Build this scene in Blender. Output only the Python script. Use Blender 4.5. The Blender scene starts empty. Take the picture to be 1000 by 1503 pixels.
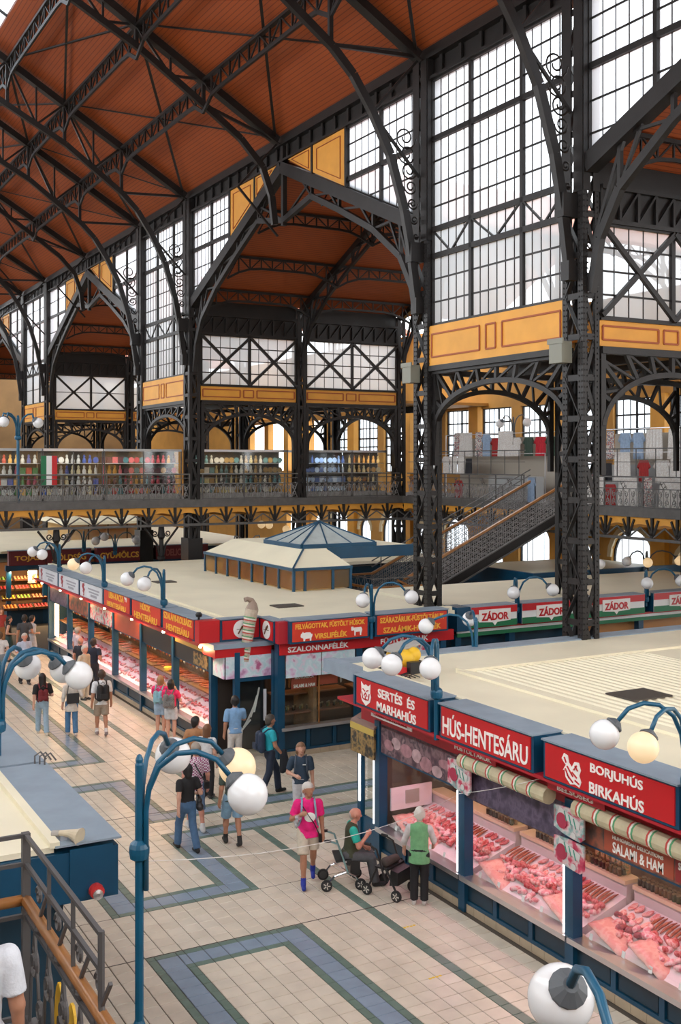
import bpy, math, random, colorsys
import numpy as np
from mathutils import Vector, Matrix, Euler
R = random.Random(7)
PI = math.pi
scene = bpy.context.scene
COL = scene.collection

# ---------------------------------------------------------------- camera, sky, exposure
CAM_H = 7.5
cam_data = bpy.data.cameras.new('camera')
cam = bpy.data.objects.new('camera', cam_data)
COL.objects.link(cam)
cam.location = (0, 0, CAM_H)
cam.rotation_euler = (PI / 2, 0, -math.atan2(880.0, 1606.0))
cam_data.sensor_fit = 'HORIZONTAL'
cam_data.sensor_width = 36.0
cam_data.lens = 1606.0 / 1000.0 * 36.0
cam_data.shift_y = -(751.5 - 678.0) / 1000.0
cam_data.clip_end = 400
scene.camera = cam

world = bpy.data.worlds.new('overcast_sky')
scene.world = world
world.use_nodes = True
bg = world.node_tree.nodes['Background']
bg.inputs[0].default_value = (0.93, 0.97, 1.0, 1)
bg.inputs[1].default_value = 1.75
scene.view_settings.view_transform = 'Standard'
scene.view_settings.look = 'None'
scene.view_settings.gamma = 1.0
scene.view_settings.use_curve_mapping = False
scene.view_settings.exposure = 1.52

# ---------------------------------------------------------------- materials
MATS = {}
def mat(name, col, rough=0.5, metal=0.0, var=0.0, vscale=3.0, bump=0.0, bscale=30.0, emit=None, estr=0.0,
        spec=0.5, alpha=1.0, trans=0.0, coat=0.0):
    if name in MATS: return MATS[name]
    m = bpy.data.materials.new(name); MATS[name] = m
    m.use_nodes = True
    nt = m.node_tree; N = nt.nodes; L = nt.links
    b = N['Principled BSDF']
    c = (col[0], col[1], col[2], 1)
    b.inputs['Base Color'].default_value = c
    b.inputs['Roughness'].default_value = rough
    b.inputs['Metallic'].default_value = metal
    b.inputs['Specular IOR Level'].default_value = spec
    b.inputs['Alpha'].default_value = alpha
    if coat: b.inputs['Coat Weight'].default_value = coat
    if trans: b.inputs['Transmission Weight'].default_value = trans
    if emit:
        b.inputs['Emission Color'].default_value = (*emit, 1)
        b.inputs['Emission Strength'].default_value = estr
    if var or bump:
        g = N.new('ShaderNodeNewGeometry')
    if var:
        n = N.new('ShaderNodeTexNoise'); n.inputs['Scale'].default_value = vscale
        n.inputs['Detail'].default_value = 4
        L.new(g.outputs['Position'], n.inputs['Vector'])
        mr = N.new('ShaderNodeMapRange')
        mr.inputs[1].default_value = 0.3; mr.inputs[2].default_value = 0.7
        mr.inputs[3].default_value = 1 - var; mr.inputs[4].default_value = 1 + var
        L.new(n.outputs['Fac'], mr.inputs[0])
        mx = N.new('ShaderNodeVectorMath'); mx.operation = 'SCALE'
        mx.inputs[0].default_value = col
        L.new(mr.outputs[0], mx.inputs['Scale'])
        L.new(mx.outputs[0], b.inputs['Base Color'])
    if bump:
        n2 = N.new('ShaderNodeTexNoise'); n2.inputs['Scale'].default_value = bscale
        L.new(g.outputs['Position'], n2.inputs['Vector'])
        bp = N.new('ShaderNodeBump'); bp.inputs['Strength'].default_value = bump
        bp.inputs['Distance'].default_value = 0.02
        L.new(n2.outputs['Fac'], bp.inputs['Height'])
        L.new(bp.outputs[0], b.inputs['Normal'])
    return m

def stripes(name, c1, c2, axis, pitch, width, rough=0.5, bump=0.4, var=0.08):
    """surface with thin grooves every `pitch` metres along a world axis"""
    m = mat(name, c1, rough)
    nt = m.node_tree; N = nt.nodes; L = nt.links; b = N['Principled BSDF']
    g = N.new('ShaderNodeNewGeometry'); s = N.new('ShaderNodeSeparateXYZ')
    L.new(g.outputs['Position'], s.inputs[0])
    mo = N.new('ShaderNodeMath'); mo.operation = 'PINGPONG'; mo.inputs[1].default_value = pitch / 2
    L.new(s.outputs[axis], mo.inputs[0])
    lt = N.new('ShaderNodeMath'); lt.operation = 'LESS_THAN'; lt.inputs[1].default_value = width / 2
    L.new(mo.outputs[0], lt.inputs[0])
    n = N.new('ShaderNodeTexNoise'); n.inputs['Scale'].default_value = 0.7; n.inputs['Detail'].default_value = 5
    L.new(g.outputs['Position'], n.inputs['Vector'])
    mr = N.new('ShaderNodeMapRange'); mr.inputs[1].default_value = .3; mr.inputs[2].default_value = .7
    mr.inputs[3].default_value = 1 - var; mr.inputs[4].default_value = 1 + var
    L.new(n.outputs['Fac'], mr.inputs[0])
    mix = N.new('ShaderNodeMix'); mix.data_type = 'RGBA'
    mix.inputs[6].default_value = (*c1, 1); mix.inputs[7].default_value = (*c2, 1)
    L.new(lt.outputs[0], mix.inputs[0])
    sc = N.new('ShaderNodeVectorMath'); sc.operation = 'SCALE'
    L.new(mix.outputs[2], sc.inputs[0]); L.new(mr.outputs[0], sc.inputs['Scale'])
    L.new(sc.outputs[0], b.inputs['Base Color'])
    return m

def pattern(name, cols, scale, kind='voronoi', rough=0.5, stretch=(1, 1, 1), emit=0.0):
    """printed picture / mottled goods: colour blotches chosen by a texture"""
    m = mat(name, cols[0], rough)
    nt = m.node_tree; N = nt.nodes; L = nt.links; b = N['Principled BSDF']
    g = N.new('ShaderNodeNewGeometry')
    mp = N.new('ShaderNodeMapping'); mp.inputs['Scale'].default_value = stretch
    L.new(g.outputs['Position'], mp.inputs[0])
    if kind == 'voronoi':
        t = N.new('ShaderNodeTexVoronoi'); t.inputs['Scale'].default_value = scale
        L.new(mp.outputs[0], t.inputs['Vector'])
        sx = N.new('ShaderNodeSeparateColor'); L.new(t.outputs['Color'], sx.inputs[0]); out = sx.outputs[0]
    elif kind == 'wave':
        t = N.new('ShaderNodeTexWave'); t.inputs['Scale'].default_value = scale
        t.inputs['Distortion'].default_value = 6; t.inputs['Detail'].default_value = 3
        L.new(mp.outputs[0], t.inputs['Vector']); out = t.outputs['Fac']
    else:
        t = N.new('ShaderNodeTexNoise'); t.inputs['Scale'].default_value = scale
        t.inputs['Detail'].default_value = 5
        L.new(mp.outputs[0], t.inputs['Vector']); out = t.outputs['Fac']
        mr = N.new('ShaderNodeMapRange'); mr.inputs[1].default_value = .3; mr.inputs[2].default_value = .7
        L.new(out, mr.inputs[0]); out = mr.outputs[0]
    r = N.new('ShaderNodeValToRGB'); r.color_ramp.interpolation = 'CONSTANT' if kind == 'voronoi' else 'LINEAR'
    e = r.color_ramp.elements
    while len(e) < len(cols): e.new(0.5)
    for i, c in enumerate(cols):
        e[i].position = i / (len(cols) if kind == 'voronoi' else max(1, len(cols) - 1)); e[i].color = (*c, 1)
    L.new(out, r.inputs[0]); L.new(r.outputs[0], b.inputs['Base Color'])
    return m

def srgb(r, g, b):
    f = lambda v: ((v / 255 + .055) / 1.055) ** 2.4 if v > 10 else v / 255 / 12.92
    return (f(r), f(g), f(b))

IRON = mat('painted_iron', (0.013, 0.011, 0.0105), 0.45, 0.0, 0.25, 2.0, 0.15, 40, spec=0.35)
IRON2 = mat('railing_iron', (0.085, 0.08, 0.077), 0.45, 0.0, 0.2, 4.0)
BOARD = stripes('orange_roof_boards', (0.29, 0.058, 0.008), (0.15, 0.026, 0.004), 0, 0.125, 0.022, 0.6)
BOARD2 = stripes('orange_roof_boards_cross', (0.29, 0.058, 0.008), (0.15, 0.026, 0.004), 1, 0.125, 0.022, 0.6)
YEL = mat('ochre_paint', (0.66, 0.30, 0.035), 0.55, 0, 0.08, 1.5)
YWALL = mat('ochre_wall', (0.46, 0.22, 0.04), 0.7, 0, 0.12, 1.0)
REDLINE = mat('red_line_paint', (0.32, 0.07, 0.015), 0.6)
CREAM = mat('cream_sheet_roof', (0.78, 0.72, 0.54), 0.5, 0, 0.05, 0.8)
TEAL = mat('teal_blue_paint', (0.003, 0.055, 0.115), 0.4, 0, 0.15, 2.0)
TEAL2 = mat('petrol_blue_paint', (0.004, 0.030, 0.055), 0.4, 0, 0.2, 2.0)
LAMPB = mat('lamp_post_blue', (0.006, 0.085, 0.16), 0.35, 0, 0.1, 5)
GREYTOP = mat('grey_blue_sheet', (0.24, 0.30, 0.36), 0.5, 0, 0.1, 2.5)
RED = mat('sign_red', (0.52, 0.010, 0.014), 0.4, 0, 0.05, 2)
RED2 = mat('sign_orange_red', (0.62, 0.04, 0.015), 0.45, 0, 0.08, 2)
DRED = mat('fascia_red', (0.40, 0.010, 0.02), 0.45)
WHITE = mat('white_paint', (0.80, 0.80, 0.78), 0.5)
WGREY = mat('white_grey_sign', (0.62, 0.64, 0.68), 0.5, 0, 0.08, 2)
LETW = mat('lettering_white', (0.85, 0.83, 0.78), 0.5)
LETY = mat('lettering_yellow', (0.85, 0.45, 0.05), 0.5)
BLACK = mat('black_plastic', (0.012, 0.012, 0.013), 0.4)
DARK = mat('dark_interior', (0.03, 0.022, 0.018), 0.8)
BEIGE = mat('beige_floor_tile', (0.63, 0.56, 0.45), 0.30, 0, 0.10, 2.2, 0.03, 8)
BEIGE2 = mat('pale_floor_tile', (0.66, 0.59, 0.48), 0.28, 0, 0.10, 2.2, 0.03, 8)
GRN = mat('green_floor_tile', (0.125, 0.19, 0.155), 0.32, 0, 0.12, 3)
BLU = mat('blue_floor_tile', (0.22, 0.29, 0.37), 0.32, 0, 0.10, 3)
GROUT = mat('floor_grout', (0.08, 0.065, 0.05), 0.8)
WOOD = mat('handrail_wood', (0.30, 0.125, 0.035), 0.35, 0, 0.2, 6)
WOOD2 = mat('brown_wood', (0.16, 0.07, 0.03), 0.5, 0, 0.2, 6)
STEEL = mat('brushed_steel', (0.6, 0.6, 0.62), 0.3, 0.9)
CHROME = mat('chrome', (0.7, 0.7, 0.72), 0.15, 1.0)
RUBBER = mat('rubber', (0.015, 0.015, 0.016), 0.7)
GLOBE = mat('white_globe_glass', (0.76, 0.77, 0.78), 0.15, 0, 0, spec=0.6)
GLOBE_ON = mat('lit_globe_glass', (0.55, 0.46, 0.34), 0.3, emit=(1.0, 0.68, 0.34), estr=0.20)
IRON3 = mat('sheen_rail_iron', (0.19, 0.18, 0.175), 0.45, 0.0, 0.2, 4.0)  # specular sheen of the railing scrollwork put into a paler base colour
LED = mat('white_light_tube', (1, 1, 1), 0.5, emit=(1.0, 0.93, 0.9), estr=1.6)
LEDP = mat('pink_light_tube', (1, 0.8, 0.85), 0.5, emit=(1.0, 0.55, 0.65), estr=1.5)
LEDW = mat('warm_light_tube', (1, 0.85, 0.6), 0.5, emit=(1.0, 0.66, 0.30), estr=2.0)

def glass(name, tint=(1, 1, 1), diff=0.3, gloss=0.06, milk=(.9, .94, 1.0)):
    m = bpy.data.materials.new(name); MATS[name] = m; m.use_nodes = True
    nt = m.node_tree; N = nt.nodes; L = nt.links
    N.remove(N['Principled BSDF'])
    o = N['Material Output']
    t = N.new('ShaderNodeBsdfTransparent'); t.inputs[0].default_value = (*tint, 1)
    d = N.new('ShaderNodeBsdfTranslucent'); d.inputs[0].default_value = (*milk, 1)
    gl = N.new('ShaderNodeBsdfGlossy'); gl.inputs['Roughness'].default_value = 0.05
    m1 = N.new('ShaderNodeMixShader'); m1.inputs[0].default_value = diff
    L.new(t.outputs[0], m1.inputs[1]); L.new(d.outputs[0], m1.inputs[2])
    m2 = N.new('ShaderNodeMixShader'); m2.inputs[0].default_value = gloss
    L.new(m1.outputs[0], m2.inputs[1]); L.new(gl.outputs[0], m2.inputs[2])
    L.new(m2.outputs[0], o.inputs[0])
    return m
PANE = glass('wired_window_glass', (0.62, 0.65, 0.68), 0.7, 0.03, (.55, .585, .62))
SHOPGLASS = glass('shop_glass', (0.97, 0.99, 0.98), 0.0, 0.05)
AMBER = glass('amber_glass', (0.85, 0.62, 0.30), 0.25, 0.06)

# ---------------------------------------------------------------- mesh helpers
BOXF = [(0, 3, 2, 1), (4, 5, 6, 7), (0, 1, 5, 4), (1, 2, 6, 5), (2, 3, 7, 6), (3, 0, 4, 7)]
OFF = {}
class MB:
    def __init__(s): s.v = []; s.f = []; s.mi = []; s.m = 0
    def add(s, vs, fs):
        n = len(s.v); s.v.extend(vs)
        for f in fs: s.f.append([i + n for i in f]); s.mi.append(s.m)
        return s
    def box(s, x0, x1, y0, y1, z0, z1):
        return s.add([(x0, y0, z0), (x1, y0, z0), (x1, y1, z0), (x0, y1, z0), (x0, y0, z1), (x1, y0, z1), (x1, y1, z1), (x0, y1, z1)], BOXF)
    def bar(s, p, q, w, h=None, up=(0, 0, 1)):
        p = Vector(p); q = Vector(q); h = h or w
        d = (q - p).normalized(); u = Vector(up)
        if abs(d.dot(u)) > .98: u = Vector((0, 1, 0)) if abs(d.y) < .9 else Vector((1, 0, 0))
        a = d.cross(u).normalized() * (w / 2); b = a.cross(d).normalized() * (h / 2)
        vs = [p - a - b, p + a - b, p + a + b, p - a + b, q - a - b, q + a - b, q + a + b, q - a + b]
        return s.add([tuple(v) for v in vs], [(0, 1, 2, 3), (7, 6, 5, 4), (4, 5, 1, 0), (5, 6, 2, 1), (6, 7, 3, 2), (7, 4, 0, 3)])
    def tube(s, pts, r, n=6, cap=True):
        pts = [Vector(p) for p in pts]; k = len(pts)
        rs = r if isinstance(r, (list, tuple)) else [r] * k
        n0 = len(s.v); vs = []; fs = []
        a = None
        for i, p in enumerate(pts):
            d = (pts[min(i + 1, k - 1)] - pts[max(i - 1, 0)]).normalized()
            if a is None:
                u = Vector((0, 0, 1)) if abs(d.z) < .9 else Vector((1, 0, 0))
                a = d.cross(u).normalized()
            else:
                a = (a - d * a.dot(d)).normalized()
            b = d.cross(a)
            for j in range(n):
                t = 2 * PI * j / n
                vs.append(tuple(p + a * (rs[i] * math.cos(t)) + b * (rs[i] * math.sin(t))))
        for i in range(k - 1):
            for j in range(n):
                j2 = (j + 1) % n
                fs.append((i * n + j, i * n + j2, (i + 1) * n + j2, (i + 1) * n + j))
        if cap:
            fs.append(tuple(reversed(range(n)))); fs.append(tuple((k - 1) * n + j for j in range(n)))
        return s.add(vs, fs)
    def lathe(s, c, prof, n=12, axis='z'):
        vs = []; fs = []; k = len(prof)
        for (r, z) in prof:
            for j in range(n):
                t = 2 * PI * j / n; a, b = r * math.cos(t), r * math.sin(t)
                p = (a, b, z) if axis == 'z' else ((z, a, b) if axis == 'x' else (b, z, a))
                vs.append((c[0] + p[0], c[1] + p[1], c[2] + p[2]))
        for i in range(k - 1):
            for j in range(n):
                j2 = (j + 1) % n
                fs.append((i * n + j, i * n + j2, (i + 1) * n + j2, (i + 1) * n + j))
        fs.append(tuple(reversed(range(n)))); fs.append(tuple((k - 1) * n + j for j in range(n)))
        return s.add(vs, fs)
    def sphere(s, c, r, n=12, m=8, sc=(1, 1, 1)):
        prof = []
        for i in range(m + 1):
            t = -PI / 2 + PI * i / m
            prof.append((max(1e-4, math.cos(t)), math.sin(t)))
        n0 = len(s.v); s.lathe((0, 0, 0), prof, n)
        for i in range(n0, len(s.v)):
            x, y, z = s.v[i]; s.v[i] = (c[0] + x * r * sc[0], c[1] + y * r * sc[1], c[2] + z * r * sc[2])
        return s
    def prism(s, poly, d):
        d = Vector(d); n = len(poly); a = [tuple(p) for p in poly]; b = [tuple(Vector(p) + d) for p in poly]
        fs = [tuple(reversed(range(n))), tuple(range(n, 2 * n))] + [(i, (i + 1) % n, n + (i + 1) % n, n + i) for i in range(n)]
        return s.add(a + b, fs)
    def quad(s, *p): return s.add([tuple(x) for x in p], [tuple(range(len(p)))])
    def mesh(s, name, mats, smooth=False, off=(0, 0, 0)):
        me = bpy.data.meshes.new(name)
        v = s.v if not any(off) else [(a - off[0], b - off[1], c - off[2]) for a, b, c in s.v]
        me.from_pydata(v, [], s.f)
        if not isinstance(mats, (list, tuple)): mats = [mats]
        for m in mats: me.materials.append(m)
        if len(mats) > 1: me.polygons.foreach_set('material_index', s.mi)
        if smooth: me.polygons.foreach_set('use_smooth', [True] * len(me.polygons))
        me.update()
        return me
    def build(s, name, mats, parent=None, smooth=False, **k):
        off = OFF.get(parent, (0, 0, 0)) if parent else (0, 0, 0)
        return link(name, s.mesh(name, mats, smooth, off), parent, **k)

def link(name, data, parent=None, label=None, cat=None, group=None, kind=None, loc=None, rot=None, scale=None):
    o = bpy.data.objects.new(name, data)
    COL.objects.link(o)
    if parent is not None:
        o.parent = parent; OFF[o] = OFF.get(parent, (0, 0, 0))
    if loc is not None: o.location = loc
    if rot is not None: o.rotation_euler = rot
    if scale is not None: o.scale = scale
    if label: o['label'] = label
    if cat: o['category'] = cat
    if group: o['group'] = group
    if kind: o['kind'] = kind
    return o

def thing(name, label=None, cat=None, loc=(0, 0, 0), group=None, kind=None, rz=0.0, local=False):
    """Empty at a thing's base; parts given in world coordinates unless local=True"""
    o = link(name, None, None, label, cat, group, kind, loc=loc)
    o.empty_display_size = 0.1
    o.rotation_euler = (0, 0, rz)
    OFF[o] = (0, 0, 0) if local else tuple(loc)
    return o

UNIT = {}
def unit(m):
    if m.name not in UNIT:
        UNIT[m.name] = MB().box(-.5, .5, -.5, .5, -.5, .5).mesh('bar_' + m.name, m)
    return UNIT[m.name]

def bar(name, p, q, w, h, m, parent, roll_up=(0, 0, 1)):
    """one straight bar as its own object sharing a unit mesh"""
    p = Vector(p); q = Vector(q); d = q - p; L = d.length; d.normalize(); u = Vector(roll_up)
    if abs(d.dot(u)) > .98: u = Vector((0, 1, 0)) if abs(d.y) < .9 else Vector((1, 0, 0))
    a = d.cross(u).normalized(); b = a.cross(d).normalized()
    o = bpy.data.objects.new(name, unit(m)); COL.objects.link(o)
    o.parent = parent; off = Vector(OFF.get(parent, (0, 0, 0)))
    M = Matrix((a, d, b)).transposed()
    o.location = (p + q) / 2 - off
    o.rotation_mode = 'QUATERNION'; o.rotation_quaternion = M.to_quaternion()
    o.scale = (w, L, h)
    return o

def boxo(name, x0, x1, y0, y1, z0, z1, m, parent):
    o = bpy.data.objects.new(name, unit(m)); COL.objects.link(o)
    off = (0, 0, 0)
    if parent is not None:
        o.parent = parent; off = OFF.get(parent, (0, 0, 0)); OFF[o] = off
    o.location = ((x0 + x1) / 2 - off[0], (y0 + y1) / 2 - off[1], (z0 + z1) / 2 - off[2])
    o.scale = (x1 - x0, y1 - y0, z1 - z0)
    return o

def copy_tree(o, parent=None):
    c = o.copy(); COL.objects.link(c)
    if parent is not None: c.parent = parent
    for ch in o.children: copy_tree(ch, c)
    return c

TXT = {}
def text_mesh(s, m, bold=0.0, depth=0.006, spacing=1.0):
    key = (s, m.name, bold)
    if key in TXT: return TXT[key]
    cu = bpy.data.curves.new('lettering', 'FONT'); cu.body = s; cu.align_x = 'CENTER'; cu.align_y = 'CENTER'
    cu.size = 1; cu.offset = bold; cu.extrude = depth; cu.space_character = spacing; cu.resolution_u = 3
    cu.space_line = 0.95
    o = bpy.data.objects.new('lettering', cu); COL.objects.link(o)
    me = bpy.data.meshes.new_from_object(o)
    bpy.data.objects.remove(o); bpy.data.curves.remove(cu)
    me.materials.clear(); me.materials.append(m)
    co = np.empty(len(me.vertices) * 3, 'f'); me.vertices.foreach_get('co', co)
    co = co.reshape(-1, 3)
    if len(co):
        lo = co.min(0); hi = co.max(0)
        co[:, :2] -= (lo[:2] + hi[:2]) / 2
        dims = (hi[0] - lo[0], hi[1] - lo[1])
    else: dims = (1, 1)
    me.vertices.foreach_set('co', co.ravel()); me.update()
    TXT[key] = (me, dims)
    return TXT[key]

def text(s, m, center, wh, facing, parent, bold=0.02, spacing=1.0, name='lettering'):
    """flat raised lettering fitted in wh; facing '-x' (reads towards -y) or '-y' (reads towards +x)"""
    me, d = text_mesh(s, m, bold, spacing=spacing)
    off = OFF.get(parent, (0, 0, 0))
    o = link(name, me, parent)
    o.location = (center[0] - off[0], center[1] - off[1], center[2] - off[2])
    o.rotation_euler = (PI / 2, 0, -PI / 2 if facing == '-x' else 0)
    o.scale = (wh[0] / d[0], wh[1] / d[1], 1)
    return o
# ================================================================ FLOOR
floor = MB().box(-9, 40, -8, 108, -0.05, -0.012).build('floor', GROUT, kind='structure')
BX = [(5.35, 5.95), (7.40, 8.00)]
XS = []          # coarse x intervals with band flag
def split(a, b, pitch):
    n = max(1, round((b - a) / pitch)); return [(a + (b - a) * i / n, a + (b - a) * (i + 1) / n) for i in range(n)]
XS += [(i, False) for i in split(1.4, 5.35, .288)] + [((5.35, 5.95), True)] + [(i, False) for i in split(5.95, 7.4, .288)]
XS += [((7.4, 8.0), True)] + [(i, False) for i in split(8.0, 9.18, .295)] + [((9.18, 9.35), False)]
XS += [(i, False) for i in split(9.35, 17.2, .29)]
YB = [(15.30, 15.90), (17.55, 18.15), (20.45, 21.05), (21.80, 22.40), (24.55, 25.15), (26.80, 27.40)]
YS = []; y = 7.9
for b in YB:
    YS += [(i, False) for i in split(y, b[0], .288)] + [(b, True)]; y = b[1]
YS += [(i, False) for i in split(y, 44.3, .288)]
SEG = [((5.65, 0), (5.65, 15.6)), ((5.65, 15.6), (7.7, 15.6)), ((7.7, 15.6), (7.7, 0)),
       ((-9, 20.75), (5.65, 20.75)), ((5.65, 20.75), (5.65, 17.85)), ((5.65, 17.85), (7.7, 17.85)), ((7.7, 17.85), (7.7, 20.75)), ((7.7, 20.75), (25, 20.75)),
       ((-9, 22.1), (5.65, 22.1)), ((5.65, 22.1), (5.65, 24.85)), ((5.65, 24.85), (7.7, 24.85)), ((7.7, 24.85), (7.7, 22.1)), ((7.7, 22.1), (25, 22.1)),
       ((5.65, 60), (5.65, 27.1)), ((5.65, 27.1), (7.7, 27.1)), ((7.7, 27.1), (7.7, 60))]
def band(x, y):
    d = 9
    for (a, b) in SEG:
        x0, x1 = sorted((a[0], b[0])); y0, y1 = sorted((a[1], b[1]))
        d = min(d, max(x0 - x, x - x1, y0 - y, y - y1, 0))
    return 0 if d > .299 else (1 if d > .165 else 2)
tiles = []
for (x0, x1), fx in XS:
    for (y0, y1), fy in YS:
        if x0 > 10.5 and not (18.0 < y0 < 26.2): continue
        inb = band((x0 + x1) / 2, (y0 + y1) / 2)
        if inb:
            xs = [(x0, x0 + .13), (x0 + .13, x1 - .13), (x1 - .13, x1)] if fx else [(x0, x1)]
            ys = [(y0, y0 + .13), (y0 + .13, y1 - .13), (y1 - .13, y1)] if fy else [(y0, y1)]
        else:
            xs = split(x0, x1, .29) if fx else [(x0, x1)]; ys = split(y0, y1, .29) if fy else [(y0, y1)]
        for a in xs:
            for b in ys:
                c = band((a[0] + a[1]) / 2, (b[0] + b[1]) / 2)
                if abs(x0 - 9.18) < .01 and not (20.4 < y0 < 22.4): c = 1
                tiles.append((a, b, c))
tiles.sort(key=lambda t: (.4805 * t[0][0] + .877 * t[1][0]))
def in_view(a, b):
    x = a[0]; y = b[0]; zc = .4805 * x + .877 * y; xc = .877 * x - .4805 * y
    px = 500 + 1606 * xc / zc; py = 678 + 1606 * 7.5 / zc
    return -20 < px < 1010 and py < 1520
big = [t for t in tiles if in_view(t[0], t[1])]
near = set(id(t) for t in big[:300])
TM = {}
def tile_mesh(w, d, c):
    k = (round(w, 3), round(d, 3), c)
    if k not in TM:
        g = .006; e = .004
        m = MB(); x = w / 2 - g; yy = d / 2 - g
        m.add([(-x, -yy, -.01), (x, -yy, -.01), (x, yy, -.01), (-x, yy, -.01), (-x + e, -yy + e, 0), (x - e, -yy + e, 0), (x - e, yy - e, 0), (-x + e, yy - e, 0)], BOXF[1:])
        TM[k] = m.mesh('tile', [BEIGE, GRN, BLU, BEIGE2][c])
    return TM[k]
rest = MB()
for t in tiles:
    a, b, c = t
    if c == 0 and R.random() < .4: c = 3
    if id(t) in near:
        link('tile', tile_mesh(a[1] - a[0], b[1] - b[0], c), floor, loc=((a[0] + a[1]) / 2, (b[0] + b[1]) / 2, 0))
    else:
        rest.m = c; g = .006
        x0, x1, y0, y1 = a[0] + g, a[1] - g, b[0] + g, b[1] - g
        rest.add([(x0, y0, -.01), (x1, y0, -.01), (x1, y1, -.01), (x0, y1, -.01), (x0 + g, y0 + g, 0), (x1 - g, y0 + g, 0), (x1 - g, y1 - g, 0), (x0 + g, y1 - g, 0)], BOXF[1:])
rest.build('further_tiles', [BEIGE, GRN, BLU, BEIGE2], floor, kind='stuff')
for yj in (15.91, 17.54, 22.41, 26.79):
    boxo('expansion_joint', 1.4, 10.55, yj - .006, yj + .006, -.005, .0008, GROUT, floor)
for (px, py, a) in ((9.35, 14.95, .1), (8.75, 13.3, .1), (10.0, 11.6, .1)):
    w = MB()
    for i in range(4): w.box(px + i * .06, px + i * .06 + .045, py - .02 + .008 * (i % 2), py + .02 + .008 * (i % 2), 0.0, .002)
    w.build('floor_marking', mat('yellow_tape', (.75, .5, .02), .6), label='short worn yellow tape mark on the floor tiles', cat='tape mark', group='yellow tape marks on the tiles')
# ================================================================ IRON HALL
XN = 17.0
YC = [19.35, 25.85, 44.5, 50.95, 69.6, 76.05]     # near corner of each nave column
CW = 0.72                                          # column length along the hall
WIDE = [(0.7 + CW, 19.35), (25.85 + CW, 44.5), (50.95 + CW, 69.6)]
NARROW = [(19.35 + CW, 25.85), (44.5 + CW, 50.95), (69.6 + CW, 76.05)]
XA = [22.35, 27.7]                                  # aisle column lines
XW = 33.0                                           # outer wall

def clip_poly(poly, a, b, c):
    """keep a*u+b*v<=c"""
    out = []
    for i in range(len(poly)):
        p, q = poly[i], poly[(i + 1) % len(poly)]
        dp = a * p[0] + b * p[1] - c; dq = a * q[0] + b * q[1] - c
        if dp <= 0: out.append(p)
        if (dp < 0 < dq) or (dq < 0 < dp):
            t = dp / (dp - dq); out.append((p[0] + (q[0] - p[0]) * t, p[1] + (q[1] - p[1]) * t))
    return out
def seg_range(poly, axis, c):
    r = []
    for i in range(len(poly)):
        p, q = poly[i], poly[(i + 1) % len(poly)]
        if (p[axis] - c) * (q[axis] - c) < 0:
            t = (c - p[axis]) / (q[axis] - p[axis]); r.append(p[1 - axis] + (q[1 - axis] - p[1 - axis]) * t)
    return (min(r), max(r)) if len(r) >= 2 else None
WIN_N = [0]
def glazed(mp, poly, mull, trans, thin_u, thin_v, parent=None, wm=.12, wt=.03, panes=True, root_loc=None, m=None):
    """window: mp maps (u,v,depth)->world; poly convex outline; heavy mullions/transoms, thin glazing bars, one pane per opening"""
    m = m or IRON
    if parent is None:
        WIN_N[0] += 1
        parent = thing('window_%d' % WIN_N[0], kind='structure', loc=root_loc or mp(*poly[0], 0))
    for i in range(len(poly)):
        p, q = poly[i], poly[(i + 1) % len(poly)]
        if math.dist(p, q) > .12: bar('window_frame', mp(*p, 0), mp(*q, 0), .12, .1, m, parent)
    for c in mull:
        r = seg_range(poly, 0, c)
        if r: bar('mullion', mp(c, r[0], 0), mp(c, r[1], 0), wm, wm, m, parent)
    for c in trans:
        r = seg_range(poly, 1, c)
        if r: bar('transom', mp(r[0], c, 0), mp(r[1], c, 0), wm, wm * 1.2, m, parent)
    for c in thin_u:
        r = seg_range(poly, 0, c)
        if r: bar('glazing_bar', mp(c, r[0], .02), mp(c, r[1], .02), wt * .75, wt * .75, m, parent)
    for c in thin_v:
        r = seg_range(poly, 1, c)
        if r: bar('glazing_bar', mp(r[0], c, .0), mp(r[1], c, .0), wt, wt * 1.5, m, parent)
    if not panes: return parent
    us = sorted(set([min(p[0] for p in poly), max(p[0] for p in poly)] + list(mull) + list(thin_u)))
    vs = sorted(set([min(p[1] for p in poly), max(p[1] for p in poly)] + list(trans) + list(thin_v)))
    cache = {}
    off = Vector(OFF[parent])
    for i in range(len(us) - 1):
        for j in range(len(vs) - 1):
            c = [(us[i], vs[j]), (us[i + 1], vs[j]), (us[i + 1], vs[j + 1]), (us[i], vs[j + 1])]
            pl = c
            for k in range(len(poly)):
                p, q = poly[k], poly[(k + 1) % len(poly)]
                a, b = q[1] - p[1], -(q[0] - p[0])
                pl = clip_poly(pl, a, b, a * p[0] + b * p[1])
                if len(pl) < 3: break
            if len(pl) < 3: continue
            o0 = Vector(mp(*pl[0], .03))
            vv = [tuple(Vector(mp(*p, .03)) - o0) for p in pl]
            key = tuple((round(a, 2), round(b, 2), round(d, 2)) for a, b, d in vv)
            if key not in cache: 
                n = len(vv); me = bpy.data.meshes.new('pane'); me.from_pydata(vv, [], [list(range(n))]); me.materials.append(PANE); cache[key] = me
            link('pane', cache[key], parent, loc=o0 - off)
    return parent
def lin(a, b, n): return [a + (b - a) * i / n for i in range(1, n)]

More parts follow.
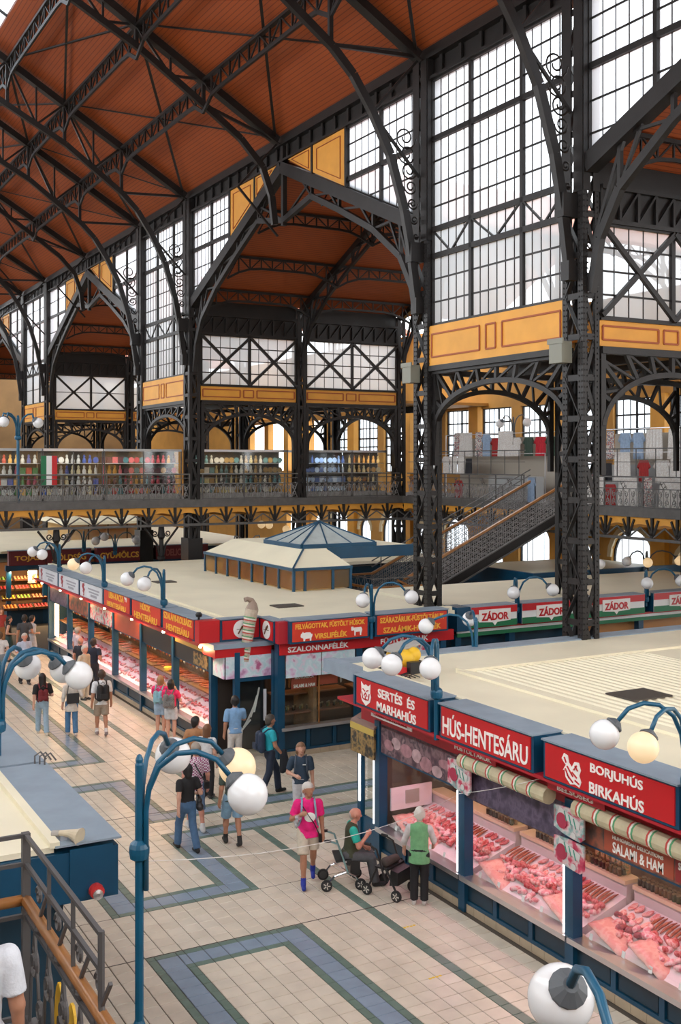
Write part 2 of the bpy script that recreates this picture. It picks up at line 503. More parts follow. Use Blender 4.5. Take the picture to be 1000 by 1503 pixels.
# ---------------------------------------------------------------- roof
def nave_z(x): return 19.45 + .6 * (16.63 - x) if x > 6.9 else 19.45 + .6 * (16.63 - (13.8 - x))
ceil = MB()
SKX = 8.75
for (a, b) in ((17.35, SKX), (-3.55, 13.8 - SKX)):
    ceil.prism([(a, -8, nave_z(a)), (b, -8, nave_z(b)), (b, -8, nave_z(b) + .12), (a, -8, nave_z(a) + .12)], (0, 112, 0))
ceil.build('ceiling', BOARD, kind='structure')
sk = thing('window_90', kind='structure', loc=(6.9, 40, nave_z(6.9)))
for (a, b) in ((SKX, 6.9), (13.8 - SKX, 6.9)):
    for k in range(56):
        y0 = -8 + 2 * k
        o = MB().quad((a, y0 + .03, nave_z(a) + .1), (a, y0 + 1.97, nave_z(a) + .1), (b, y0 + 1.97, nave_z(b) + .1), (b, y0 + .03, nave_z(b) + .1))
        o.build('pane', PANE, sk)
        bar('glazing_bar', (a, y0, nave_z(a) + .05), (b, y0, nave_z(b) + .05), .06, .1, IRON, sk)

def polybars(name, pts, w, h, parent, m=IRON, up=(0, 1, 0)):
    for p, q in zip(pts[:-1], pts[1:]): bar(name, p, q, w, h, m, parent, up)

NODES = [14.05, 11.65, 9.35]
def rz_(x): return 19.2 + .6 * (16.63 - x)
TRN = ['over the side gable beside the butcher roof column', 'landing on the riveted column at the butcher roof', 'landing on the riveted column left of the stairs', 'over the peak of the big side gable', 'landing on the near column of the footbridge', 'landing on the far column of the footbridge', 'over the peak of the distant side gable', 'landing on the column beyond the distant side gable', 'landing on the most distant nave column', 'beyond the most distant nave column']
BAYN = ['beside the butcher roof column', 'between the two riveted front columns', 'over the near half of the big gable', 'over the far half of the big gable', 'above the footbridge', 'over the near half of the distant gable', 'over the far half of the distant gable', 'between the two most distant columns', 'beyond the most distant column']
EVN = ['over the gable beside the butcher roof column', 'between the two riveted front columns', 'over the big side gable', 'above the footbridge', 'over the distant side gable', 'between the two most distant columns', 'beyond the most distant column']
def nave_truss(y, curve, far=False, k=0):
    t = thing('roof_truss', 'dark iron roof truss ' + TRN[k], 'roof truss', (16.7, y, 19.0), group='iron trusses of the nave roof')
    for s in ((lambda x: x), (lambda x: 13.8 - x)):
        if s(1) != 1 and far: continue
        P = lambda x, z, d=0: (s(x), y + d, z)
        bar('rafter', P(16.9, rz_(16.9)), P(6.9, rz_(6.9)), .26, .2, IRON, t, (0, 1, 0))
        bar('rafter_plate', P(16.9, rz_(16.9) - .16), P(6.9, rz_(6.9) - .16), .05, .34, IRON, t, (0, 1, 0))
        polybars('curved_brace', [P(*c) for c in curve], .22, .17, t)
        last = curve[-1]
        def low(x):
            for a, b in zip(curve[:-1], curve[1:]):
                if min(a[0], b[0]) <= x <= max(a[0], b[0]) and a[0] != b[0]:
                    return a[1] + (b[1] - a[1]) * (x - a[0]) / (b[0] - a[0])
            return last[1]
        prev = None
        for i, x in enumerate(NODES + [6.95]):
            bar('post', P(x, low(x)), P(x, rz_(x)), .12, .12, IRON, t)
            if i == 0:
                bar('strut', P(x, low(x)), P(16.8, rz_(16.8) - .1), .1, .1, IRON, t)
            else:
                xm = (x + prev) / 2
                bar('strut', P(prev, rz_(prev)), P(xm, low(xm)), .08, .08, IRON, t)
                bar('strut', P(x, rz_(x)), P(xm, low(xm)), .08, .08, IRON, t)
                bar('post', P(xm, low(xm)), P(xm, rz_(xm)), .07, .07, IRON, t)
            prev = x
        if len(curve) > 6:
            bar('tie_rod', P(16.85, 18.9), P(15.35, 17.2), .07, .07, IRON, t)
            bar('tie_rod', P(15.35, 17.2), P(16.9, 15.6), .07, .07, IRON, t)
    return t
CURVE_C = [(16.85, 12.0), (16.62, 13.6), (16.42, 14.6), (15.95, 16.1), (15.35, 17.25), (14.75, 18.15), (14.1, 18.8), (11.7, 20.55), (9.35, 21.8), (6.95, 23.1)]
CURVE_M = [(16.78, 16.0), (16.66, 17.0), (16.3, 18.0), (15.46, 18.9), (14.18, 19.8), (11.7, 21.45), (9.35, 22.7), (6.95, 23.9)]
TRY = []
for yc in YC: TRY.append((yc + CW / 2, CURVE_C))
for (a, b) in WIDE: TRY.append(((a + b) / 2, CURVE_M))
TRY.append(((76.05 + CW + 94.7) / 2, CURVE_M)); TRY.sort()
for k, (y, c) in enumerate(TRY): nave_truss(y, c, True, k)

ys = [t[0] for t in TRY]
for i, (a, b) in enumerate(zip(ys[:-1], ys[1:])):
    for xi, xn in enumerate(NODES):
        pl = thing('purlin_girder', ['lowest', 'middle', 'topmost'][xi] + ' lattice purlin of the nave roof ' + BAYN[i], 'girder', (xn, (a + b) / 2, rz_(xn)), group='lattice purlins of the nave roof')
        zt, zb = rz_(xn) - .05, rz_(xn) - .68
        bar('top_chord', (xn, a, zt), (xn, b, zt), .16, .1, IRON, pl)
        L = b - a
        n = max(4, round(L / 0.75)); zs = []
        for k in range(n + 1):
            t = k / n; e = min(t, 1 - t) * L
            zs.append(zb - (.45 * (1 - e / 1.2) ** 2 if e < 1.2 else 0))
        polybars('bottom_chord', [(xn, a + L * k / n, zs[k]) for k in range(n + 1)], .13, .08, pl, up=(1, 0, 0))
        for k in range(n):
            y0 = a + L * k / n; y1 = a + L * (k + 1) / n
            if k: bar('web_bar', (xn, y0, zs[k]), (xn, y0, zt), .06, .06, IRON, pl)
            if a < 52:
                if k % 2: bar('web_bar', (xn, y0, zs[k]), (xn, y1, zt), .045, .045, IRON, pl)
                else: bar('web_bar', (xn, y0, zt), (xn, y1, zs[k + 1]), .045, .045, IRON, pl)
    wb = thing('wind_bracing', 'thin crossed roof bracing bars ' + BAYN[i], 'bracing', (16.7, (a + b) / 2, 19.1), group='wind bracing of the nave roof')
    xs = [16.8] + NODES
    for x0, x1 in ((xs[0], xs[2]), (xs[2], xs[3])):
        xm = (x0 + x1) / 2
        bar('brace', (x0, a, rz_(x0) + .03), (x1, b, rz_(x1) + .03), .09, .05, IRON, wb)
        bar('brace', (x0, b, rz_(x0) + .03), (x1, a, rz_(x1) + .03), .09, .05, IRON, wb)

# eaves girder along the nave wall
for i, (a, b) in enumerate(zip([0.7] + YC, YC + [94.7])):
    g = thing('eaves_girder', 'riveted eaves girder of the nave ' + EVN[i], 'girder', (17.2, (a + b) / 2, 18.3), group='eaves girders of the nave')
    boxo('flange', 16.95, 17.35, a, b, 18.86, 18.97, IRON, g); boxo('flange', 17.0, 17.35, a, b, 18.28, 18.36, IRON, g)
    boxo('web_plate', 17.18, 17.26, a, b, 18.3, 19.3, IRON, g); boxo('gutter_board', 17.02, 17.18, a, b, 18.97, 19.24, IRON, g)
    n = max(2, round((b - a) / .9))
    for k in range(n):
        y = a + (b - a) * (k + .5) / n
        bar('stiffener', (17.12, y, 18.32), (17.12, y, 18.9), .06, .12, IRON, g)

# ---------------------------------------------------------------- lattice columns
def rivets(mb, x, y, z0, z1, step, axis):
    z = z0
    while z < z1:
        r = .018
        if axis == 'x': mb.box(x - r, x, y - r, y + r, z - r, z + r)
        else: mb.box(x - r, x + r, y - r, y, z - r, z + r)
        z += step
def lattice_column(name, x0, x1, y0, y1, z0, z1, label, group=None, step=.95, riv=False, cw=.18, detail=True, cwx=.13):
    t = thing(name, label, 'column', ((x0 + x1) / 2, (y0 + y1) / 2, z0), group)
    for cx, cy, sx, sy in ((x0, y0, 1, 1), (x1, y0, -1, 1), (x0, y1, 1, -1), (x1, y1, -1, -1)):
        m = MB()
        ax = sorted((cx, cx + sx * cwx)); th = .05
        m.box(ax[0], ax[1], *sorted((cy, cy + sy * th)), z0, z1)
        m.box(*sorted((cx, cx + sx * th)), *sorted((cy + sy * th, cy + sy * cw)), z0, z1)
        m.box(*sorted((cx + sx * .3 * cwx, cx + sx * .7 * cwx)), *sorted((cy + sy * .3 * cw, cy + sy * .7 * cw)), z0, z1)
        m.build('corner_post', IRON, t)
    n = round((z1 - z0) / step)
    for k in range(n):
        a = z0 + (z1 - z0) * k / n; b = z0 + (z1 - z0) * (k + 1) / n
        e = cw * .5
        boxo('tie_plate', x0 + .01, x0 + .06, y0 + cw * .6, y1 - cw * .6, a - .07, a + .07, IRON, t)
        boxo('tie_plate', x0 + cwx * .6, x1 - cwx * .6, y0 + .01, y0 + .06, a - .07, a + .07, IRON, t)
        if not detail: continue
        d = (a, b) if k % 2 else (b, a)
        bar('lattice_bar', (x0 + .04, y0 + e, d[0]), (x0 + .04, y1 - e, d[1]), .03, .11, IRON, t, (1, 0, 0))
        bar('lattice_bar', (x0 + e, y0 + .04, d[1]), (x1 - e, y0 + .04, d[0]), .11, .03, IRON, t, (0, 1, 0))
        bar('lattice_bar', (x1 - .04, y0 + e, d[1]), (x1 - .04, y1 - e, d[0]), .03, .11, IRON, t, (1, 0, 0))
        bar('lattice_bar', (x0 + e, y1 - .04, d[0]), (x1 - e, y1 - .04, d[1]), .11, .03, IRON, t, (0, 1, 0))
    if riv:
        m = MB()
        for yy in (y0 + .05, y0 + cw - .04, y1 - .05, y1 - cw + .04): rivets(m, x0, yy, z0, z1, .13, 'x')
        for xx in (x0 + .05, x0 + cw - .04, x1 - .05, x1 - cw + .04): rivets(m, xx, y0, z0, z1, .13, 'y')
        m.build('rivets', IRON, t, kind='stuff')
    return t
def scroll(mb, mp, c, r, turns, a0, sgn, w=.02):
    pts = []
    for i in range(int(14 * turns) + 1):
        t = i / 14; rr = r * (1 - .75 * t / turns); a = a0 + sgn * 2 * PI * t
        pts.append(mp(c[0] + rr * math.cos(a), c[1] + rr * math.sin(a)))
    mb.tube(pts, w, 4)
for i, yc in enumerate(YC):
    nm = 'front' if i < 2 else 'back'
    lab = ['riveted iron lattice column standing through the cream roof of the red butcher stall', 'riveted iron lattice column behind the red sign of the butcher stall, left of the stairs',
           'dark iron column of the nave where the stall-lined bridge meets the arcade', 'dark iron nave column on the far side of the stall-lined bridge',
           'distant dark iron nave column before the second boarded side gable', 'most distant dark iron nave column at the far windows'][i]
    c = lattice_column('nave_column', 16.95, 17.45, yc, yc + CW, 0.0, 18.9, lab, step=.95, riv=i < 2, detail=i < 4)
    ped = MB(); ped.box(16.87, 17.53, yc - .08, yc + CW + .08, 0, 4.2 if i >= 2 else .6)
    ped.build('pedestal', IRON, c)
    # bracket where the roof brace lands, with scrollwork between brace and column
    y = yc + CW / 2
    boxo('brace_shoe', 16.55, 16.98, y - .16, y + .16, 13.15, 13.7, IRON, c)
    boxo('clamp', 16.72, 17.0, y - .14, y + .14, 11.7, 12.15, IRON, c)
    for (a_, b_) in ((yc, yc + .30), (yc + .40, yc + CW)): boxo('face_plate', 16.925, 16.95, a_, b_, 13.75, 18.85, IRON, c)
    for (a_, b_) in ((16.95, 17.16), (17.24, 17.45)): boxo('face_plate', a_, b_, yc - .025, yc, 13.75, 18.85, IRON, c)
    if i < 4:
        sc = MB()
        for k in range(7):
            z = 13.9 + k * .46; w = .2 + .11 * k
            scroll(sc, lambda a, b: (a, y, b), (16.92 - w * .55, z), w * .42, 1.5, PI * (k % 2), 1 if k % 2 else -1, .024)
        sc.build('scrollwork', IRON, c)
# (upper plates) junction boxes on the columns
for (yc, z) in ((19.35, 10.05), (25.85, 10.0)):
    j = thing('junction_box', 'grey electrical box fixed to the riveted column at the yellow band', 'electrical box', (16.8, yc + .6, z), group='grey boxes on the nave columns')
    boxo('box_body', 16.62, 16.93, yc + .35, yc + .8, z - .25, z + .25, mat('grey_box', (.2, .2, .16), .5), j)
    boxo('box_lid', 16.6, 16.64, yc + .3, yc + .85, z + .2, z + .32, MATS['grey_box'], j)

# ---------------------------------------------------------------- panels, windows, arches of the nave arcade
def ochre_panel(mp, u0, u1, v0, v1, parent=None, label=None, n=(.42, .14, .44), group=None, th=.1):
    t = parent or thing('ochre_panel', label, 'wall panel', mp((u0 + u1) / 2, v0, 0), group)
    P = lambda u, v, d: mp(u, v, d)
    m = MB(); m.prism([P(u0, v0, 0), P(u1, v0, 0), P(u1, v1, 0), P(u0, v1, 0)], Vector(mp(0, 0, th)) - Vector(mp(0, 0, 0)))
    m.build('panel_board', YEL, t)
    h = v1 - v0; e = min(.2 * h, .2); u = u0
    tot = u1 - u0; lw = .045
    for f in n:
        a, b = u + e * .7, u + f * tot - e * .7; u += f * tot
        c, d = v0 + e * 1.2, v1 - e * 1.2
        for p, q in (((a, c), (b, c)), ((b, c), (b, d)), ((b, d), (a, d)), ((a, d), (a, c))):
            bar('red_line', P(*p, -.004), P(*q, -.004), .05, .05 if False else lw, REDLINE, t)
    return t
def spandrel_arch(mp, u0, u1, ztop, zspring, zcrown, label, group, name='arch_girder', n=10, ring=.2, loc=None, deep=.16):
    """arched lattice girder: straight top chord, arched ring, radial web bars and two spandrel rings"""
    t = thing(name, label, 'arch', loc or mp((u0 + u1) / 2, zcrown, 0), group)
    bar('top_chord', mp(u0, ztop, 0), mp(u1, ztop, 0), deep * 1.4, .16, IRON, t)
    uc = (u0 + u1) / 2; a = (u1 - u0) / 2 - .05; b = zcrown - zspring
    arc = [(uc - a * math.cos(PI * k / 24), zspring + b * math.sin(PI * k / 24) ** .9) for k in range(25)]
    m = MB()
    for w, d in ((ring, deep),):
        for p, q in zip(arc[:-1], arc[1:]): m.bar(mp(*p, 0), mp(*q, 0), deep, .13)
    m.build('arch_ring', IRON, t)
    for k in range(2, 23, 2):
        p = arc[k]
        nrm = Vector((math.cos(PI - PI * k / 24), math.sin(PI * k / 24) * 1.0))
        tt = (ztop - p[1]) / max(.15, nrm.y)
        q = (p[0] + nrm.x * tt, ztop)
        if q[0] < u0: f = (u0 - p[0]) / (q[0] - p[0]); q = (u0, p[1] + (q[1] - p[1]) * f)
        if q[0] > u1: f = (u1 - p[0]) / (q[0] - p[0]); q = (u1, p[1] + (q[1] - p[1]) * f)
        bar('web_bar', mp(*p, 0), mp(*q, 0), .1, .1, IRON, t)
        if k < 22:
            p2 = arc[k + 2]; qm = (max(u0, min(u1, (p2[0] + q[0]) / 2)), min(ztop, max(p2[1], q[1])))
            bar('web_bar', mp(*q, 0), mp(*p2, 0), .06, .06, IRON, t)
    for sg, ue in ((1, u0), (-1, u1)):
        bar('knee_post', mp(ue + sg * .06, zspring - .9, 0), mp(ue + sg * .06, ztop, 0), .14, .14, IRON, t)
        bar('knee_brace', mp(ue + sg * .05, zspring - .9, 0), mp(arc[2 if sg > 0 else 22][0], arc[2][1], 0), .1, .1, IRON, t)
    return t

NAVE = lambda u, v, d=0: (17.15 + d, u, v)
for i, (a, b) in enumerate(NARROW):
    pn = ochre_panel(lambda u, v, d=0: (17.02 + d, u, v), a, b, 10.2, 11.32, None, ['long yellow panel with red outlines between the two riveted front columns', 'yellow red-lined panel below tall windows beside the stall-lined bridge', 'distant yellow red-lined panel under the far nave windows'][i], n=(.44, .12, .44))
    boxo('sill_girder', 16.98, 17.3, a, b, 10.05, 10.2, IRON, pn)
    L = b - a
    if i < 2:
        m1, m2 = a + L * .30, a + L * .68
        tu = lin(a, m1, 5) + lin(m1, m2, 6) + lin(m2, b, 5)
        tv = lin(11.35, 13.3, 3) + lin(14.05, 16.6, 4) + lin(16.6, 18.28, 3)
    else:
        m1, m2 = a + L * .33, a + L * .66; tu = []; tv = [12.3, 15.3, 17.5]
    w = glazed(NAVE, [(a, 11.35), (b, 11.35), (b, 18.28), (a, 18.28)], [m1, m2], [13.3, 14.05, 16.6], tu, tv)
    ee = [a, m1, m2, b]
    for p, q in zip(ee[:-1], ee[1:]):
        n = 2
        for k in range(n):
            y0 = p + (q - p) * k / n; y1 = p + (q - p) * (k + 1) / n
            bar('lattice_bar', NAVE(y0, 13.3 if k % 2 else 14.05, -.03), NAVE(y1, 14.05 if k % 2 else 13.3, -.03), .05, .05, IRON, w)
    spandrel_arch(lambda u, v, d=0: (17.2 + d, u, v), a, b, 10.05, 8.3, 9.62, 'arched lattice girder under the yellow panel ' + ['between the two riveted front columns', 'above the footbridge', 'between the two most distant columns'][i], 'arched girders of the nave arcade')

def wide_bay(a, b, i):
    mid = (a + b) / 2; zf, za = 14.35, 18.1
    lab = ['gable girder of the side hall right of the riveted front column', 'big iron gable girder framing the boarded side hall between the front columns and the bridge', 'distant iron gable girder framing the far boarded side hall', 'last iron gable girder beyond the most distant nave column'][i]
    for xi, x in enumerate([17.15] + ([22.35, 27.7] if i < 2 else [22.35])):
        t = thing('gable_truss', lab if xi == 0 else 'inner iron gable truss with arched chord under the boarded roof of a side hall', 'gable truss', (x, mid, zf), None if xi == 0 else 'inner gable trusses of the side halls')
        for s in (-1, 1):
            Y = lambda f: mid + s * f
            h = (b - a) / 2
            z = lambda f: za - (za - zf) * f / h
            bar('rafter', (x, Y(0), za), (x, Y(h), zf), .42 if xi == 0 else .25, .34 if xi == 0 else .2, IRON, t, (1, 0, 0))
            ch = [(h - .05, 11.4), (h - .35, 12.6), (h - 1.0, 13.6), (h - 2.6, 14.7), (h - 4.8, 15.75), (2.2, 16.6), (0, 16.2)]
            polybars('arched_chord', [(x, Y(f), zz) for f, zz in ch], .2 if xi == 0 else .13, .16 if xi == 0 else .12, t, up=(1, 0, 0))
            for k in range(2, 6):
                f, zz = ch[k]; f2 = ch[k + 1][0]
                bar('web_bar', (x, Y(f), zz), (x, Y(f), z(f)), .1, .1, IRON, t)
                bar('web_bar', (x, Y(f), z(f)), (x, Y(f2), ch[k + 1][1]), .07, .07, IRON, t)
                fm = (f + f2) / 2
                bar('web_bar', (x, Y(f), zz), (x, Y(fm), z(fm)), .07, .07, IRON, t)
            bar('web_bar', (x, Y(h - .1), 12.4), (x, Y(h - 1.2), z(h - 1.2)), .09, .09, IRON, t)
        bar('king_post', (x, mid, 16.0), (x, mid, za), .16, .16, IRON, t)
        if xi == 0: bar('king_post', (x, mid, za), (x, mid, 18.9), .2, .2, IRON, t)
    # triangular windows and ochre spandrels above the gable girder
    h = (b - a) / 2; wv = 4.75
    zg = lambda f: 18.1 - (18.1 - 14.35) * f / h + .22
    for s in (-1, 1):
        Y = lambda f: mid + s * f
        poly = [(Y(h), zg(h)), (Y(h), 18.28), (Y(wv), 18.28), (Y(wv), zg(wv))]
        if (poly[1][0] - poly[0][0]) * (poly[2][1] - poly[0][1]) - (poly[2][0] - poly[0][0]) * (poly[1][1] - poly[0][1]) > 0: pass
        else: poly = poly[::-1]
        area = sum(poly[k][0] * poly[(k + 1) % 4][1] - poly[(k + 1) % 4][0] * poly[k][1] for k in range(4))
        if area < 0: poly = poly[::-1]
        m1 = Y((h + wv) / 2)
        ue = sorted((Y(h), Y(wv)))
        glazed(NAVE, poly, [m1], [16.6], (lin(ue[0], m1, 5) + lin(m1, ue[1], 5)) if i < 2 else [], [15.05, 15.8, 17.15, 17.7] if i < 2 else [15.6, 17.5])
        t = thing('spandrel_panel', 'yellow spandrel boards with red outlines in the peak above a side hall gable', 'wall panel', (17.05, Y(2.4), 17.2), 'yellow spandrels above the side gables')
        for pl in ([(wv - .06, zg(wv) + .05), (wv - .06, 18.26), (2.45, 18.26), (2.45, zg(2.45) + .05)], [(2.3, zg(2.3) + .05), (2.3, 18.26), (.5, 18.26)]):
            MB().prism([(17.06, Y(f), z) for f, z in pl], (.08, 0, 0)).build('panel_board', YEL, t)
            cx = sum(p[0] for p in pl) / len(pl); cz = sum(p[1] for p in pl) / len(pl)
            q = [(cx + (p[0] - cx) * .74, cz + (p[1] - cz) * .74) for p in pl]
            for p, r in zip(q, q[1:] + q[:1]): bar('red_line', (17.055, Y(p[0]), p[1]), (17.055, Y(r[0]), r[1]), .02, .05, REDLINE, t, (1, 0, 0))
        for f in (wv, 2.37): bar('panel_post', (17.1, Y(f), zg(f) - .1), (17.1, Y(f), 18.3), .14, .1, IRON, t)
    # boarded gable roof over the side hall
    rf = MB()
    for s in (-1, 1):
        rf.prism([(17.25, mid, 18.35), (17.25, mid + s * (h + .1), 14.5), (17.25, mid + s * (h + .1), 14.62), (17.25, mid, 18.47)], (XW - 17.25, 0, 0))
    rf.build('ceiling', BOARD2, kind='structure')
    # purlins
    for f in (2.6, 5.6, 8.0):
        for s in (-1, 1):
            if s < 0 and i != 1: continue
            y = mid + s * f; z = 18.25 - (3.8) * f / h
            g = thing('purlin_girder', 'arched lattice purlin across the boarded roof of a side hall', 'girder', (22, y, z), group='lattice purlins of the side halls')
            bar('top_chord', (17.3, y, z), (XA[1], y, z), .12, .1, IRON, g)
            n = 16
            for bay in ((17.3, 22.35), (22.35, 27.7)):
                L = bay[1] - bay[0]
                pt = []
                for k in range(11):
                    tt = k / 10; e = min(tt, 1 - tt)
                    pt.append((bay[0] + L * tt, y, z - .42 - .5 * max(0, 1 - e / .3) ** 2))
                polybars('bottom_chord', pt, .09, .07, g)
                for k in range(1, 11):
                    bar('web_bar', pt[k], (pt[k][0], y, z), .045, .045, IRON, g)
                    bar('web_bar', pt[k - 1] if k % 2 else pt[k], (pt[k if k % 2 else k - 1][0], y, z), .04, .04, IRON, g)
for i, (a, b) in enumerate(WIDE + [(76.05 + CW, 94.7)]): wide_bay(a, b, i)

# ---------------------------------------------------------------- side hall walls (across the aisle)
def side_wall(y, near, i, full=True):
    mp = lambda u, v, d=0: (u, y + d, v)
    xs = [17.5, 22.1, 22.6, 27.45]
    for k, (a, b) in enumerate(((xs[0], xs[1]), (xs[2], xs[3]))):
        ochre_panel(mp, a, b, 10.2, 10.82, None, 'yellow red-lined panel under crossed side hall windows %s, %s bay' % (['beside the front column', 'above the bridge', 'far down the hall'][i], 'wall-side' if k else 'nave-side'), n=(.42, .14, .44), th=.12)
        mid = (a + b) / 2
        n = 5
        w = glazed(mp, [(a, 10.85), (b, 10.85), (b, 13.05), (a, 13.05)], [mid], [], (lin(a, mid, n) + lin(mid, b, n)) if i < 2 else [], [11.4, 11.95, 12.5] if i < 2 else [11.95], wm=.12)
        for p, q in ((a, mid), (mid, b)):
            bar('cross_brace', mp(p, 10.9, -.08), mp(q, 13.0, -.08), .1, .12, IRON, w)
            bar('cross_brace', mp(p, 13.0, -.1), mp(q, 10.9, -.1), .1, .12, IRON, w)
        g = thing('wall_girder', 'dark lattice girder above the crossed windows %s, %s bay' % (['beside the front column', 'above the bridge', 'far down the hall'][i], 'wall-side' if k else 'nave-side'), 'girder', mp(mid, 13.1), 'girders on the side hall walls')
        boxo('flange', a, b, y - .12, y + .12, 13.05, 13.15, IRON, g); boxo('flange', a, b, y - .12, y + .12, 13.85, 13.95, IRON, g)
        boxo('web_plate', a, b, y, y + .06, 13.1, 14.5, IRON, g)
        for q in range(9):
            xx = a + (b - a) * q / 8
            bar('stiffener', (xx, y - .05, 13.1), (xx, y - .05, 13.9), .07, .07, IRON, g)
            if q < 8: bar('lattice_bar', (xx, y - .06, 13.12), (xx + (b - a) / 8, y - .06, 13.88), .05, .05, IRON, g)
        spandrel_arch(mp, a, b, 10.1, 8.1, 9.6, 'arched lattice girder under the yellow side hall panel %s, %s bay' % (['beside the front column', 'above the bridge', 'far down the hall'][i], 'wall-side' if k else 'nave-side'), 'arched girders of the side hall walls')
    for k, x in enumerate(XA):
        lattice_column('aisle_column', x - .22, x + .22, y - .1, y + .5, 0, 14.4, 'slimmer iron lattice column carrying the cross wall of a side hall', 'aisle columns of the side halls', step=1.1, detail=i < 2 and full)
side_wall(19.4, True, 0); side_wall(44.55, True, 1); side_wall(69.65, True, 2)
for x in XA:
    lattice_column('aisle_column', x - .22, x + .22, 26.0, 26.55, 0, 14.4, 'slimmer iron lattice column carrying the cross wall of a side hall', 'aisle columns of the side halls', step=1.1)
# arches in the second arcade line (behind the nave columns) and low ceilings over the narrow bays
for (a, b) in NARROW[:2]:
    spandrel_arch(lambda u, v, d=0: (22.35 + d, u, v), a, b, 10.2, 8.2, 9.75, 'arched iron lattice girder between two slim aisle columns', 'arched girders of the aisle line')
for i, (a, b) in enumerate(NARROW):
    MB().box(17.3, XW, a - .5, b + .5, 10.32, 10.45).build('ceiling', YWALL, kind='structure')
    for x in (19.8, 24.9, 30):
        g = thing('ceiling_beam', 'dark iron beam under the low ochre ceiling of a narrow bay', 'beam', (x, (a + b) / 2, 10.2), 'beams under the low ceilings')
        boxo('web_plate', x - .03, x + .03, a, b, 10.05, 10.32, IRON, g); boxo('flange', x - .1, x + .1, a, b, 10.0, 10.06, IRON, g)

# ---------------------------------------------------------------- outer wall with arched windows
def wall_with_arches(mb, x, th, y0, y1, z0, z1, wins):
    """wins: (yc, half width, sill, springing); semicircular heads"""
    y = y0
    for (yc, hw, zs, sp) in wins:
        mb.box(x, x + th, y, yc - hw, z0, z1)
        if zs > z0: mb.box(x, x + th, yc - hw, yc + hw, z0, zs)
        n = 12
        for k in range(n):
            a0 = PI - PI * k / n; a1 = PI - PI * (k + 1) / n
            ya, za = yc + hw * math.cos(a0), sp + hw * math.sin(a0)
            yb, zb = yc + hw * math.cos(a1), sp + hw * math.sin(a1)
            mb.prism([(x, ya, za), (x, yb, zb), (x, yb, z1), (x, ya, z1)], (th, 0, 0))
        y = yc + hw
    mb.box(x, x + th, y, y1, z0, z1)
ow = MB()
lowW = [(34.6 + k * 6.45, 1.25, 1.2, 3.4) for k in (-3, -2, -1, 0, 1, 2, 3, 4, 5)]
lowW = sorted(lowW + [(34.6 + 3.2 + k * 6.45, .7, 1.2, 3.4) for k in range(-3, 5)])
wall_with_arches(ow, XW, .4, 5, 102, 0, 5.4, lowW)
upW = [(y, 1.15, 6.6, 9.0) for y in np.arange(15.3, 73, 3.2)]
ow.box(XW, XW + .4, 5, 102, 5.4, 6.9).box(XW, XW + .4, 5, 102, 10.2, 14.6)
for k, yy in enumerate([5] + [u[0] for u in upW]):
    ow.box(XW, XW + .4, yy + (1.25 if k else 0), upW[k][0] - 1.25 if k < len(upW) else 102, 6.9, 10.2)
WR = ow.build('wall_right', YWALL, kind='structure')
for (yc, hw, zs, sp) in upW:
    if 22 < yc < 62: glazed(lambda u, v, d=0: (XW + .2 + d, u, v), [(yc - 1.25, 6.9), (yc + 1.25, 6.9), (yc + 1.25, 10.2), (yc - 1.25, 10.2)], [yc], [8.9], lin(yc - 1.25, yc, 3) + lin(yc, yc + 1.25, 3), [7.4, 7.9, 8.4, 9.5], wm=.08, wt=.05)
for (yc, hw, zs, sp) in lowW:
    if not 25 < yc < 62: continue
    arc = [(yc + hw * math.cos(PI * k / 10), sp + hw * math.sin(PI * k / 10)) for k in range(11)]
    poly = [(yc - hw, zs), (yc + hw, zs)] + arc
    poly = [p for k, p in enumerate(poly) if k == 0 or math.dist(p, poly[k - 1]) > .01]
    n = 6 if hw > 1 else 3
    glazed(lambda u, v, d=0: (XW + .2 + d, u, v), poly, [], [sp], lin(yc - hw, yc + hw, n), [zs + .75, zs + 1.5], wm=.06, wt=.035)
    m = MB()
    for k in range(10):
        a0, a1 = PI * k / 10, PI * (k + 1) / 10
        P = lambda a, r: (XW - .06, yc + r * math.cos(a), sp + r * math.sin(a))
        m.prism([P(a0, hw), P(a1, hw), P(a1, hw + .22), P(a0, hw + .22)], (.1, 0, 0))
    m.build('window_surround', mat('stone_trim', (.62, .50, .30), .7), WR)
for y in np.arange(13.7, 70, 6.4):
    MB().box(XW - .25, XW + .05, y - .4, y + .4, 0, 10.3).build('pilaster', YEL, WR)

bw = MB()
bw.box(-4, XW, 102, 102.4, 0, 19)
bw.build('wall_back', mat('far_wall', (.20, .11, .04), .8, 0, .2, .5), kind='structure')
for y in (51.7, 76.75, 26.65):
    for (a, b) in ((17.5, 22.1), (22.6, 27.45))[:1 if y > 70 else 2]:
        spandrel_arch(lambda u, v, d=0: (u, y + d, v), a, b, 10.1, 8.1, 9.6, 'arched iron lattice girder on the far side of a narrow bay', 'arched girders behind the narrow bays')
spandrel_arch(lambda u, v, d=0: (22.35 + d, u, v), *NARROW[2], 10.2, 8.2, 9.75, 'arched iron lattice girder between two slim aisle columns', 'arched girders of the aisle line')
for (a, b) in NARROW[:2]:
    spandrel_arch(lambda u, v, d=0: (27.7 + d, u, v), a, b, 10.2, 8.2, 9.75, 'arched iron lattice girder above the side gallery edge', 'arched girders above the side gallery')
for x in XA:
    lattice_column('aisle_column', x - .22, x + .22, 50.95, 51.55, 0, 14.4, 'slimmer iron lattice column carrying the cross wall of a side hall', 'aisle columns of the side halls', step=1.1, detail=False)

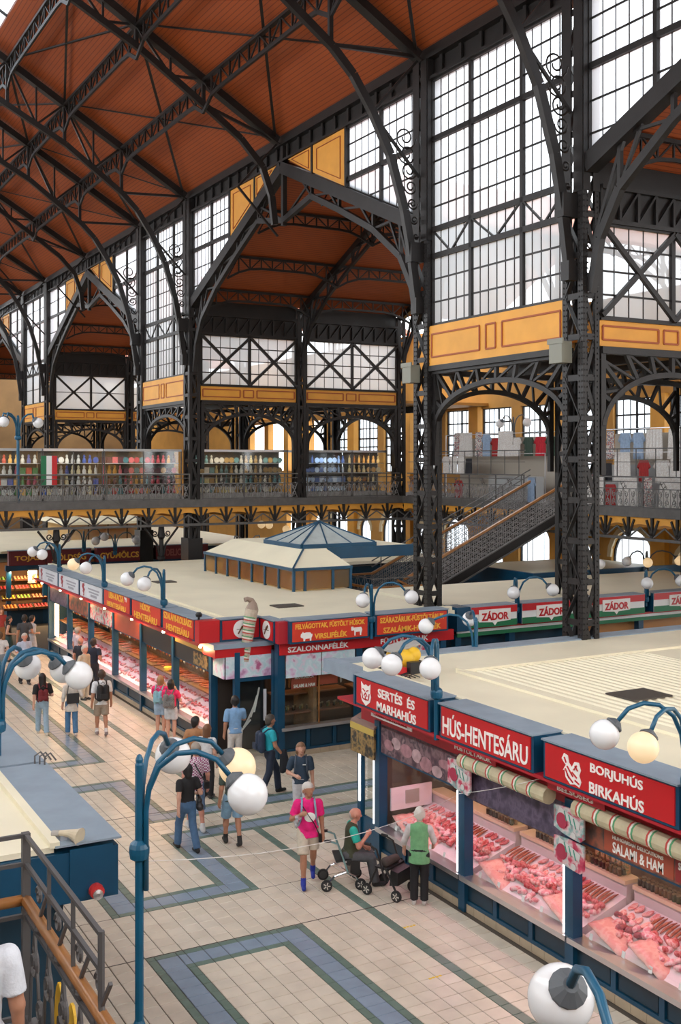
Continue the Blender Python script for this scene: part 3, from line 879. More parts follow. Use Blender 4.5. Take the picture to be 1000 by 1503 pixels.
# ---------------------------------------------------------------- the opposite side of the hall (behind and left of the view)
lw = MB()
lw.box(-3.6, -3.3, -8, 102, 10.2, 11.3)
for y in [0.7] + YC + [-6.5, 94.7, 101]: lw.box(-3.7, -3.2, y, y + CW, 0, 18.9)
lw.box(-14.4, -3.4, -8, 102, 10.35, 10.5)
lw.box(-14.6, -14.2, -8, 102, 0, 6.6).box(-14.6, -14.2, -8, 102, 9.8, 10.5)
for y in np.arange(-8, 102, 3.2): lw.box(-14.6, -14.2, y, y + .9, 6.6, 9.8)
lw.build('wall_left', YWALL, kind='structure')
fw = MB(); fw.box(-14.4, XW, -8.4, -8.0, 0, 8)
for x in np.arange(-3.5, 17.5, 3.4): fw.box(x, x + .9, -8.4, -8, 8, 19)
fw.box(-14.4, -3.5, -8.4, -8, 8, 10.5).box(17.2, XW, -8.4, -8, 8, 14).box(-3.5, 17.2, -8.4, -8, 16.5, 19.3)
fw.build('wall_front', YWALL, kind='structure')
MB().box(-14.4, -9, -8, 102, -.05, -.012).build('floor', GROUT, kind='structure')

lattice_column('aisle_column', 22.13, 22.57, 76.05, 76.6, 0, 14.4, 'slimmer iron lattice column carrying the cross wall of a side hall', 'aisle columns of the side halls', step=1.1, detail=False)
# ================================================================ GALLERIES, BRIDGE, STAIRS
GZ = 5.85
def rail_panel_mesh(w, h, m, dense=False):
    b = MB(); mp = lambda u, v: (u, 0, v)
    for u in (0, w / 2): b.tube([mp(u, 0), mp(u, h)], .016, 4)
    for sg, c in ((1, w * .25), (-1, w * .75)):
        scroll(b, mp, (c, h * .28), w * .17, 1.4, -PI / 2, sg, .015)
        scroll(b, mp, (c, h * .70), w * .17, 1.4, PI / 2, -sg, .015)
        b.tube([mp(c - w * .2, h * .02), mp(c, h * .5), mp(c + w * .2, h * .98)], .014, 4)
        b.tube([mp(c + w * .2, h * .02), mp(c, h * .5), mp(c - w * .2, h * .98)], .014, 4)
    return b.mesh('scroll_panel', m)
RP = rail_panel_mesh(.62, .62, IRON3)
RP2 = None
def diamond_mesh(m):
    b = MB(); mp = lambda u, v: (u, 0, v)
    pts = [(0, -.12), (.09, 0), (0, .12), (-.09, 0), (0, -.12)]
    b.tube([mp(*p) for p in pts], .016, 4)
    scroll(b, mp, (-.13, -.07), .05, 1.2, 0, 1, .013); scroll(b, mp, (.13, .07), .05, 1.2, PI, 1, .013)
    return b.mesh('diamond', m)
DM = diamond_mesh(IRON2)
def railing(mp, u0, u1, z0, rz, label, group, h=1.12):
    t = thing('gallery_railing', label, 'railing', mp((u0 + u1) / 2, z0), group)
    off = Vector(OFF[t])
    n = max(1, round((u1 - u0) / .62)); w = (u1 - u0) / n
    bar('base_rail', mp(u0, z0 + .06), mp(u1, z0 + .06), .05, .04, IRON2, t)
    bar('mid_rail', mp(u0, z0 + .70), mp(u1, z0 + .70), .04, .03, IRON2, t)
    bar('upper_rail', mp(u0, z0 + .95), mp(u1, z0 + .95), .03, .03, IRON2, t)
    bar('top_rail', mp(u0, z0 + h), mp(u1, z0 + h), .07, .05, IRON2, t)
    for k in range(n):
        u = u0 + w * k
        o = link('scroll_panel', RP, t, loc=Vector(mp(u, z0 + .07)) - off, rot=(0, 0, rz), scale=(w / .62, 1, 1))
        if k % 3 == 1: link('diamond', DM, t, loc=Vector(mp(u + w / 2, z0 + .83)) - off, rot=(0, 0, rz))
    for k in range(0, n + 1, 3):
        bar('post', mp(u0 + w * k, z0), mp(u0 + w * k, z0 + h + .02), .045, .045, IRON2, t)
    return t
COFFER = {}
def deck(name, label, x0, x1, y0, y1, along, edge, pitch=1.16):
    """gallery deck: slab, fascia plates, vaulted ochre coffers between cross beams, lattice edge girder"""
    t = thing(name, label, 'gallery', ((x0 + x1) / 2, (y0 + y1) / 2, 0))
    boxo('deck_slab', x0, x1, y0, y1, GZ - .22, GZ, mat('deck_grey', (.10, .095, .09), .7), t)
    u0, u1 = (x0, x1) if along == 'x' else (y0, y1)
    P = (lambda u, z, d=0: (u, y0 + d, z)) if along == 'x' else (lambda u, z, d=0: (x0 + d, u, z))
    bar('edge_fascia', P(u0, GZ - .12, -.03), P(u1, GZ - .12, -.03), .07, .30, IRON2, t)
    bar('edge_moulding', P(u0, GZ - .27, -.05), P(u1, GZ - .27, -.05), .06, .05, IRON2, t)
    bar('bottom_chord', P(u0, 4.80, 0), P(u1, 4.80, 0), .12, .1, IRON2, t)
    n = round((u1 - u0) / pitch); w = (u1 - u0) / n
    dep = min(3.0, (y1 - y0) if along == 'x' else (x1 - x0))
    c = MB(); m = 8
    pr = [(w * k / m, .17 * math.sin(PI * k / m) ** .8) for k in range(m + 1)]
    top = GZ - .28
    poly = [(a, top - .42 + z) for a, z in pr] + [(w, top), (0, top)]
    if along == 'x': c.prism([(a, 0, z) for a, z in poly], (0, dep, 0))
    else: c.prism([(0, a, z) for a, z in poly], (dep, 0, 0))
    cm = c.mesh('vault_coffer', YEL)
    br = MB()
    o0 = Vector(P(0, 0, 0))
    Q = lambda u, z, d=0: tuple(Vector(P(u, z, d)) - o0)
    br.bar(Q(0, top - .05), Q(0, top - .05, dep), .14, .4)
    br.bar(Q(-.28, top - .1), Q(0, 4.85), .07, .07); br.bar(Q(.28, top - .1), Q(0, 4.85), .07, .07)
    br.bar(Q(0, top), Q(0, 4.8), .1, .1)
    br.lathe(Q(0, 4.98), [(.02, -.1), (.1, 0), (.02, .1)], 6)
    bm = br.mesh('cross_beam', IRON)
    lt = MB(); lt.bar(Q(0, 4.83), Q(w / 2, top - .36), .05, .05); lt.bar(Q(w / 2, top - .36), Q(w, 4.83), .05, .05)
    lm = lt.mesh('girder_lattice', IRON2)
    off = Vector(OFF[t])
    for k in range(n):
        base = Vector(P(u0 + w * k, 0, 0)) - off
        link('vault_coffer', cm, t, loc=base + Vector((0, .02, 0) if along == 'x' else (.02, 0, 0)))
        link('cross_beam', bm, t, loc=base)
        link('girder_lattice', lm, t, loc=base)
    return t
deck('footbridge', 'iron footbridge with yellow vaulted coffers crossing the nave, lined with souvenir kiosks', 4.5, 32.7, 44.35, 50.8, 'x', 44.35)
deck('side_gallery', 'iron gallery with yellow vaulted coffers running along the ochre outer wall', 27.7, 32.7, 6.0, 44.3, 'y', 27.7)
for a, b, lab in ((6.0, 16.9, 'scrolled iron railing of the footbridge over the nave'), (17.5, 22.1, 'scrolled iron railing of the footbridge beside the dark nave column'), (22.6, 27.5, 'scrolled iron railing of the footbridge end near the outer wall')):
    railing(lambda u, z: (u, 44.36, z), a, b, GZ, 0, lab, None)
for a, b, lab in ((8.0, 19.3, 'scrolled iron railing of the side gallery where embroidered cloths hang'), (20.0, 25.9, 'scrolled iron railing of the side gallery behind the front columns'), (26.6, 31.8, 'scrolled iron railing of the side gallery before the stair head'), (35.2, 44.0, 'scrolled iron railing of the side gallery beyond the stair head')):
    railing(lambda u, z: (27.74, u, z), a, b, GZ, PI / 2, lab, None)
# taller wire screen on the side gallery railing
t = thing('wire_screen', 'tall thin iron screen of upright bars above the side gallery railing', 'screen', (27.8, 30, GZ + 1.1))
for y in np.arange(9, 44, .95):
    if 31.9 < y < 35.1: continue
    bar('upright', (27.8, y, GZ + 1.1), (27.8, y, GZ + 2.12), .025, .025, IRON2, t)
for (a, b) in ((8.5, 31.8), (35.2, 44)):
    bar('screen_rail', (27.8, a, GZ + 2.12), (27.8, b, GZ + 2.12), .04, .04, IRON2, t); bar('screen_rail', (27.8, a, GZ + 1.65), (27.8, b, GZ + 1.65), .02, .02, IRON2, t)

# slender cast columns with flared brackets under the bridge
for x in (11.25, 15.72):
    t = thing('cast_column', 'slender ringed cast iron column with flared brackets under the footbridge', 'column', (x, 44.6, 0), 'slender columns under the footbridge')
    MB().lathe((x, 44.6, 0), [(.2, 0), (.2, .3), (.11, .4), (.10, 2.4), (.16, 2.45), (.16, 2.55), (.1, 2.6), (.1, 3.3), (.17, 3.36), (.17, 3.46), (.1, 3.5), (.1, 4.2), (.16, 4.3), (.12, 4.78)], 10).build('shaft', IRON, t, smooth=False)
    for dx in (-1, 1):
        m = MB()
        m.tube([(x + dx * .08, 44.6, 3.5), (x + dx * .2, 44.6, 4.0), (x + dx * .75, 44.6, 4.7)], .05, 5)
        scroll(m, lambda a, b: (a, 44.6, b), (x + dx * .28, 4.45), .14, 1.4, PI if dx > 0 else 0, dx, .025)
        m.build('bracket', IRON, t)

# ---------------------------------------------------------------- stairs to the side gallery
st = thing('staircase', 'iron staircase with wooden handrails climbing to the side gallery', 'staircase', (21, 33.6, 0))
sx0, sx1 = 20.35, 27.7; sl = .454
rz = lambda x: 3.65 + sl * (x - 20.91)
NS = 19
for k in range(NS):
    x = sx0 + (sx1 - sx0) * k / NS; z = rz(x) - .95 + .08
    boxo('tread', x, x + (sx1 - sx0) / NS + .04, 32.55, 34.7, z - .04, z, IRON, st)
    boxo('riser', x, x + .02, 32.55, 34.7, z - .19, z - .04, IRON, st)
pan = MB(); mpz = lambda u, v: (u, 0, v + sl * u)
for u in np.arange(0, .36, .09): pan.tube([mpz(u, 0), mpz(u, .88)], .014, 4)
for j in range(4):
    scroll(pan, mpz, (.09, .12 + .22 * j), .07, 1.2, 0, 1, .015); scroll(pan, mpz, (.27, .12 + .22 * j), .07, 1.2, PI, -1, .015)
    pan.tube([mpz(0, .01 + .22 * j), mpz(.36, .01 + .22 * j)], .014, 4)
pmesh = pan.mesh('scroll_panel', IRON3)
for y in (32.5, 34.75):
    A = lambda x, dz: (x, y, rz(x) + dz)
    bar('stringer', A(sx0, -1.12), A(sx1, -1.12), .08, .36, IRON, st, (0, 1, 0)) if False else bar('stringer', A(sx0, -1.14), A(sx1, -1.14), .09, .34, IRON, st)
    bar('stringer_flange', A(sx0, -1.32), A(sx1, -1.32), .2, .05, IRON2, st)
    bar('stringer_flange', A(sx0, -.95), A(sx1, -.95), .14, .04, IRON2, st)
    bar('handrail', A(sx0, 0), A(sx1, 0), .1, .075, WOOD, st)
    bar('iron_rail', A(sx0, -.07), A(sx1, -.07), .05, .03, IRON2, st)
    if y > 34:
        for dz in (.24, .46): bar('iron_rail', A(sx0, dz), A(sx1, dz), .035, .035, IRON2, st)
        for k in range(8):
            x = sx0 + .4 + k * .93; bar('rail_post', A(x, 0), A(x, .46), .03, .03, IRON2, st)
    n = int((sx1 - sx0) / .36)
    for k in range(n):
        x = sx0 + .36 * k
        link('scroll_panel', pmesh, st, loc=(x - 21, y - 33.6, rz(x) - .94))
# landing and lower flight
zl = rz(sx0) - .95
boxo('landing', 17.9, sx0, 30.6, 34.8, zl - .12, zl, IRON2, st)
def flat_rail(p, q):
    p = Vector(p); q = Vector(q)
    bar('handrail', p, q, .09, .07, WOOD, st); bar('iron_rail', p - Vector((0, 0, .85)), q - Vector((0, 0, .85)), .06, .06, IRON2, st)
    bar('iron_rail', p + Vector((0, 0, .3)), q + Vector((0, 0, .3)), .03, .03, IRON2, st)
    bar('iron_rail', p - Vector((0, 0, .1)), q - Vector((0, 0, .1)), .03, .03, IRON2, st)
    n = max(1, int((q - p).length / .28)); m = MB()
    for k in range(n):
        a = p.lerp(q, k / n); b = p.lerp(q, (k + 1) / n); dn = Vector((0, 0, -.85))
        m.tube([a, a + dn], .016, 4); m.tube([a + dn, b], .013, 4); m.tube([a, b + dn], .013, 4)
    m.build('balustrade', IRON3, st)
flat_rail((17.95, 34.75, zl + .95), (sx0, 34.75, zl + .95))
flat_rail((17.95, 30.65, zl + .95), (17.95, 34.75, zl + .95))
flat_rail((17.95, 30.65, zl + .95), (20.0, 30.65, zl + .95))
lx = 20.0; le = 24.2
for y in (30.6, 32.4):
    flat_rail((lx, y, zl + .95), (le, y, zl + .95 - 2.0))
for k in range(12):
    x = lx + (le - lx) * k / 12; z = zl - 2.0 * (k + 1) / 13
    boxo('tread', x, x + .38, 30.65, 32.35, z - .05, z, IRON2, st)
for (x, y) in ((18.1, 30.8), (18.1, 34.6), (20.2, 34.6), (20.2, 30.8)):
    bar('support_post', (x, y, 0), (x, y, zl - .1), .1, .1, IRON, st)
boxo('notice', 20.6, 21.0, 30.55, 30.58, zl + .45, zl + .75, WHITE, st)
# ================================================================ STALLS
EMB = {
 'pig': [(-.5, .02), (-.46, .2), (-.36, .26), (-.3, .36), (-.24, .26), (0, .3), (.3, .28), (.45, .12), (.5, .18), (.47, 0), (.4, -.1), (.38, -.34), (.28, -.34), (.26, -.16), (-.1, -.18), (-.14, -.34), (-.25, -.34), (-.26, -.14), (-.38, -.1), (-.46, -.06)],
 'cow': [(-.52, .2), (-.5, .36), (-.42, .32), (-.36, .38), (-.3, .26), (.4, .28), (.5, .1), (.47, -.2), (.43, .08), (.4, -.38), (.3, -.38), (.28, -.08), (-.1, -.1), (-.12, -.38), (-.22, -.38), (-.24, 0), (-.36, .06), (-.42, .0), (-.5, .04)],
 'crest': [(-.42, .5), (-.2, .36), (0, .44), (.2, .36), (.42, .5), (.38, .1), (.46, -.1), (.36, -.34), (.0, -.55), (-.36, -.34), (-.46, -.1), (-.38, .1)],
 'lamb': [(-.5, .3), (-.38, .5), (-.18, .46), (-.12, .22), (.02, .1), (.16, .32), (.38, .34), (.48, .1), (.4, -.1), (.5, -.3), (.42, -.5), (.2, -.44), (-.05, -.5), (-.3, -.3), (-.34, -.05), (-.44, -.1), (-.28, .12), (-.42, .22)],
 'glyph': [(.2, .5), (-.25, .45), (-.4, .2), (-.1, .0), (-.2, -.15), (.05, -.3), (-.05, -.5), (.2, -.45), (.15, -.2), (.4, .05), (.15, .12), (.05, .3), (.3, .3)],
}
def emblem(kind, c, size, facing, m, parent, name='emblem'):
    b = MB(); pts = EMB[kind]
    if facing == '-x': P = lambda u, v, d: (c[0] + d, c[1] - u * size, c[2] + v * size)
    else: P = lambda u, v, d: (c[0] + u * size, c[1] + d, c[2] + v * size)
    b.prism([P(u, v, -.008) for u, v in pts], (.01, 0, 0) if facing == '-x' else (0, .01, 0))
    o = b.build(name, m, parent)
    if kind in ('crest', 'lamb'):
        d = MB()
        ln = [((-.25, .2), (-.05, .12)), ((.25, .2), (.05, .12)), ((-.15, -.1), (0, .05)), ((.15, -.1), (0, .05)), ((-.2, -.25), (.2, -.25)), ((0, -.1), (0, -.3)), ((-.34, .05), (-.25, -.25)), ((.34, .05), (.25, -.25))] if kind == 'crest' else \
             [((-.35, .38), (-.25, .2)), ((-.2, .1), (.1, -.2)), ((.2, .2), (.35, .05)), ((.05, -.05), (.3, -.2)), ((-.2, -.2), (.1, -.4)), ((.15, .05), (.3, .22)), ((-.3, .0), (-.1, -.3)), ((.2, -.3), (.42, -.38))]
        for p, q in ln: d.bar(P(*p, -.012), P(*q, -.012), .012, .02)
        d.build('emblem_lines', RED, o)
    return o

def sign_box(parent, facing, f, u0, u1, z0, z1, depth, face, lines=(), font=LETW, bold=.02, emb=(), frame=TEAL, name='sign_box', pad=.06):
    """projecting box sign; f = coordinate of its face; u runs along y ('-x') or x ('-y')"""
    s = link(name, None, parent); s.empty_display_size = .1
    b = MB(); g = MB(); t = MB()
    if facing == '-x':
        b.box(f + .02, f + depth, u0, u1, z0, z1); g.box(f, f + .02, u0 + pad, u1 - pad, z0 + pad * .8, z1 - pad * .5)
        t.box(f - .02, f + depth, u0 - .01, u1 + .01, z1, z1 + .025)
    else:
        b.box(u0, u1, f + .02, f + depth, z0, z1); g.box(u0 + pad, u1 - pad, f, f + .02, z0 + pad * .8, z1 - pad * .5)
        t.box(u0 - .01, u1 + .01, f - .02, f + depth, z1, z1 + .025)
    b.build('box_body', frame, s); g.build('sign_face', face, s); t.build('top_sheet', GREYTOP, s)
    for (txt, cu, cz, w, h) in lines:
        c = (f - .004, cu, cz) if facing == '-x' else (cu, f - .004, cz)
        text(txt, font, c, (w, h), facing, s, bold)
    for (k, cu, cz, size, m) in emb:
        emblem(k, (f - .004, cu, cz) if facing == '-x' else (cu, f - .004, cz), size, facing, m, s)
    return s

def corrugated(x0, x1, y0, y1, z, pitch=.16, h=.022):
    b = MB(); x = x0
    pts = []
    while x < x1 - 1e-6:
        e = min(x + pitch, x1); w = e - x
        pts += [(x, z), (x + w * .55, z), (x + w * .65, z + h), (x + w * .9, z + h)]; x = e
    pts.append((x1, z))
    vs = []; fs = []
    for (a, b_) in pts: vs += [(a, y0, b_), (a, y1, b_)]
    for k in range(len(pts) - 1): fs.append((2 * k, 2 * k + 2, 2 * k + 3, 2 * k + 1))
    return b.add(vs, fs)

def front_bay(t, facing, f, u0, u1, counter=True, sill=.56, glass_top=2.02, poster=None, poster_z=(2.02, 2.56), npan=3, base_m=TEAL2):
    """one shop-front bay: tiled skirting, panelled blue base, steel sill, glass pane, poster band; post at u1"""
    D = (lambda a, b, c, d, e, g: (a, b, c, d, e, g)) if facing == '-x' else (lambda a, b, c, d, e, g: (c, d, a, b, e, g))
    B = lambda name, d0, d1, a, b, z0, z1, m: boxo(name, *D(f + d0, f + d1, a, b, z0, z1), m, t)
    n = max(1, round((u1 - u0) / .3))
    for k in range(n):
        a = u0 + (u1 - u0) * k / n
        B('skirting_tile', 0, .06, a + .004, a + (u1 - u0) / n - .004, 0, .13, SKIRT)
    B('base_core', .06, .12, u0, u1, .0, sill, base_m)
    w = (u1 - u0) / npan
    for k in range(npan):
        a = u0 + w * k
        B('base_stile', .015, .07, a, a + .1, .14, sill, TEAL)
        B('base_panel', .04, .07, a + .14, a + w - .04, .2, sill - .08, base_m)
    B('base_rail', .015, .07, u0, u1, .13, .19, TEAL); B('base_rail', .015, .07, u0, u1, sill - .07, sill, TEAL)
    B('sill', -.09, .22, u0 + .02, u1 - .02, sill, sill + .035, STEEL)
    B('sill_lip', -.1, -.075, u0 + .02, u1 - .02, sill - .03, sill + .05, STEEL)
    B('glass_pane', .10, .106, u0 + .09, u1 - .09, sill + .04, glass_top, SHOPGLASS)
    if poster:
        o = B('poster_board', .0, .04, u0 + .05, u1 - .05, poster_z[0], poster_z[1], poster)
    B('head_rail', .02, .1, u0, u1, glass_top - .04, glass_top + .03, TEAL)
SKIRT = mat('skirting_tile', (.46, .37, .26), .4, 0, .12, 3)

P_SAUS = pattern('print_purple_sausages', [(.04, .025, .035), (.10, .05, .065), (.22, .13, .14), (.06, .035, .05), (.3, .2, .2)], 4.5, 'noise')
P_DARK = pattern('print_dark_fruit', [(.03, .02, .04), (.06, .045, .08), (.12, .09, .14), (.05, .035, .07)], 6, 'noise')
P_COW = pattern('print_cattle', [(.03, .025, .02), (.10, .06, .05), (.30, .09, .05), (.05, .04, .035)], 3.5, 'noise')
P_ORANGE = mat('print_terracotta', (.36, .07, .035), .5, 0, .1, 3)
P_CHEESE = pattern('print_cheese', [(.015, .015, .015), (.04, .045, .025), (.32, .20, .07), (.02, .02, .018), (.025, .03, .02)], 5, 'noise')
P_PURP = pattern('print_salami_violet', [(.45, .22, .38), (.62, .42, .60), (.60, .70, .74), (.45, .62, .66), (.66, .56, .66), (.42, .10, .22)], 3.0, 'noise')
P_SALAMI = pattern('print_salami_slices', [(.35, .02, .06), (.55, .06, .12), (.65, .55, .55), (.2, .4, .38), (.45, .03, .08)], 5, 'noise')
P_MEAT = pattern('print_meat', [(.20, .03, .03), (.42, .10, .08), (.55, .40, .30), (.12, .03, .03)], 5, 'noise')
MENU = mat('black_menu_board', (.012, .012, .013), .35)

# ---------------------------------------------------------------- right butcher stall
rs = thing('butcher_stall', 'butcher stall with big red signs, cream roof and pink-lit meat windows', 'stall', (10.6, 14, 0))
boxo('floor_slab', 10.7, 17.0, 5.0, 18.3, 0, .05, DARK, rs)
PY = [17.84, 15.07, 12.36, 9.62, 6.9]
front_bay(rs, '-x', 10.6, PY[1], PY[0], poster=P_SAUS)
front_bay(rs, '-x', 10.6, PY[2], PY[1], poster=P_DARK, poster_z=(1.92, 2.5), glass_top=1.95)
front_bay(rs, '-x', 10.6, PY[3], PY[2], poster=P_COW, poster_z=(2.05, 2.56), glass_top=2.05)
front_bay(rs, '-x', 10.6, PY[4], PY[3], poster=P_COW)
for y in PY:
    boxo('front_post', 10.56, 10.74, y - .09, y + .09, 0, 2.6, TEAL, rs)
    boxo('light_strip', 10.55, 10.6, y + .1, y + .122, .62, 1.98, LED, rs)
boxo('fascia', 10.6, 10.72, 5, 18.5, 2.5, 3.0, DRED, rs); boxo('soffit', 10.07, 10.7, 5, 18.5, 2.94, 2.99, DRED, rs)
# glazed side leaf at the passage corner
boxo('side_base', 10.62, 10.68, 17.95, 18.55, .13, .62, TEAL, rs); boxo('side_glass', 10.64, 10.65, 17.95, 18.55, .62, 2.1, SHOPGLASS, rs)
boxo('side_post', 10.58, 10.68, 18.5, 18.62, 0, 2.5, TEAL, rs); boxo('light_strip', 10.56, 10.6, 18.5, 18.54, .9, 2.0, LED, rs)
boxo('corner_board', 10.5, 10.54, 17.85, 18.75, 1.85, 2.42, P_CHEESE, rs)
MB().prism([(10.5, 17.85, 2.42), (10.5, 18.75, 2.42), (10.95, 18.75, 2.62), (10.95, 17.85, 2.62)], (0, 0, .04)).build('corner_canopy', mat('brown_canopy', (.25, .16, .13), .6), rs)
boxo('yellow_strip', 10.49, 10.5, 17.85, 18.75, 2.3, 2.42, mat('ochre_strip', (.5, .36, .08), .5), rs)
# printed sausages on the first poster
for k, (y, z, r1, r2) in enumerate(((17.45, 2.22, .17, .1), (17.2, 2.3, .16, .11), (16.85, 2.25, .2, .12), (16.5, 2.24, .16, .12), (16.2, 2.16, .2, .13), (15.85, 2.12, .16, .1), (15.6, 2.3, .2, .08))):
    pts = [(10.592, y + r1 * math.cos(a), z + r2 * math.sin(a)) for a in np.linspace(0, 2 * PI, 15)[:-1]]
    MB().prism(pts, (.008, 0, 0)).build('sausage_print', mat('print_sausage_%d' % (k % 2), ((.34, .17, .19), (.42, .28, .29))[k % 2], .5, 0, .25, 9), rs)
# box signs
zt, zb = 3.53, 2.98
sign_box(rs, '-x', 10.05, 15.27, 17.78, zb, zt, .55, RED, [('SERTÉS  ÉS', 16.32, 3.37, 1.22, .2), ('MARHAHÚS', 16.32, 3.13, 1.3, .2)], emb=[('crest', 17.36, 3.25, .4, LETW)])
sign_box(rs, '-x', 10.05, 12.55, 14.97, zb, zt, .55, RED, [('HÚS-HENTESÁRU', 13.76, 3.25, 2.2, .36)], bold=.012)
sign_box(rs, '-x', 10.05, 9.75, 12.33, zb, zt, .55, RED, [('BORJUHÚS', 10.83, 3.38, .98, .19), ('BIRKAHÚS', 10.83, 3.13, 1.02, .19)], emb=[('lamb', 11.7, 3.25, .4, LETW)])
sign_box(rs, '-x', 10.05, 6.9, 9.5, zb, zt, .55, RED)
for (a, b) in ((14.97, 15.27), (12.33, 12.55), (9.5, 9.75)): boxo('sign_gap', 10.3, 10.6, a, b, zb, zt - .02, TEAL, rs)
boxo('corner_cap', 10.05, 10.6, 17.78, 17.84, zb, zt, TEAL, rs)
for (s_, y, w, m, z) in (('CSEMEGE-KÜLÖNLEGESSÉG', 16.9, 1.15, DRED, 2.86), ('FÜSTÖLTÁRUK', 14.35, 1.0, LETW, 2.84), ('BELSŐSÉG', 11.9, .75, LETW, 2.84)):
    if m is DRED: boxo('small_sign', 10.28, 10.3, y - .72, y + .68, 2.78, 2.95, WHITE, rs)
    else: boxo('small_sign', 10.28, 10.3, y - .6, y + .6, 2.76, 2.94, DRED, rs)
    text(s_, m, (10.275, y, z), (w, .09), '-x', rs, .02)
text('SALAMI & HAM', LETW, (10.59, 11.0, 2.17), (.95, .15), '-x', rs, .015)
boxo('poster_panel', 10.592, 10.6, 10.35, 11.65, 2.08, 2.54, P_ORANGE, rs)
text('HUNGARIAN DELICATIONS', LETW, (10.585, 11.0, 2.31), (.95, .05), '-x', rs, .02)
boxo('poster_panel', 10.592, 10.6, 9.75, 10.32, 2.08, 2.54, mat('print_dark_red', (.25, .02, .02), .5), rs)
text('TOKAJI\nSMOKED\nMEAT', LETW, (10.585, 10.05, 2.3), (.42, .34), '-x', rs, .02)
# salami posters hanging on the posts
for (y, z0, h, n) in ((15.0, 2.0, .55, 1), (12.25, 1.62, .9, 2)):
    p = MB(); ww = .36
    for q in range(n):
        zc = z0 + h * (n - q - .5) / n; hh = h / n * .47
        pts = [(10.46, y + ww * .9 * u, zc + hh * v) for u, v in ((-1, -.7), (-.75, -1), (-.2, -.95), (.4, -.85), (1, -.6), (1, .9), (.2, 1), (-1, .95))]
        p.prism(pts, (.03, 0, 0))
    o = p.build('salami_poster', P_SALAMI, rs)
    for q in range(n):
        zc = z0 + h * (n - q - .5) / n
        a = MB(); a.lathe((10.452, y + .14, zc), [(.115, -.004), (.115, .004)], 16, 'x'); a.build('slice_print', mat('salami_red', (.38, .03, .07), .5), o)
        a = MB(); a.bar((10.452, y + .2, zc + .14), (10.452, y - .25, zc + .02), .006, .11); a.build('roll_print', mat('salami_white', (.6, .6, .58), .5), o)
        for k in range(3):
            a = MB(); a.bar((10.447, y + .08 - .1 * k, zc + .16 - .03 * k), (10.447, y + .03 - .1 * k, zc + .02 - .03 * k), .005, .02); a.build('string_print', mat('print_green', (.05, .3, .22), .5), o)
        a = MB(); a.lathe((10.45, y - .12, zc - .15), [(.05, -.004), (.05, .004)], 12, 'x'); a.build('slice_print', MATS['salami_white'], o)
# rolled striped awnings
for (a, b) in ((14.75, 12.55), (11.95, 9.3)):
    aw = link('rolled_awning', None, rs); aw.empty_display_size = .1
    MB().tube([(10.36, a, 2.62), (10.36, b, 2.62)], .125, 12).build('awning_roll', mat('awning_cloth', (.52, .46, .30), .7, 0, .12, 6), aw)
    k = 0; y = a - .1
    while y > b + .2:
        for dx, cm in ((0, mat('stripe_red', (.5, .05, .04), .6)), (.035, mat('stripe_white', (.75, .73, .65), .6)), (.07, mat('stripe_green', (.08, .32, .14), .6))):
            MB().tube([(10.36, y - dx, 2.62), (10.36, y - dx - .028, 2.62)], .1275, 12).build('awning_stripe', cm, aw)
        y -= .34
# interior: back counter, shelf, walls
boxo('back_wall', 13.6, 13.7, 5, 18.3, 0, 2.9, mat('stall_inner', (.20, .12, .055), .7, 0, .3, 4), rs)
boxo('side_wall', 10.75, 13.6, 18.22, 18.3, 0, 2.0, mat('stall_inner2', (.12, .085, .06), .6), rs)
for k in range(3):
    a, b = PY[k + 1] + .08, PY[k] - .08
    MB().prism([(10.74, a, .58), (11.75, a, .92), (11.75, a, .40), (10.74, a, .40)], (0, b - a, 0)).build('display_tray', mat('tray_white', (.7, .66, .66), .35), rs)
    boxo('service_ledge', 11.72, 12.02, a, b, 1.10, 1.16, mat('cream_ledge', (.70, .62, .40), .4), rs)
    boxo('ledge_support', 11.76, 11.98, a, b, .0, 1.1, mat('ledge_white', (.6, .58, .55), .4), rs)
    boxo('light_tube', 11.0, 11.06, a + .1, b - .1, 1.93, 1.97, LEDP, rs)
    boxo('back_shelf', 13.3, 13.6, a, b, 1.2, 1.24, WOOD2, rs); boxo('back_shelf', 13.3, 13.6, a, b, 1.7, 1.74, WOOD2, rs)
    boxo('hanging_rail', 12.7, 12.74, a, b, 2.28, 2.32, STEEL, rs)
# partition with framed note at the end of the first tray
boxo('tray_end', 10.78, 11.7, 17.68, 17.72, .9, 1.32, mat('tray_end', (.72, .70, .72), .3), rs)
boxo('tray_note', 11.1, 11.4, 17.66, 17.68, 1.0, 1.25, mat('note_grey', (.35, .35, .3), .5), rs)
# roof
ZR = 3.40
roof = corrugated(12.3, 17.0, 4.0, 17.6, ZR, .2, .028)
roof.build('roof_sheet', CREAM, rs)
MB().box(10.6, 12.3, 4, 18.4, ZR - .08, ZR + .005).box(12.3, 26, 17.6, 19.4, ZR - .08, ZR + .005).box(10.6, 12.3, 18.4, 19.4, ZR - .08, ZR + .005).box(17.0, 26, 4, 17.6, ZR - .08, ZR + .01).build('roof_border', CREAM, rs)
boxo('roof_ridge', 12.2, 12.38, 4, 17.6, ZR, ZR + .05, CREAM, rs); boxo('roof_ridge', 12.3, 26, 17.5, 17.75, ZR, ZR + .06, CREAM, rs)
boxo('parapet_sheet', 10.58, 10.72, 4, 18.4, ZR, ZR + .14, CREAM, rs)
boxo('rear_ledge', 11.6, 26, 19.4, 19.9, ZR - .25, ZR + .03, GREYTOP, rs); boxo('rear_fascia', 11.6, 26, 19.8, 19.86, 2.5, ZR - .25, TEAL, rs)
boxo('rear_wall', 11.7, 26, 19.3, 19.4, 0, ZR - .08, TEAL2, rs)
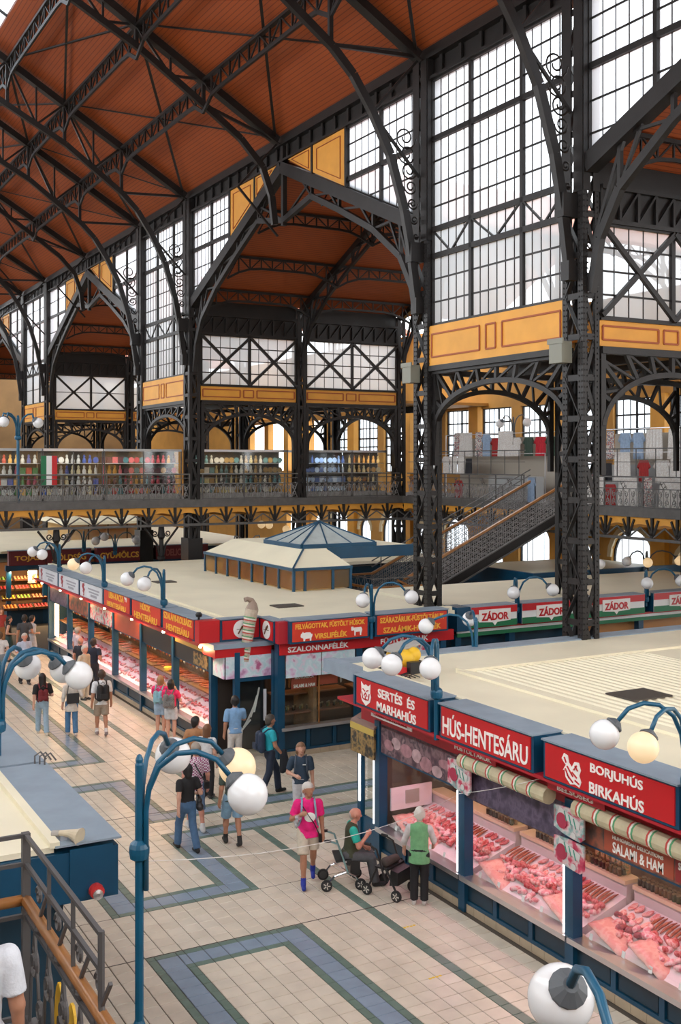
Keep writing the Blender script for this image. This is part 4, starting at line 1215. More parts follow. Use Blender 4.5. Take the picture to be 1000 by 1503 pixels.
boxo('end_ledge', 10.5, 10.75, 17.85, 19.9, ZR - .2, ZR + .06, GREYTOP, rs); boxo('end_ledge', 10.75, 11.6, 19.4, 19.9, ZR - .2, ZR + .03, GREYTOP, rs)
boxo('roof_vent', 13.3, 14.2, 13.9, 14.6, ZR + .02, ZR + .05, mat('vent_dark', (.06, .05, .04), .6), rs)

# ---------------------------------------------------------------- far butcher stall block
fs = thing('delicatessen_stall', 'long delicatessen stall with orange and white box signs and a glass roof pavilion', 'stall', (10.6, 34, 0))
FY = [26.25, 29.05, 31.85, 34.65, 37.45, 40.25, 43.05]
pst = [P_CHEESE, P_MEAT, P_MEAT, P_SALAMI, P_DARK, P_COW]
pst = [MENU, MENU, P_ORANGE, P_SALAMI, P_COW, P_DARK]
for k in range(6):
    front_bay(fs, '-x', 10.6, FY[k], FY[k + 1], poster=pst[k], glass_top=2.1, poster_z=(2.1, 2.6), npan=2)
    boxo('light_tube', 11.0, 11.05, FY[k] + .2, FY[k + 1] - .2, 2.02, 2.06, LEDW, fs)
    boxo('mid_shelf', 10.95, 11.7, FY[k] + .1, FY[k + 1] - .1, 1.28, 1.32, WOOD2, fs)
    MB().prism([(10.74, FY[k] + .08, .6), (11.75, FY[k] + .08, .95), (11.75, FY[k] + .08, .42), (10.74, FY[k] + .08, .42)], (0, FY[k + 1] - FY[k] - .16, 0)).build('display_tray', MATS['tray_white'], fs)
for y in FY: boxo('front_post', 10.56, 10.74, y - .08, y + .08, 0, 2.62, TEAL, fs)
boxo('light_box', 10.7, 10.75, 42.2, 42.7, .75, 2.0, LEDW, fs)
boxo('cheese_print', 10.59, 10.6, 26.5, 27.5, 2.12, 2.45, P_CHEESE, fs); boxo('yellow_strip', 10.59, 10.6, 26.3, 28.9, 2.52, 2.62, MATS['ochre_strip'], fs)
boxo('fascia', 10.6, 10.72, FY[0], FY[-1], 2.6, 3.0, DRED, fs); boxo('soffit', 10.0, 10.7, FY[0], FY[-1] + .1, 2.93, 2.98, DRED, fs)
boxo('back_wall', 13.0, 13.1, 25.2, 43.2, 0, 2.9, MATS['stall_inner'], fs)
boxo('end_wall', 10.7, 17.2, 43.05, 43.15, 0, 3.3, TEAL2, fs)
SB = [25.75, 28.35, 31.0, 33.75, 36.45, 39.2, 41.9]
SB = [26.0, 28.5, 31.2, 34.0, 36.8, 39.6, 42.6]
fx = 10.05
ftx = [[('SZALÁMI-KOLBÁSZ', .16, 2.1, .22), ('HENTESÁRU', -.13, 1.7, .22)], [('HÚSOK', .16, .9, .22), ('HENTESÁRU', -.13, 2.0, .24)], [('LIBA-KACSA', .14, 1.5, .2), ('HENTESÁRU', -.12, 1.9, .2)]]
for k in range(6):
    a, b = SB[k] + .06, SB[k + 1] - .06; c = (a + b) / 2
    if k < 3:
        sign_box(fs, '-x', fx, a, b, 2.95, 3.5, .55, RED2, [(s_, c, 3.23 + dz, w, h) for s_, dz, w, h in ftx[k]], LETY, .03, emb=[('cow', a + .4, 3.4, .2, LETW)] if k == 2 else ())
    else:
        sign_box(fs, '-x', fx, a, b, 2.95, 3.5, .55, WGREY, [], emb=[('glyph', b - .5, 3.24, .42, mat('crimson', (.32, .02, .03), .5))])
        s_ = fs.children[-1]
        for j, (w, z, h) in enumerate(((1.3, 3.3, .05), (1.1, 3.2, .05), (.7, 3.08, .08))):
            boxo('print_line', fx - .004, fx, c - .35 - w / 2, c - .35 + w / 2, z, z + h, mat('grey_print', (.3, .3, .34), .5), fs)
    boxo('sign_gap', 10.25, 10.6, b, b + .12, 2.95, 3.48, TEAL, fs)
# stepped corner by the crossing
boxo('corner_sign', 10.05, 10.6, 25.7, 26.0, 2.95, 3.5, RED, fs)
sign_box(fs, '-y', 26.0 - .3, 10.62, 11.75, 2.95, 3.5, .3, RED, frame=TEAL)
sign_box(fs, '-x', 11.7, 24.85, 25.7, 2.95, 3.5, .3, RED, frame=TEAL)
for (c, ax) in (((11.2, 25.69, 3.24), 'y'), ((11.69, 25.25, 3.24), 'x')):
    b = MB(); b.lathe(c, [(.23, -.006), (.23, .006)], 20, ax); o = b.build('round_logo', WHITE, fs)
    b = MB()
    P = (lambda u, v: (c[0] + u, c[1] - .012, c[2] + v)) if ax == 'y' else (lambda u, v: (c[0] - .012, c[1] - u, c[2] + v))
    b.bar(P(-.1, -.12), P(.02, .08), .012, .035); b.bar(P(.02, .02), P(.1, .12), .012, .06); b.bar(P(-.14, .0), P(.16, .0), .012, .012)
    b.build('logo_mark', WOOD2, o)
boxo('corner_ledge', 10.3, 11.95, 25.35, 26.3, 2.82, 2.94, GREYTOP, fs); boxo('corner_fascia', 10.35, 11.9, 25.4, 26.2, 2.6, 2.82, RED, fs)
boxo('notch_wall', 10.6, 11.9, 26.2, 26.3, 0, 3.3, DARK, fs)
for (x, y) in ((10.62, 26.22), (10.95, 25.45), (11.95, 25.3)): boxo('corner_post', x - .07, x + .07, y - .07, y + .07, 0, 2.7, TEAL, fs)
boxo('corner_poster', 10.6, 10.63, 25.45, 26.25, 2.05, 2.6, P_PURP, fs); boxo('corner_poster', 10.65, 11.95, 25.4, 25.43, 2.05, 2.6, P_PURP, fs)
boxo('door_frame', 11.0, 11.9, 25.42, 25.46, 1.95, 2.05, TEAL, fs); boxo('door_glass', 11.05, 11.88, 25.46, 25.47, .1, 1.95, SHOPGLASS, fs)
boxo('menu_board', 11.0, 11.85, 25.7, 25.73, .2, 1.9, MENU, fs)
for k in range(5): bar('menu_stroke', (11.15 + .1 * k, 25.69, .6 + .12 * k), (11.45 + .06 * k, 25.69, .9 + .2 * k), .02, .04, WHITE, fs)
boxo('sticker_strip', 11.7, 11.78, 25.44, 25.45, .9, 1.7, WGREY, fs)
# cross face towards the passage
cx = [11.95, 14.25, 17.0]
for k in range(2):
    front_bay(fs, '-y', 25.0, cx[k], cx[k + 1], sill=.72, glass_top=2.05, npan=3)
    boxo('inner_shelf', cx[k] + .1, cx[k + 1] - .1, 25.3, 25.8, 1.0, 1.04, WOOD2, fs); boxo('inner_shelf', cx[k] + .1, cx[k + 1] - .1, 25.5, 26.0, 1.45, 1.49, WOOD2, fs)
for x in cx[1:2] + [16.9]: boxo('front_post', x - .09, x + .09, 24.96, 25.14, 0, 2.62, TEAL, fs)
boxo('front_post', 11.86, 12.06, 24.94, 25.14, 0, 2.9, TEAL, fs)
boxo('mullion', 13.1, 13.13, 25.08, 25.12, .75, 2.05, WOOD, fs)
for (a, b) in ((12.1, 13.1), (13.13, 14.1)): boxo('salami_poster', a, b, 24.95, 24.98, 2.02, 2.6, P_PURP, fs)
boxo('black_poster', 14.35, 15.2, 24.95, 24.98, 2.05, 2.62, MENU, fs); emblem('lamb', (14.78, 24.94, 2.38), .3, '-y', mat('tan_print', (.45, .30, .18), .5), fs)
boxo('poster_panel', 15.25, 16.3, 24.95, 24.98, 2.05, 2.62, P_SALAMI, fs)
boxo('terracotta_board', 12.35, 13.08, 25.16, 25.18, 1.68, 2.03, P_ORANGE, fs); boxo('terracotta_board', 13.15, 13.7, 25.16, 25.18, 1.72, 2.03, P_ORANGE, fs)
text('MANGALICA', LETW, (12.72, 25.15, 1.96), (.55, .06), '-y', fs, .02); text('SALAMI & HAM', LETW, (12.72, 25.15, 1.75), (.62, .09), '-y', fs, .02)
boxo('cross_fascia', 11.9, 17.2, 24.9, 25.02, 2.62, 2.9, RED, fs)
text('SZALONNAFÉLÉK', LETW, (13.0, 24.89, 2.76), (1.75, .17), '-y', fs, .02); text('FÜSTÖLTÁRUK', LETW, (15.6, 24.89, 2.76), (1.5, .17), '-y', fs, .02)
sign_box(fs, '-y', 24.5, 12.0, 14.28, 2.95, 3.52, .55, RED2, [('FELVÁGOTTAK, FÜSTÖLT HÚSOK', 13.14, 3.38, 2.0, .18), ('VIRSLIFÉLÉK', 13.15, 3.12, .95, .17)], LETY, .03, emb=[('pig', 12.45, 3.12, .34, LETW), ('cow', 13.9, 3.16, .32, LETW)])
sign_box(fs, '-y', 24.5, 14.46, 16.75, 2.95, 3.52, .55, RED2, [('SZÁRAZÁRUK-FÜSTÖLTÁRUK', 15.6, 3.38, 2.0, .18), ('SZALÁMIK-HÚSFÉLÉK', 15.6, 3.12, 1.8, .18)], LETY, .03)
boxo('sign_gap', 14.28, 14.46, 24.65, 25.0, 2.95, 3.5, TEAL, fs); boxo('sign_return', 11.75, 12.0, 24.65, 25.0, 2.95, 3.5, DRED, fs)
boxo('back_wall', 12.0, 17.1, 26.35, 26.45, 0, 2.9, mat('dark_wood_wall', (.05, .03, .02), .7), fs)
# roof
MB().box(10.6, 17.3, 26.3, 43.15, ZR - .1, ZR).box(11.95, 17.3, 25.0, 26.3, ZR - .1, ZR).build('roof_sheet', CREAM, fs)
boxo('roof_lip', 10.55, 10.75, 26.0, 43.15, ZR, ZR + .12, CREAM, fs); boxo('roof_lip', 12.0, 17.2, 24.98, 25.15, ZR, ZR + .12, CREAM, fs); boxo('roof_step', 11.1, 11.25, 26.4, 43.1, ZR, ZR + .05, CREAM, fs)
boxo('roof_vent', 13.2, 14.0, 27.7, 28.3, ZR, ZR + .03, MATS['vent_dark'], fs); boxo('roof_vent', 12.3, 13.0, 35.3, 35.9, ZR, ZR + .03, MATS['vent_dark'], fs)
# ventilation pipe wrapped in striped awning cloth
vp = thing('vent_pipe', 'striped bulging pipe with a bent spout rising in front of the round logos', 'pipe', (11.2, 25.5, 2.4))
MB().tube([(11.2, 25.5, 2.45), (11.28, 25.5, 3.0), (11.36, 25.5, 3.55), (11.4, 25.5, 3.75)], [.12, .14, .16, .17], 12).build('pipe_body', mat('awning_cloth2', (.5, .42, .32), .7, 0, .15, 8), vp)
MB().tube([(11.4, 25.5, 3.75), (11.41, 25.5, 3.88), (11.38, 25.5, 3.98), (11.28, 25.5, 4.02), (11.2, 25.5, 4.0)], [.17, .12, .075, .06, .06], 10).build('spout', mat('clay_brown', (.3, .22, .17), .6), vp)
for k in range(7):
    f = k / 7; c = Vector((11.2, 25.5, 2.5)).lerp(Vector((11.37, 25.5, 3.62)), f)
    for dz, m in ((0, MATS['stripe_red']), (.04, MATS['stripe_white']), (.08, MATS['stripe_green'])):
        MB().tube([c + Vector((0, 0, dz)), c + Vector((.005, 0, dz + .025))], .128 + .045 * f, 12).build('pipe_stripe', m, vp)
# glazed roof pavilion with pyramid skylight
pv = thing('roof_pavilion', 'low glazed pavilion with cream hipped roof and pyramid skylight on the stall roof', 'pavilion', (16.5, 34, ZR))
px0, px1, py0, py1, pe, ptop = 15.3, 20.5, 31.0, 38.5, 4.08, 4.62
for k in range(8):
    y = py0 + (py1 - py0) * k / 7
    boxo('pavilion_post', px0 - .04, px0 + .04, y - .04, y + .04, ZR, pe, TEAL, pv)
    if k < 7: boxo('amber_pane', px0 - .005, px0 + .005, y + .05, y + (py1 - py0) / 7 - .05, ZR + .05, pe - .05, AMBER, pv)
for x in (px0 + .4, px0 + 1.4, px0 + 2.05):
    boxo('pavilion_post', x - .04, x + .04, py0 - .04, py0 + .04, ZR, pe, TEAL, pv)
for a, b in ((px0, px0 + .4), (px0 + .4, px0 + 1.4), (px0 + 1.4, px0 + 2.05)): boxo('amber_pane', a + .05, b - .05, py0 - .005, py0 + .005, ZR + .05, pe - .05, AMBER, pv)
boxo('inner_box', px0 + .5, px0 + 2.0, py0 + 1.0, py1 - .5, ZR, pe - .1, mat('inner_ochre', (.45, .28, .10), .7), pv)
boxo('eave_trim', px0 - .08, px0 + .02, py0 - .08, py1, pe - .03, pe + .06, TEAL, pv); boxo('eave_trim', px0, px0 + 2.1, py0 - .08, py0 + .02, pe - .03, pe + .06, TEAL, pv)
h = MB()
h.quad((px0 - .05, py0 - .05, pe + .03), (px0 - .05, py1, pe + .03), (px0 + .9, py1 - .6, ptop), (px0 + .9, py0 + 1.1, ptop))
h.quad((px0 - .05, py0 - .05, pe + .03), (px0 + .9, py0 + 1.1, ptop), (px0 + 1.75, py0 + 1.1, ptop), (px0 + 2.1, py0 - .05, pe + .03))
h.quad((px0 + .9, py0 + 1.1, ptop), (px0 + .9, py1 - .6, ptop), (px1, py1 - .6, ptop), (px1, py0 + 1.1, ptop))
h.build('hip_roof', CREAM, pv)
boxo('side_trim', px0 + 1.8, px1, py0 + 1.05, py0 + 1.15, ptop - .35, ptop + .03, TEAL, pv)
bar('hip_bar', (px0 - .05, py0 - .05, pe + .05), (px0 + .9, py0 + 1.1, ptop + .02), .05, .05, TEAL, pv)
a0, a1, b0, b1, ap = 16.3, 19.1, 32.4, 35.3, 5.42
C4 = [(a0, b0), (a1, b0), (a1, b1), (a0, b1)]; AP = ((a0 + a1) / 2, (b0 + b1) / 2, ap)
PG = mat('skylight_glass', (.42, .47, .46), .2, 0, .1, 3)
for k in range(4):
    p, q = C4[k], C4[(k + 1) % 4]
    bar('skylight_curb', (*p, ptop + .06), (*q, ptop + .06), .14, .16, TEAL, pv)
    bar('skylight_hip', (*p, ptop + .14), AP, .06, .06, TEAL, pv)
    for s_ in range(3):
        f0, f1 = s_ / 3, (s_ + 1) / 3
        m0 = (p[0] + (q[0] - p[0]) * f0, p[1] + (q[1] - p[1]) * f0, ptop + .13); m1 = (p[0] + (q[0] - p[0]) * f1, p[1] + (q[1] - p[1]) * f1, ptop + .13)
        MB().quad(m0, m1, AP).build('skylight_pane', PG, pv)
        if s_: bar('skylight_bar', m0, AP, .04, .05, TEAL, pv)

# ---------------------------------------------------------------- tricolour stall row
zs = thing('tricolour_stall', 'stall row with red white green name boards and teal ends behind the front columns', 'stall', (22.8, 27, 0))
boxo('stall_body', 17.65, 30.5, 25.9, 30.2, 0, 3.3, TEAL2, zs)
boxo('roof_sheet', 17.6, 30.5, 25.35, 30.3, ZR - .08, ZR + .02, CREAM, zs)
boxo('end_box', 17.55, 18.0, 25.25, 25.9, 2.75, 3.42, TEAL, zs)
boxo('lit_front', 22.8, 30.4, 25.85, 25.88, .8, 2.5, mat('warm_shop_back', (.45, .2, .06), .6), zs)
for (a, b) in ((18.0, 19.6), (19.8, 21.9), (22.2, 24.55), (24.95, 27.3)):
    s_ = sign_box(zs, '-y', 25.2, a, b, 2.82, 3.4, .5, WHITE, frame=TEAL, pad=.0)
    boxo('red_band', a, b, 25.18, 25.2, 3.2, 3.4, RED, s_); boxo('green_band', a, b, 25.18, 25.2, 2.82, 3.0, mat('flag_green', (.01, .16, .06), .5), s_)
    c = (a + b) / 2
    MB().prism([(c - .55, 25.16, 2.98), (c - .08, 25.16, 2.95), (c, 25.16, 2.86), (c + .08, 25.16, 2.95), (c + .55, 25.16, 2.98), (c + .55, 25.16, 3.32), (c - .55, 25.16, 3.32)], (0, .02, 0)).build('name_plate', LETW, s_)
    text('ZÁDOR', RED, (c, 25.155, 3.14), (.95, .27), '-y', s_, .035)
    boxo('sign_gap', b, b + .2, 25.4, 25.8, 2.8, 3.38, TEAL, zs)
boxo('lower_white', 17.7, 30, 25.45, 25.5, 2.66, 2.74, WHITE, zs); boxo('lower_red', 17.7, 30, 25.45, 25.5, 2.74, 2.8, RED, zs); boxo('lower_green', 17.7, 30, 25.45, 25.5, 2.55, 2.66, MATS['flag_green'], zs)
for x in (17.8, 19.7, 22.05, 24.75): boxo('front_post', x - .1, x + .1, 25.55, 25.75, 0, 2.6, TEAL, zs)
bs = thing('rear_stall', 'low cream-roofed stall with dark blue fascia below the arched wall windows', 'stall', (27, 32, 0))
boxo('stall_body', 25.0, 32.5, 31.2, 37, 0, 3.0, TEAL2, bs); boxo('roof_sheet', 24.9, 32.5, 31.2, 37, 3.25, 3.3, CREAM, bs); boxo('fascia', 24.85, 32.5, 31.0, 31.2, 2.9, 3.5, TEAL, bs)
boxo('fascia', 24.85, 25.0, 31.0, 37, 2.9, 3.5, TEAL, bs)
bs2 = thing('aisle_stall', 'cream-roofed aisle stall beside the roof pavilion under the footbridge', 'stall', (24, 40, 0))
boxo('stall_body', 18.2, 26.5, 39.2, 43.6, 0, 3.2, TEAL2, bs2); boxo('roof_sheet', 18.0, 26.7, 39.0, 43.8, 3.3, 3.42, CREAM, bs2)

# ---------------------------------------------------------------- greengrocer block beyond the bridge
vs = thing('greengrocer_stall', 'greengrocer stall with dark red name board and yellow letters beyond the footbridge', 'stall', (13.5, 52, 0))
boxo('stall_body', 10.7, 24, 53.6, 68, 0, 3.2, TEAL2, vs); boxo('roof_sheet', 10.4, 24, 51.3, 68, ZR - .1, ZR, CREAM, vs)
DR = mat('greengrocer_red', (.16, .012, .018), .5)
for (a, b, s_, tw) in ((10.7, 12.35, 'TOJÁS', 1.15), (12.4, 14.5, 'ZÖLDSÉG', 1.6), (14.75, 17.0, 'GYÜMÖLCS', 1.9), (17.7, 20.4, 'DELICATESSE', 1.7)):
    sg = sign_box(vs, '-y', 50.95, a, b, 2.75, 3.42, .4, DR, [(s_, (a + b) / 2, 3.08, tw, .34)], LETY if s_ != 'DELICATESSE' else mat('dull_pink', (.4, .12, .1), .5), .03, frame=DR)
for x in (10.75, 12.4, 13.5, 14.6, 17.0): boxo('front_post', x - .1, x + .1, 51.2, 51.4, 0, 2.75, TEAL, vs)
boxo('head_beam', 10.6, 20.4, 51.2, 51.4, 2.5, 2.75, TEAL, vs)
boxo('counter', 10.7, 17, 51.2, 52.0, 0, .9, TEAL2, vs); boxo('back_wall', 10.7, 20, 53.5, 53.6, 0, 2.7, mat('warm_brown', (.25, .12, .05), .7), vs)
for x in (11.6, 12.3, 12.75): boxo('price_board', x, x + .4, 51.15, 51.18, 1.9, 2.55, pattern('price_print', [(.7, .6, .45), (.7, .6, .45), (.6, .1, .05), (.75, .7, .6)], 9), vs)
pv2 = thing('rear_pavilion', 'distant glazed pavilion with cream roof behind the footbridge columns', 'pavilion', (15, 60, ZR))
boxo('hip_roof', 14.8, 19.5, 56.8, 64, 4.2, 4.35, CREAM, pv2)
MB().prism([(14.8, 56.8, 4.35), (19.5, 56.8, 4.35), (18.6, 57.6, 4.8), (15.7, 57.6, 4.8)], (0, 6, 0)).build('hip_top', CREAM, pv2)
for k in range(5): boxo('pavilion_post', 15.0 + k * 1.05, 15.06 + k * 1.05, 57, 57.06, ZR, 4.2, IRON, pv2)
boxo('amber_pane', 15.0, 19.3, 57.08, 57.09, ZR, 4.2, AMBER, pv2); boxo('inner_box', 15.4, 19, 58, 63, ZR, 4.1, MATS['inner_ochre'], pv2)

# ---------------------------------------------------------------- left stall (only its corner is in view)
ls = thing('blue_stall', 'stall with plain teal blue side and grey-blue roof edge', 'stall', (2, 14, 0))
boxo('sign_band', -3.0, 3.52, 11.35, 19.0, 2.9, 3.43, TEAL, ls)
boxo('end_panel', 3.0, 3.46, 11.33, 11.36, 2.94, 3.46, TEAL, ls)
boxo('stall_body', -3.0, 3.05, 11.8, 19.0, 0, 2.9, TEAL2, ls)
boxo('roof_edge_sheet', 2.85, 3.55, 11.33, 14.6, 3.5, 3.52, GREYTOP, ls); boxo('roof_edge_sheet', 2.85, 3.55, 14.68, 18.4, 3.5, 3.52, GREYTOP, ls)
boxo('roof_sheet', -3, 2.85, 11.4, 18.4, 3.44, 3.5, CREAM, ls); boxo('roof_kerb', 2.8, 2.9, 11.35, 18.4, 3.5, 3.56, CREAM, ls)
# ================================================================ GLOBE LAMPS
GLM = {}
def globe_meshes(d):
    if d not in GLM:
        b = MB().sphere((0, 0, 0), d / 2, 24, 14)
        off = b.mesh('globe', GLOBE, True); on = b.mesh('globe', GLOBE_ON, True)
        GLM[d] = (off, on)
    return GLM[d]
CAPM = {}
def lamp(label, x, y, z0, ztop, az, reach, d=.36, lit=(), r=.045, sleeve=None, post=True, m=LAMPB, drop=.22):
    t = thing('globe_lamp', label, 'lamp', (x, y, z0))
    b = MB()
    if post:
        b.lathe((x, y, 0), [(r, z0), (r, ztop - .02), (r * .8, ztop), (r * .9, ztop + .03), (r * .5, ztop + .07), (.004, ztop + .08)], 10)
        b.build('post', m, t, smooth=False)
        c = MB(); zc = ztop - .85
        c.lathe((x, y, 0), [(r, zc - .08), (r * 2.1, zc - .05), (r * 2.3, zc), (r * 2.3, zc + .05), (r * 2.0, zc + .09), (r, zc + .12)], 14); c.build('collar', m, t)
        if sleeve: MB().lathe((x, y, 0), [(r * 1.5, z0), (r * 1.5, sleeve - .03), (r * 1.3, sleeve), (r, sleeve + .03)], 12).build('sleeve', m, t)
    g_off, g_on = globe_meshes(d)
    for i, a in enumerate(az):
        a = math.radians(a); dx, dy = math.cos(a), math.sin(a)
        P = lambda h, z: (x + dx * h, y + dy * h, ztop + z)
        ctrl = [(.07, -1.2 if sleeve else -.9), (.07, -.45), (.10, -.25), (.2, -.03), (.38, .11), (.58, .14), (reach * .72, .08), (reach - d * .42, -drop + d * .38)]
        arm = MB().tube([P(*c) for c in ctrl], r * .62, 8).build('arm', m, t, smooth=True)
        e = Vector(P(*ctrl[-1])); g = Vector(P(reach, -drop)); dd = (g - e).normalized()
        MB().tube([e - dd * .03, e + dd * .03, e + dd * .05], [r * 1.0, r * 2.5, r * 2.5], 14).build('cap', mat('cap_grey', (.09, .10, .11), .5), arm)
        link('globe', g_on if i in lit else g_off, t, loc=g - Vector(OFF[t]))
    return t
lamp('tall blue lamp standing free by the corner of the blue stall, three globes, one lit', 3.3, 9.98, 0, 4.66, (53, 8, -43), 1.08, .376, (1,), .042, sleeve=2.2)
lamp('blue three-globe lamp on the roof edge of the blue stall', 3.05, 15.25, 3.52, 4.75, (56, 22, -8), 1.08, .39, (), .05)
lamp('blue lamp in the foreground of the aisle with a dark cap on its globe', 3.8, 4.02, 0, 4.60, (68,), 1.02, .385, ())
lamp('blue lamp between the pork and sausage signs of the red butcher stall', 10.1, 15.12, 2.9, 4.5, (160, 195, 231), 1.08, .345, ())
lamp('blue lamp beside the veal sign of the red butcher stall, one globe lit', 10.1, 9.62, 2.9, 4.45, (160, 196), 1.08, .36, (1,))
lamp('short blue lamp on the grey rear ledge of the red butcher stall', 14.2, 19.7, 3.43, 4.0, (150, 62), 1.1, .34, (), drop=.12)
lamp('blue lamp between the two orange signs facing the passage', 14.37, 24.55, 2.9, 4.25, (228, 312), 1.08, .36)
lamp('blue lamp at the sausage signs of the long delicatessen stall', 10.12, 28.5, 2.9, 4.5, (138, 222), 1.08, .38)
lamp('blue lamp between orange and white signs of the delicatessen stall, one globe lit', 10.12, 34.06, 2.9, 4.45, (138, 222), 1.08, .38, (0,))
lamp('blue lamp at the white signs of the delicatessen stall', 10.12, 39.65, 2.9, 4.45, (138, 222), 1.08, .38)
lamp('blue lamp between two tricolour name boards left of the front column', 19.7, 25.35, 3.0, 4.05, (228, 312), 1.05, .36)
lamp('blue lamp between two tricolour name boards right of the front column', 24.75, 25.35, 3.0, 4.05, (228, 312), 1.05, .36)
lamp('dark lamp with lit globes above the low stall by the arched window', 30.2, 30.9, 3.3, 4.0, (190, 228, 312), 1.2, .36, (1, 2), m=IRON2)
lamp('blue lamp above the low stall below the arched window', 27.6, 30.9, 3.3, 4.0, (250,), .6, .36, m=IRON2)
lamp('blue lamp rising over the kiosks of the footbridge', 9.75, 44.75, 5.85, 9.3, (180, 215, 0), .8, .42, r=.06)
lamp('blue lamp before the vegetable board of the greengrocer stall', 14.1, 50.8, 3.3, 4.2, (200, 340), .95, .4)
lamp('dark lamp before the fruit board of the greengrocer stall', 15.6, 50.8, 3.3, 4.0, (190, 350), 1.0, .4)
lamp('pale lamp on the cream roof behind the dark nave column', 19.0, 43.0, 3.42, 4.2, (0, 180), .8, .36, m=IRON2)
lamp('white two-globe lamp above the hanging clothes on the side gallery', 31.0, 40.1, 5.85, 9.5, (95, 275), .9, .4, m=IRON2)
for i, (x, y, z) in enumerate(((21.5, 47, 4.55), (22.0, 47.2, 4.5), (22.7, 46.8, 4.3))):
    t = thing('hanging_globe', 'lit warm globe hanging under the footbridge deck', 'lamp', (x, y, z), 'lit globes under the footbridge')
    link('globe', globe_meshes(.36)[1], t); MB().tube([(x, y, z + .17), (x, y, GZ - .3)], .012, 5).build('rod', IRON2, t)
# ================================================================ PEOPLE
def surface_nets(F, org, h):
    S = F < 0
    nx, ny, nz = F.shape
    c = np.zeros((nx - 1, ny - 1, nz - 1), int)
    for dx in (0, 1):
        for dy in (0, 1):
            for dz in (0, 1): c += S[dx:nx - 1 + dx, dy:ny - 1 + dy, dz:nz - 1 + dz]
    act = (c > 0) & (c < 8)
    idx = -np.ones(act.shape, int); I = np.argwhere(act); n = len(I); idx[act] = np.arange(n)
    acc = np.zeros((n, 3)); cnt = np.zeros(n)
    i, j, k = I.T
    for ax in range(3):
        o1, o2 = [a for a in range(3) if a != ax]
        for u in (0, 1):
            for v in (0, 1):
                d0 = [0, 0, 0]; d0[o1] = u; d0[o2] = v; d1 = list(d0); d1[ax] = 1
                f0 = F[i + d0[0], j + d0[1], k + d0[2]]; f1 = F[i + d1[0], j + d1[1], k + d1[2]]
                m = (f0 < 0) != (f1 < 0); t = np.where(m, f0 / np.where(m, f0 - f1, 1), 0)
                p = np.zeros((n, 3)); p[:, ax] = t; p[:, o1] = u; p[:, o2] = v
                acc[m] += p[m]; cnt[m] += 1
    V = org + (I + acc / cnt[:, None]) * h
    faces = []
    for ax in range(3):
        o1, o2 = (ax + 1) % 3, (ax + 2) % 3
        a = [slice(None)] * 3; b = [slice(None)] * 3; a[ax] = slice(0, -1); b[ax] = slice(1, None)
        A = S[tuple(a)]; B = S[tuple(b)]
        E = np.argwhere(A != B)
        E = E[(E[:, o1] > 0) & (E[:, o2] > 0)]
        lim = np.array(act.shape)
        E = E[(E[:, o1] < lim[o1]) & (E[:, o2] < lim[o2]) & (E[:, ax] < lim[ax])]
        flip = ~A[E[:, 0], E[:, 1], E[:, 2]]
        def at(d1, d2):
            q = E.copy(); q[:, o1] += d1; q[:, o2] += d2; return idx[q[:, 0], q[:, 1], q[:, 2]]
        Q = np.stack([at(-1, -1), at(0, -1), at(0, 0), at(-1, 0)], 1)
        Q[flip] = Q[flip][:, ::-1]
        faces.append(Q)
    return V, np.concatenate(faces)

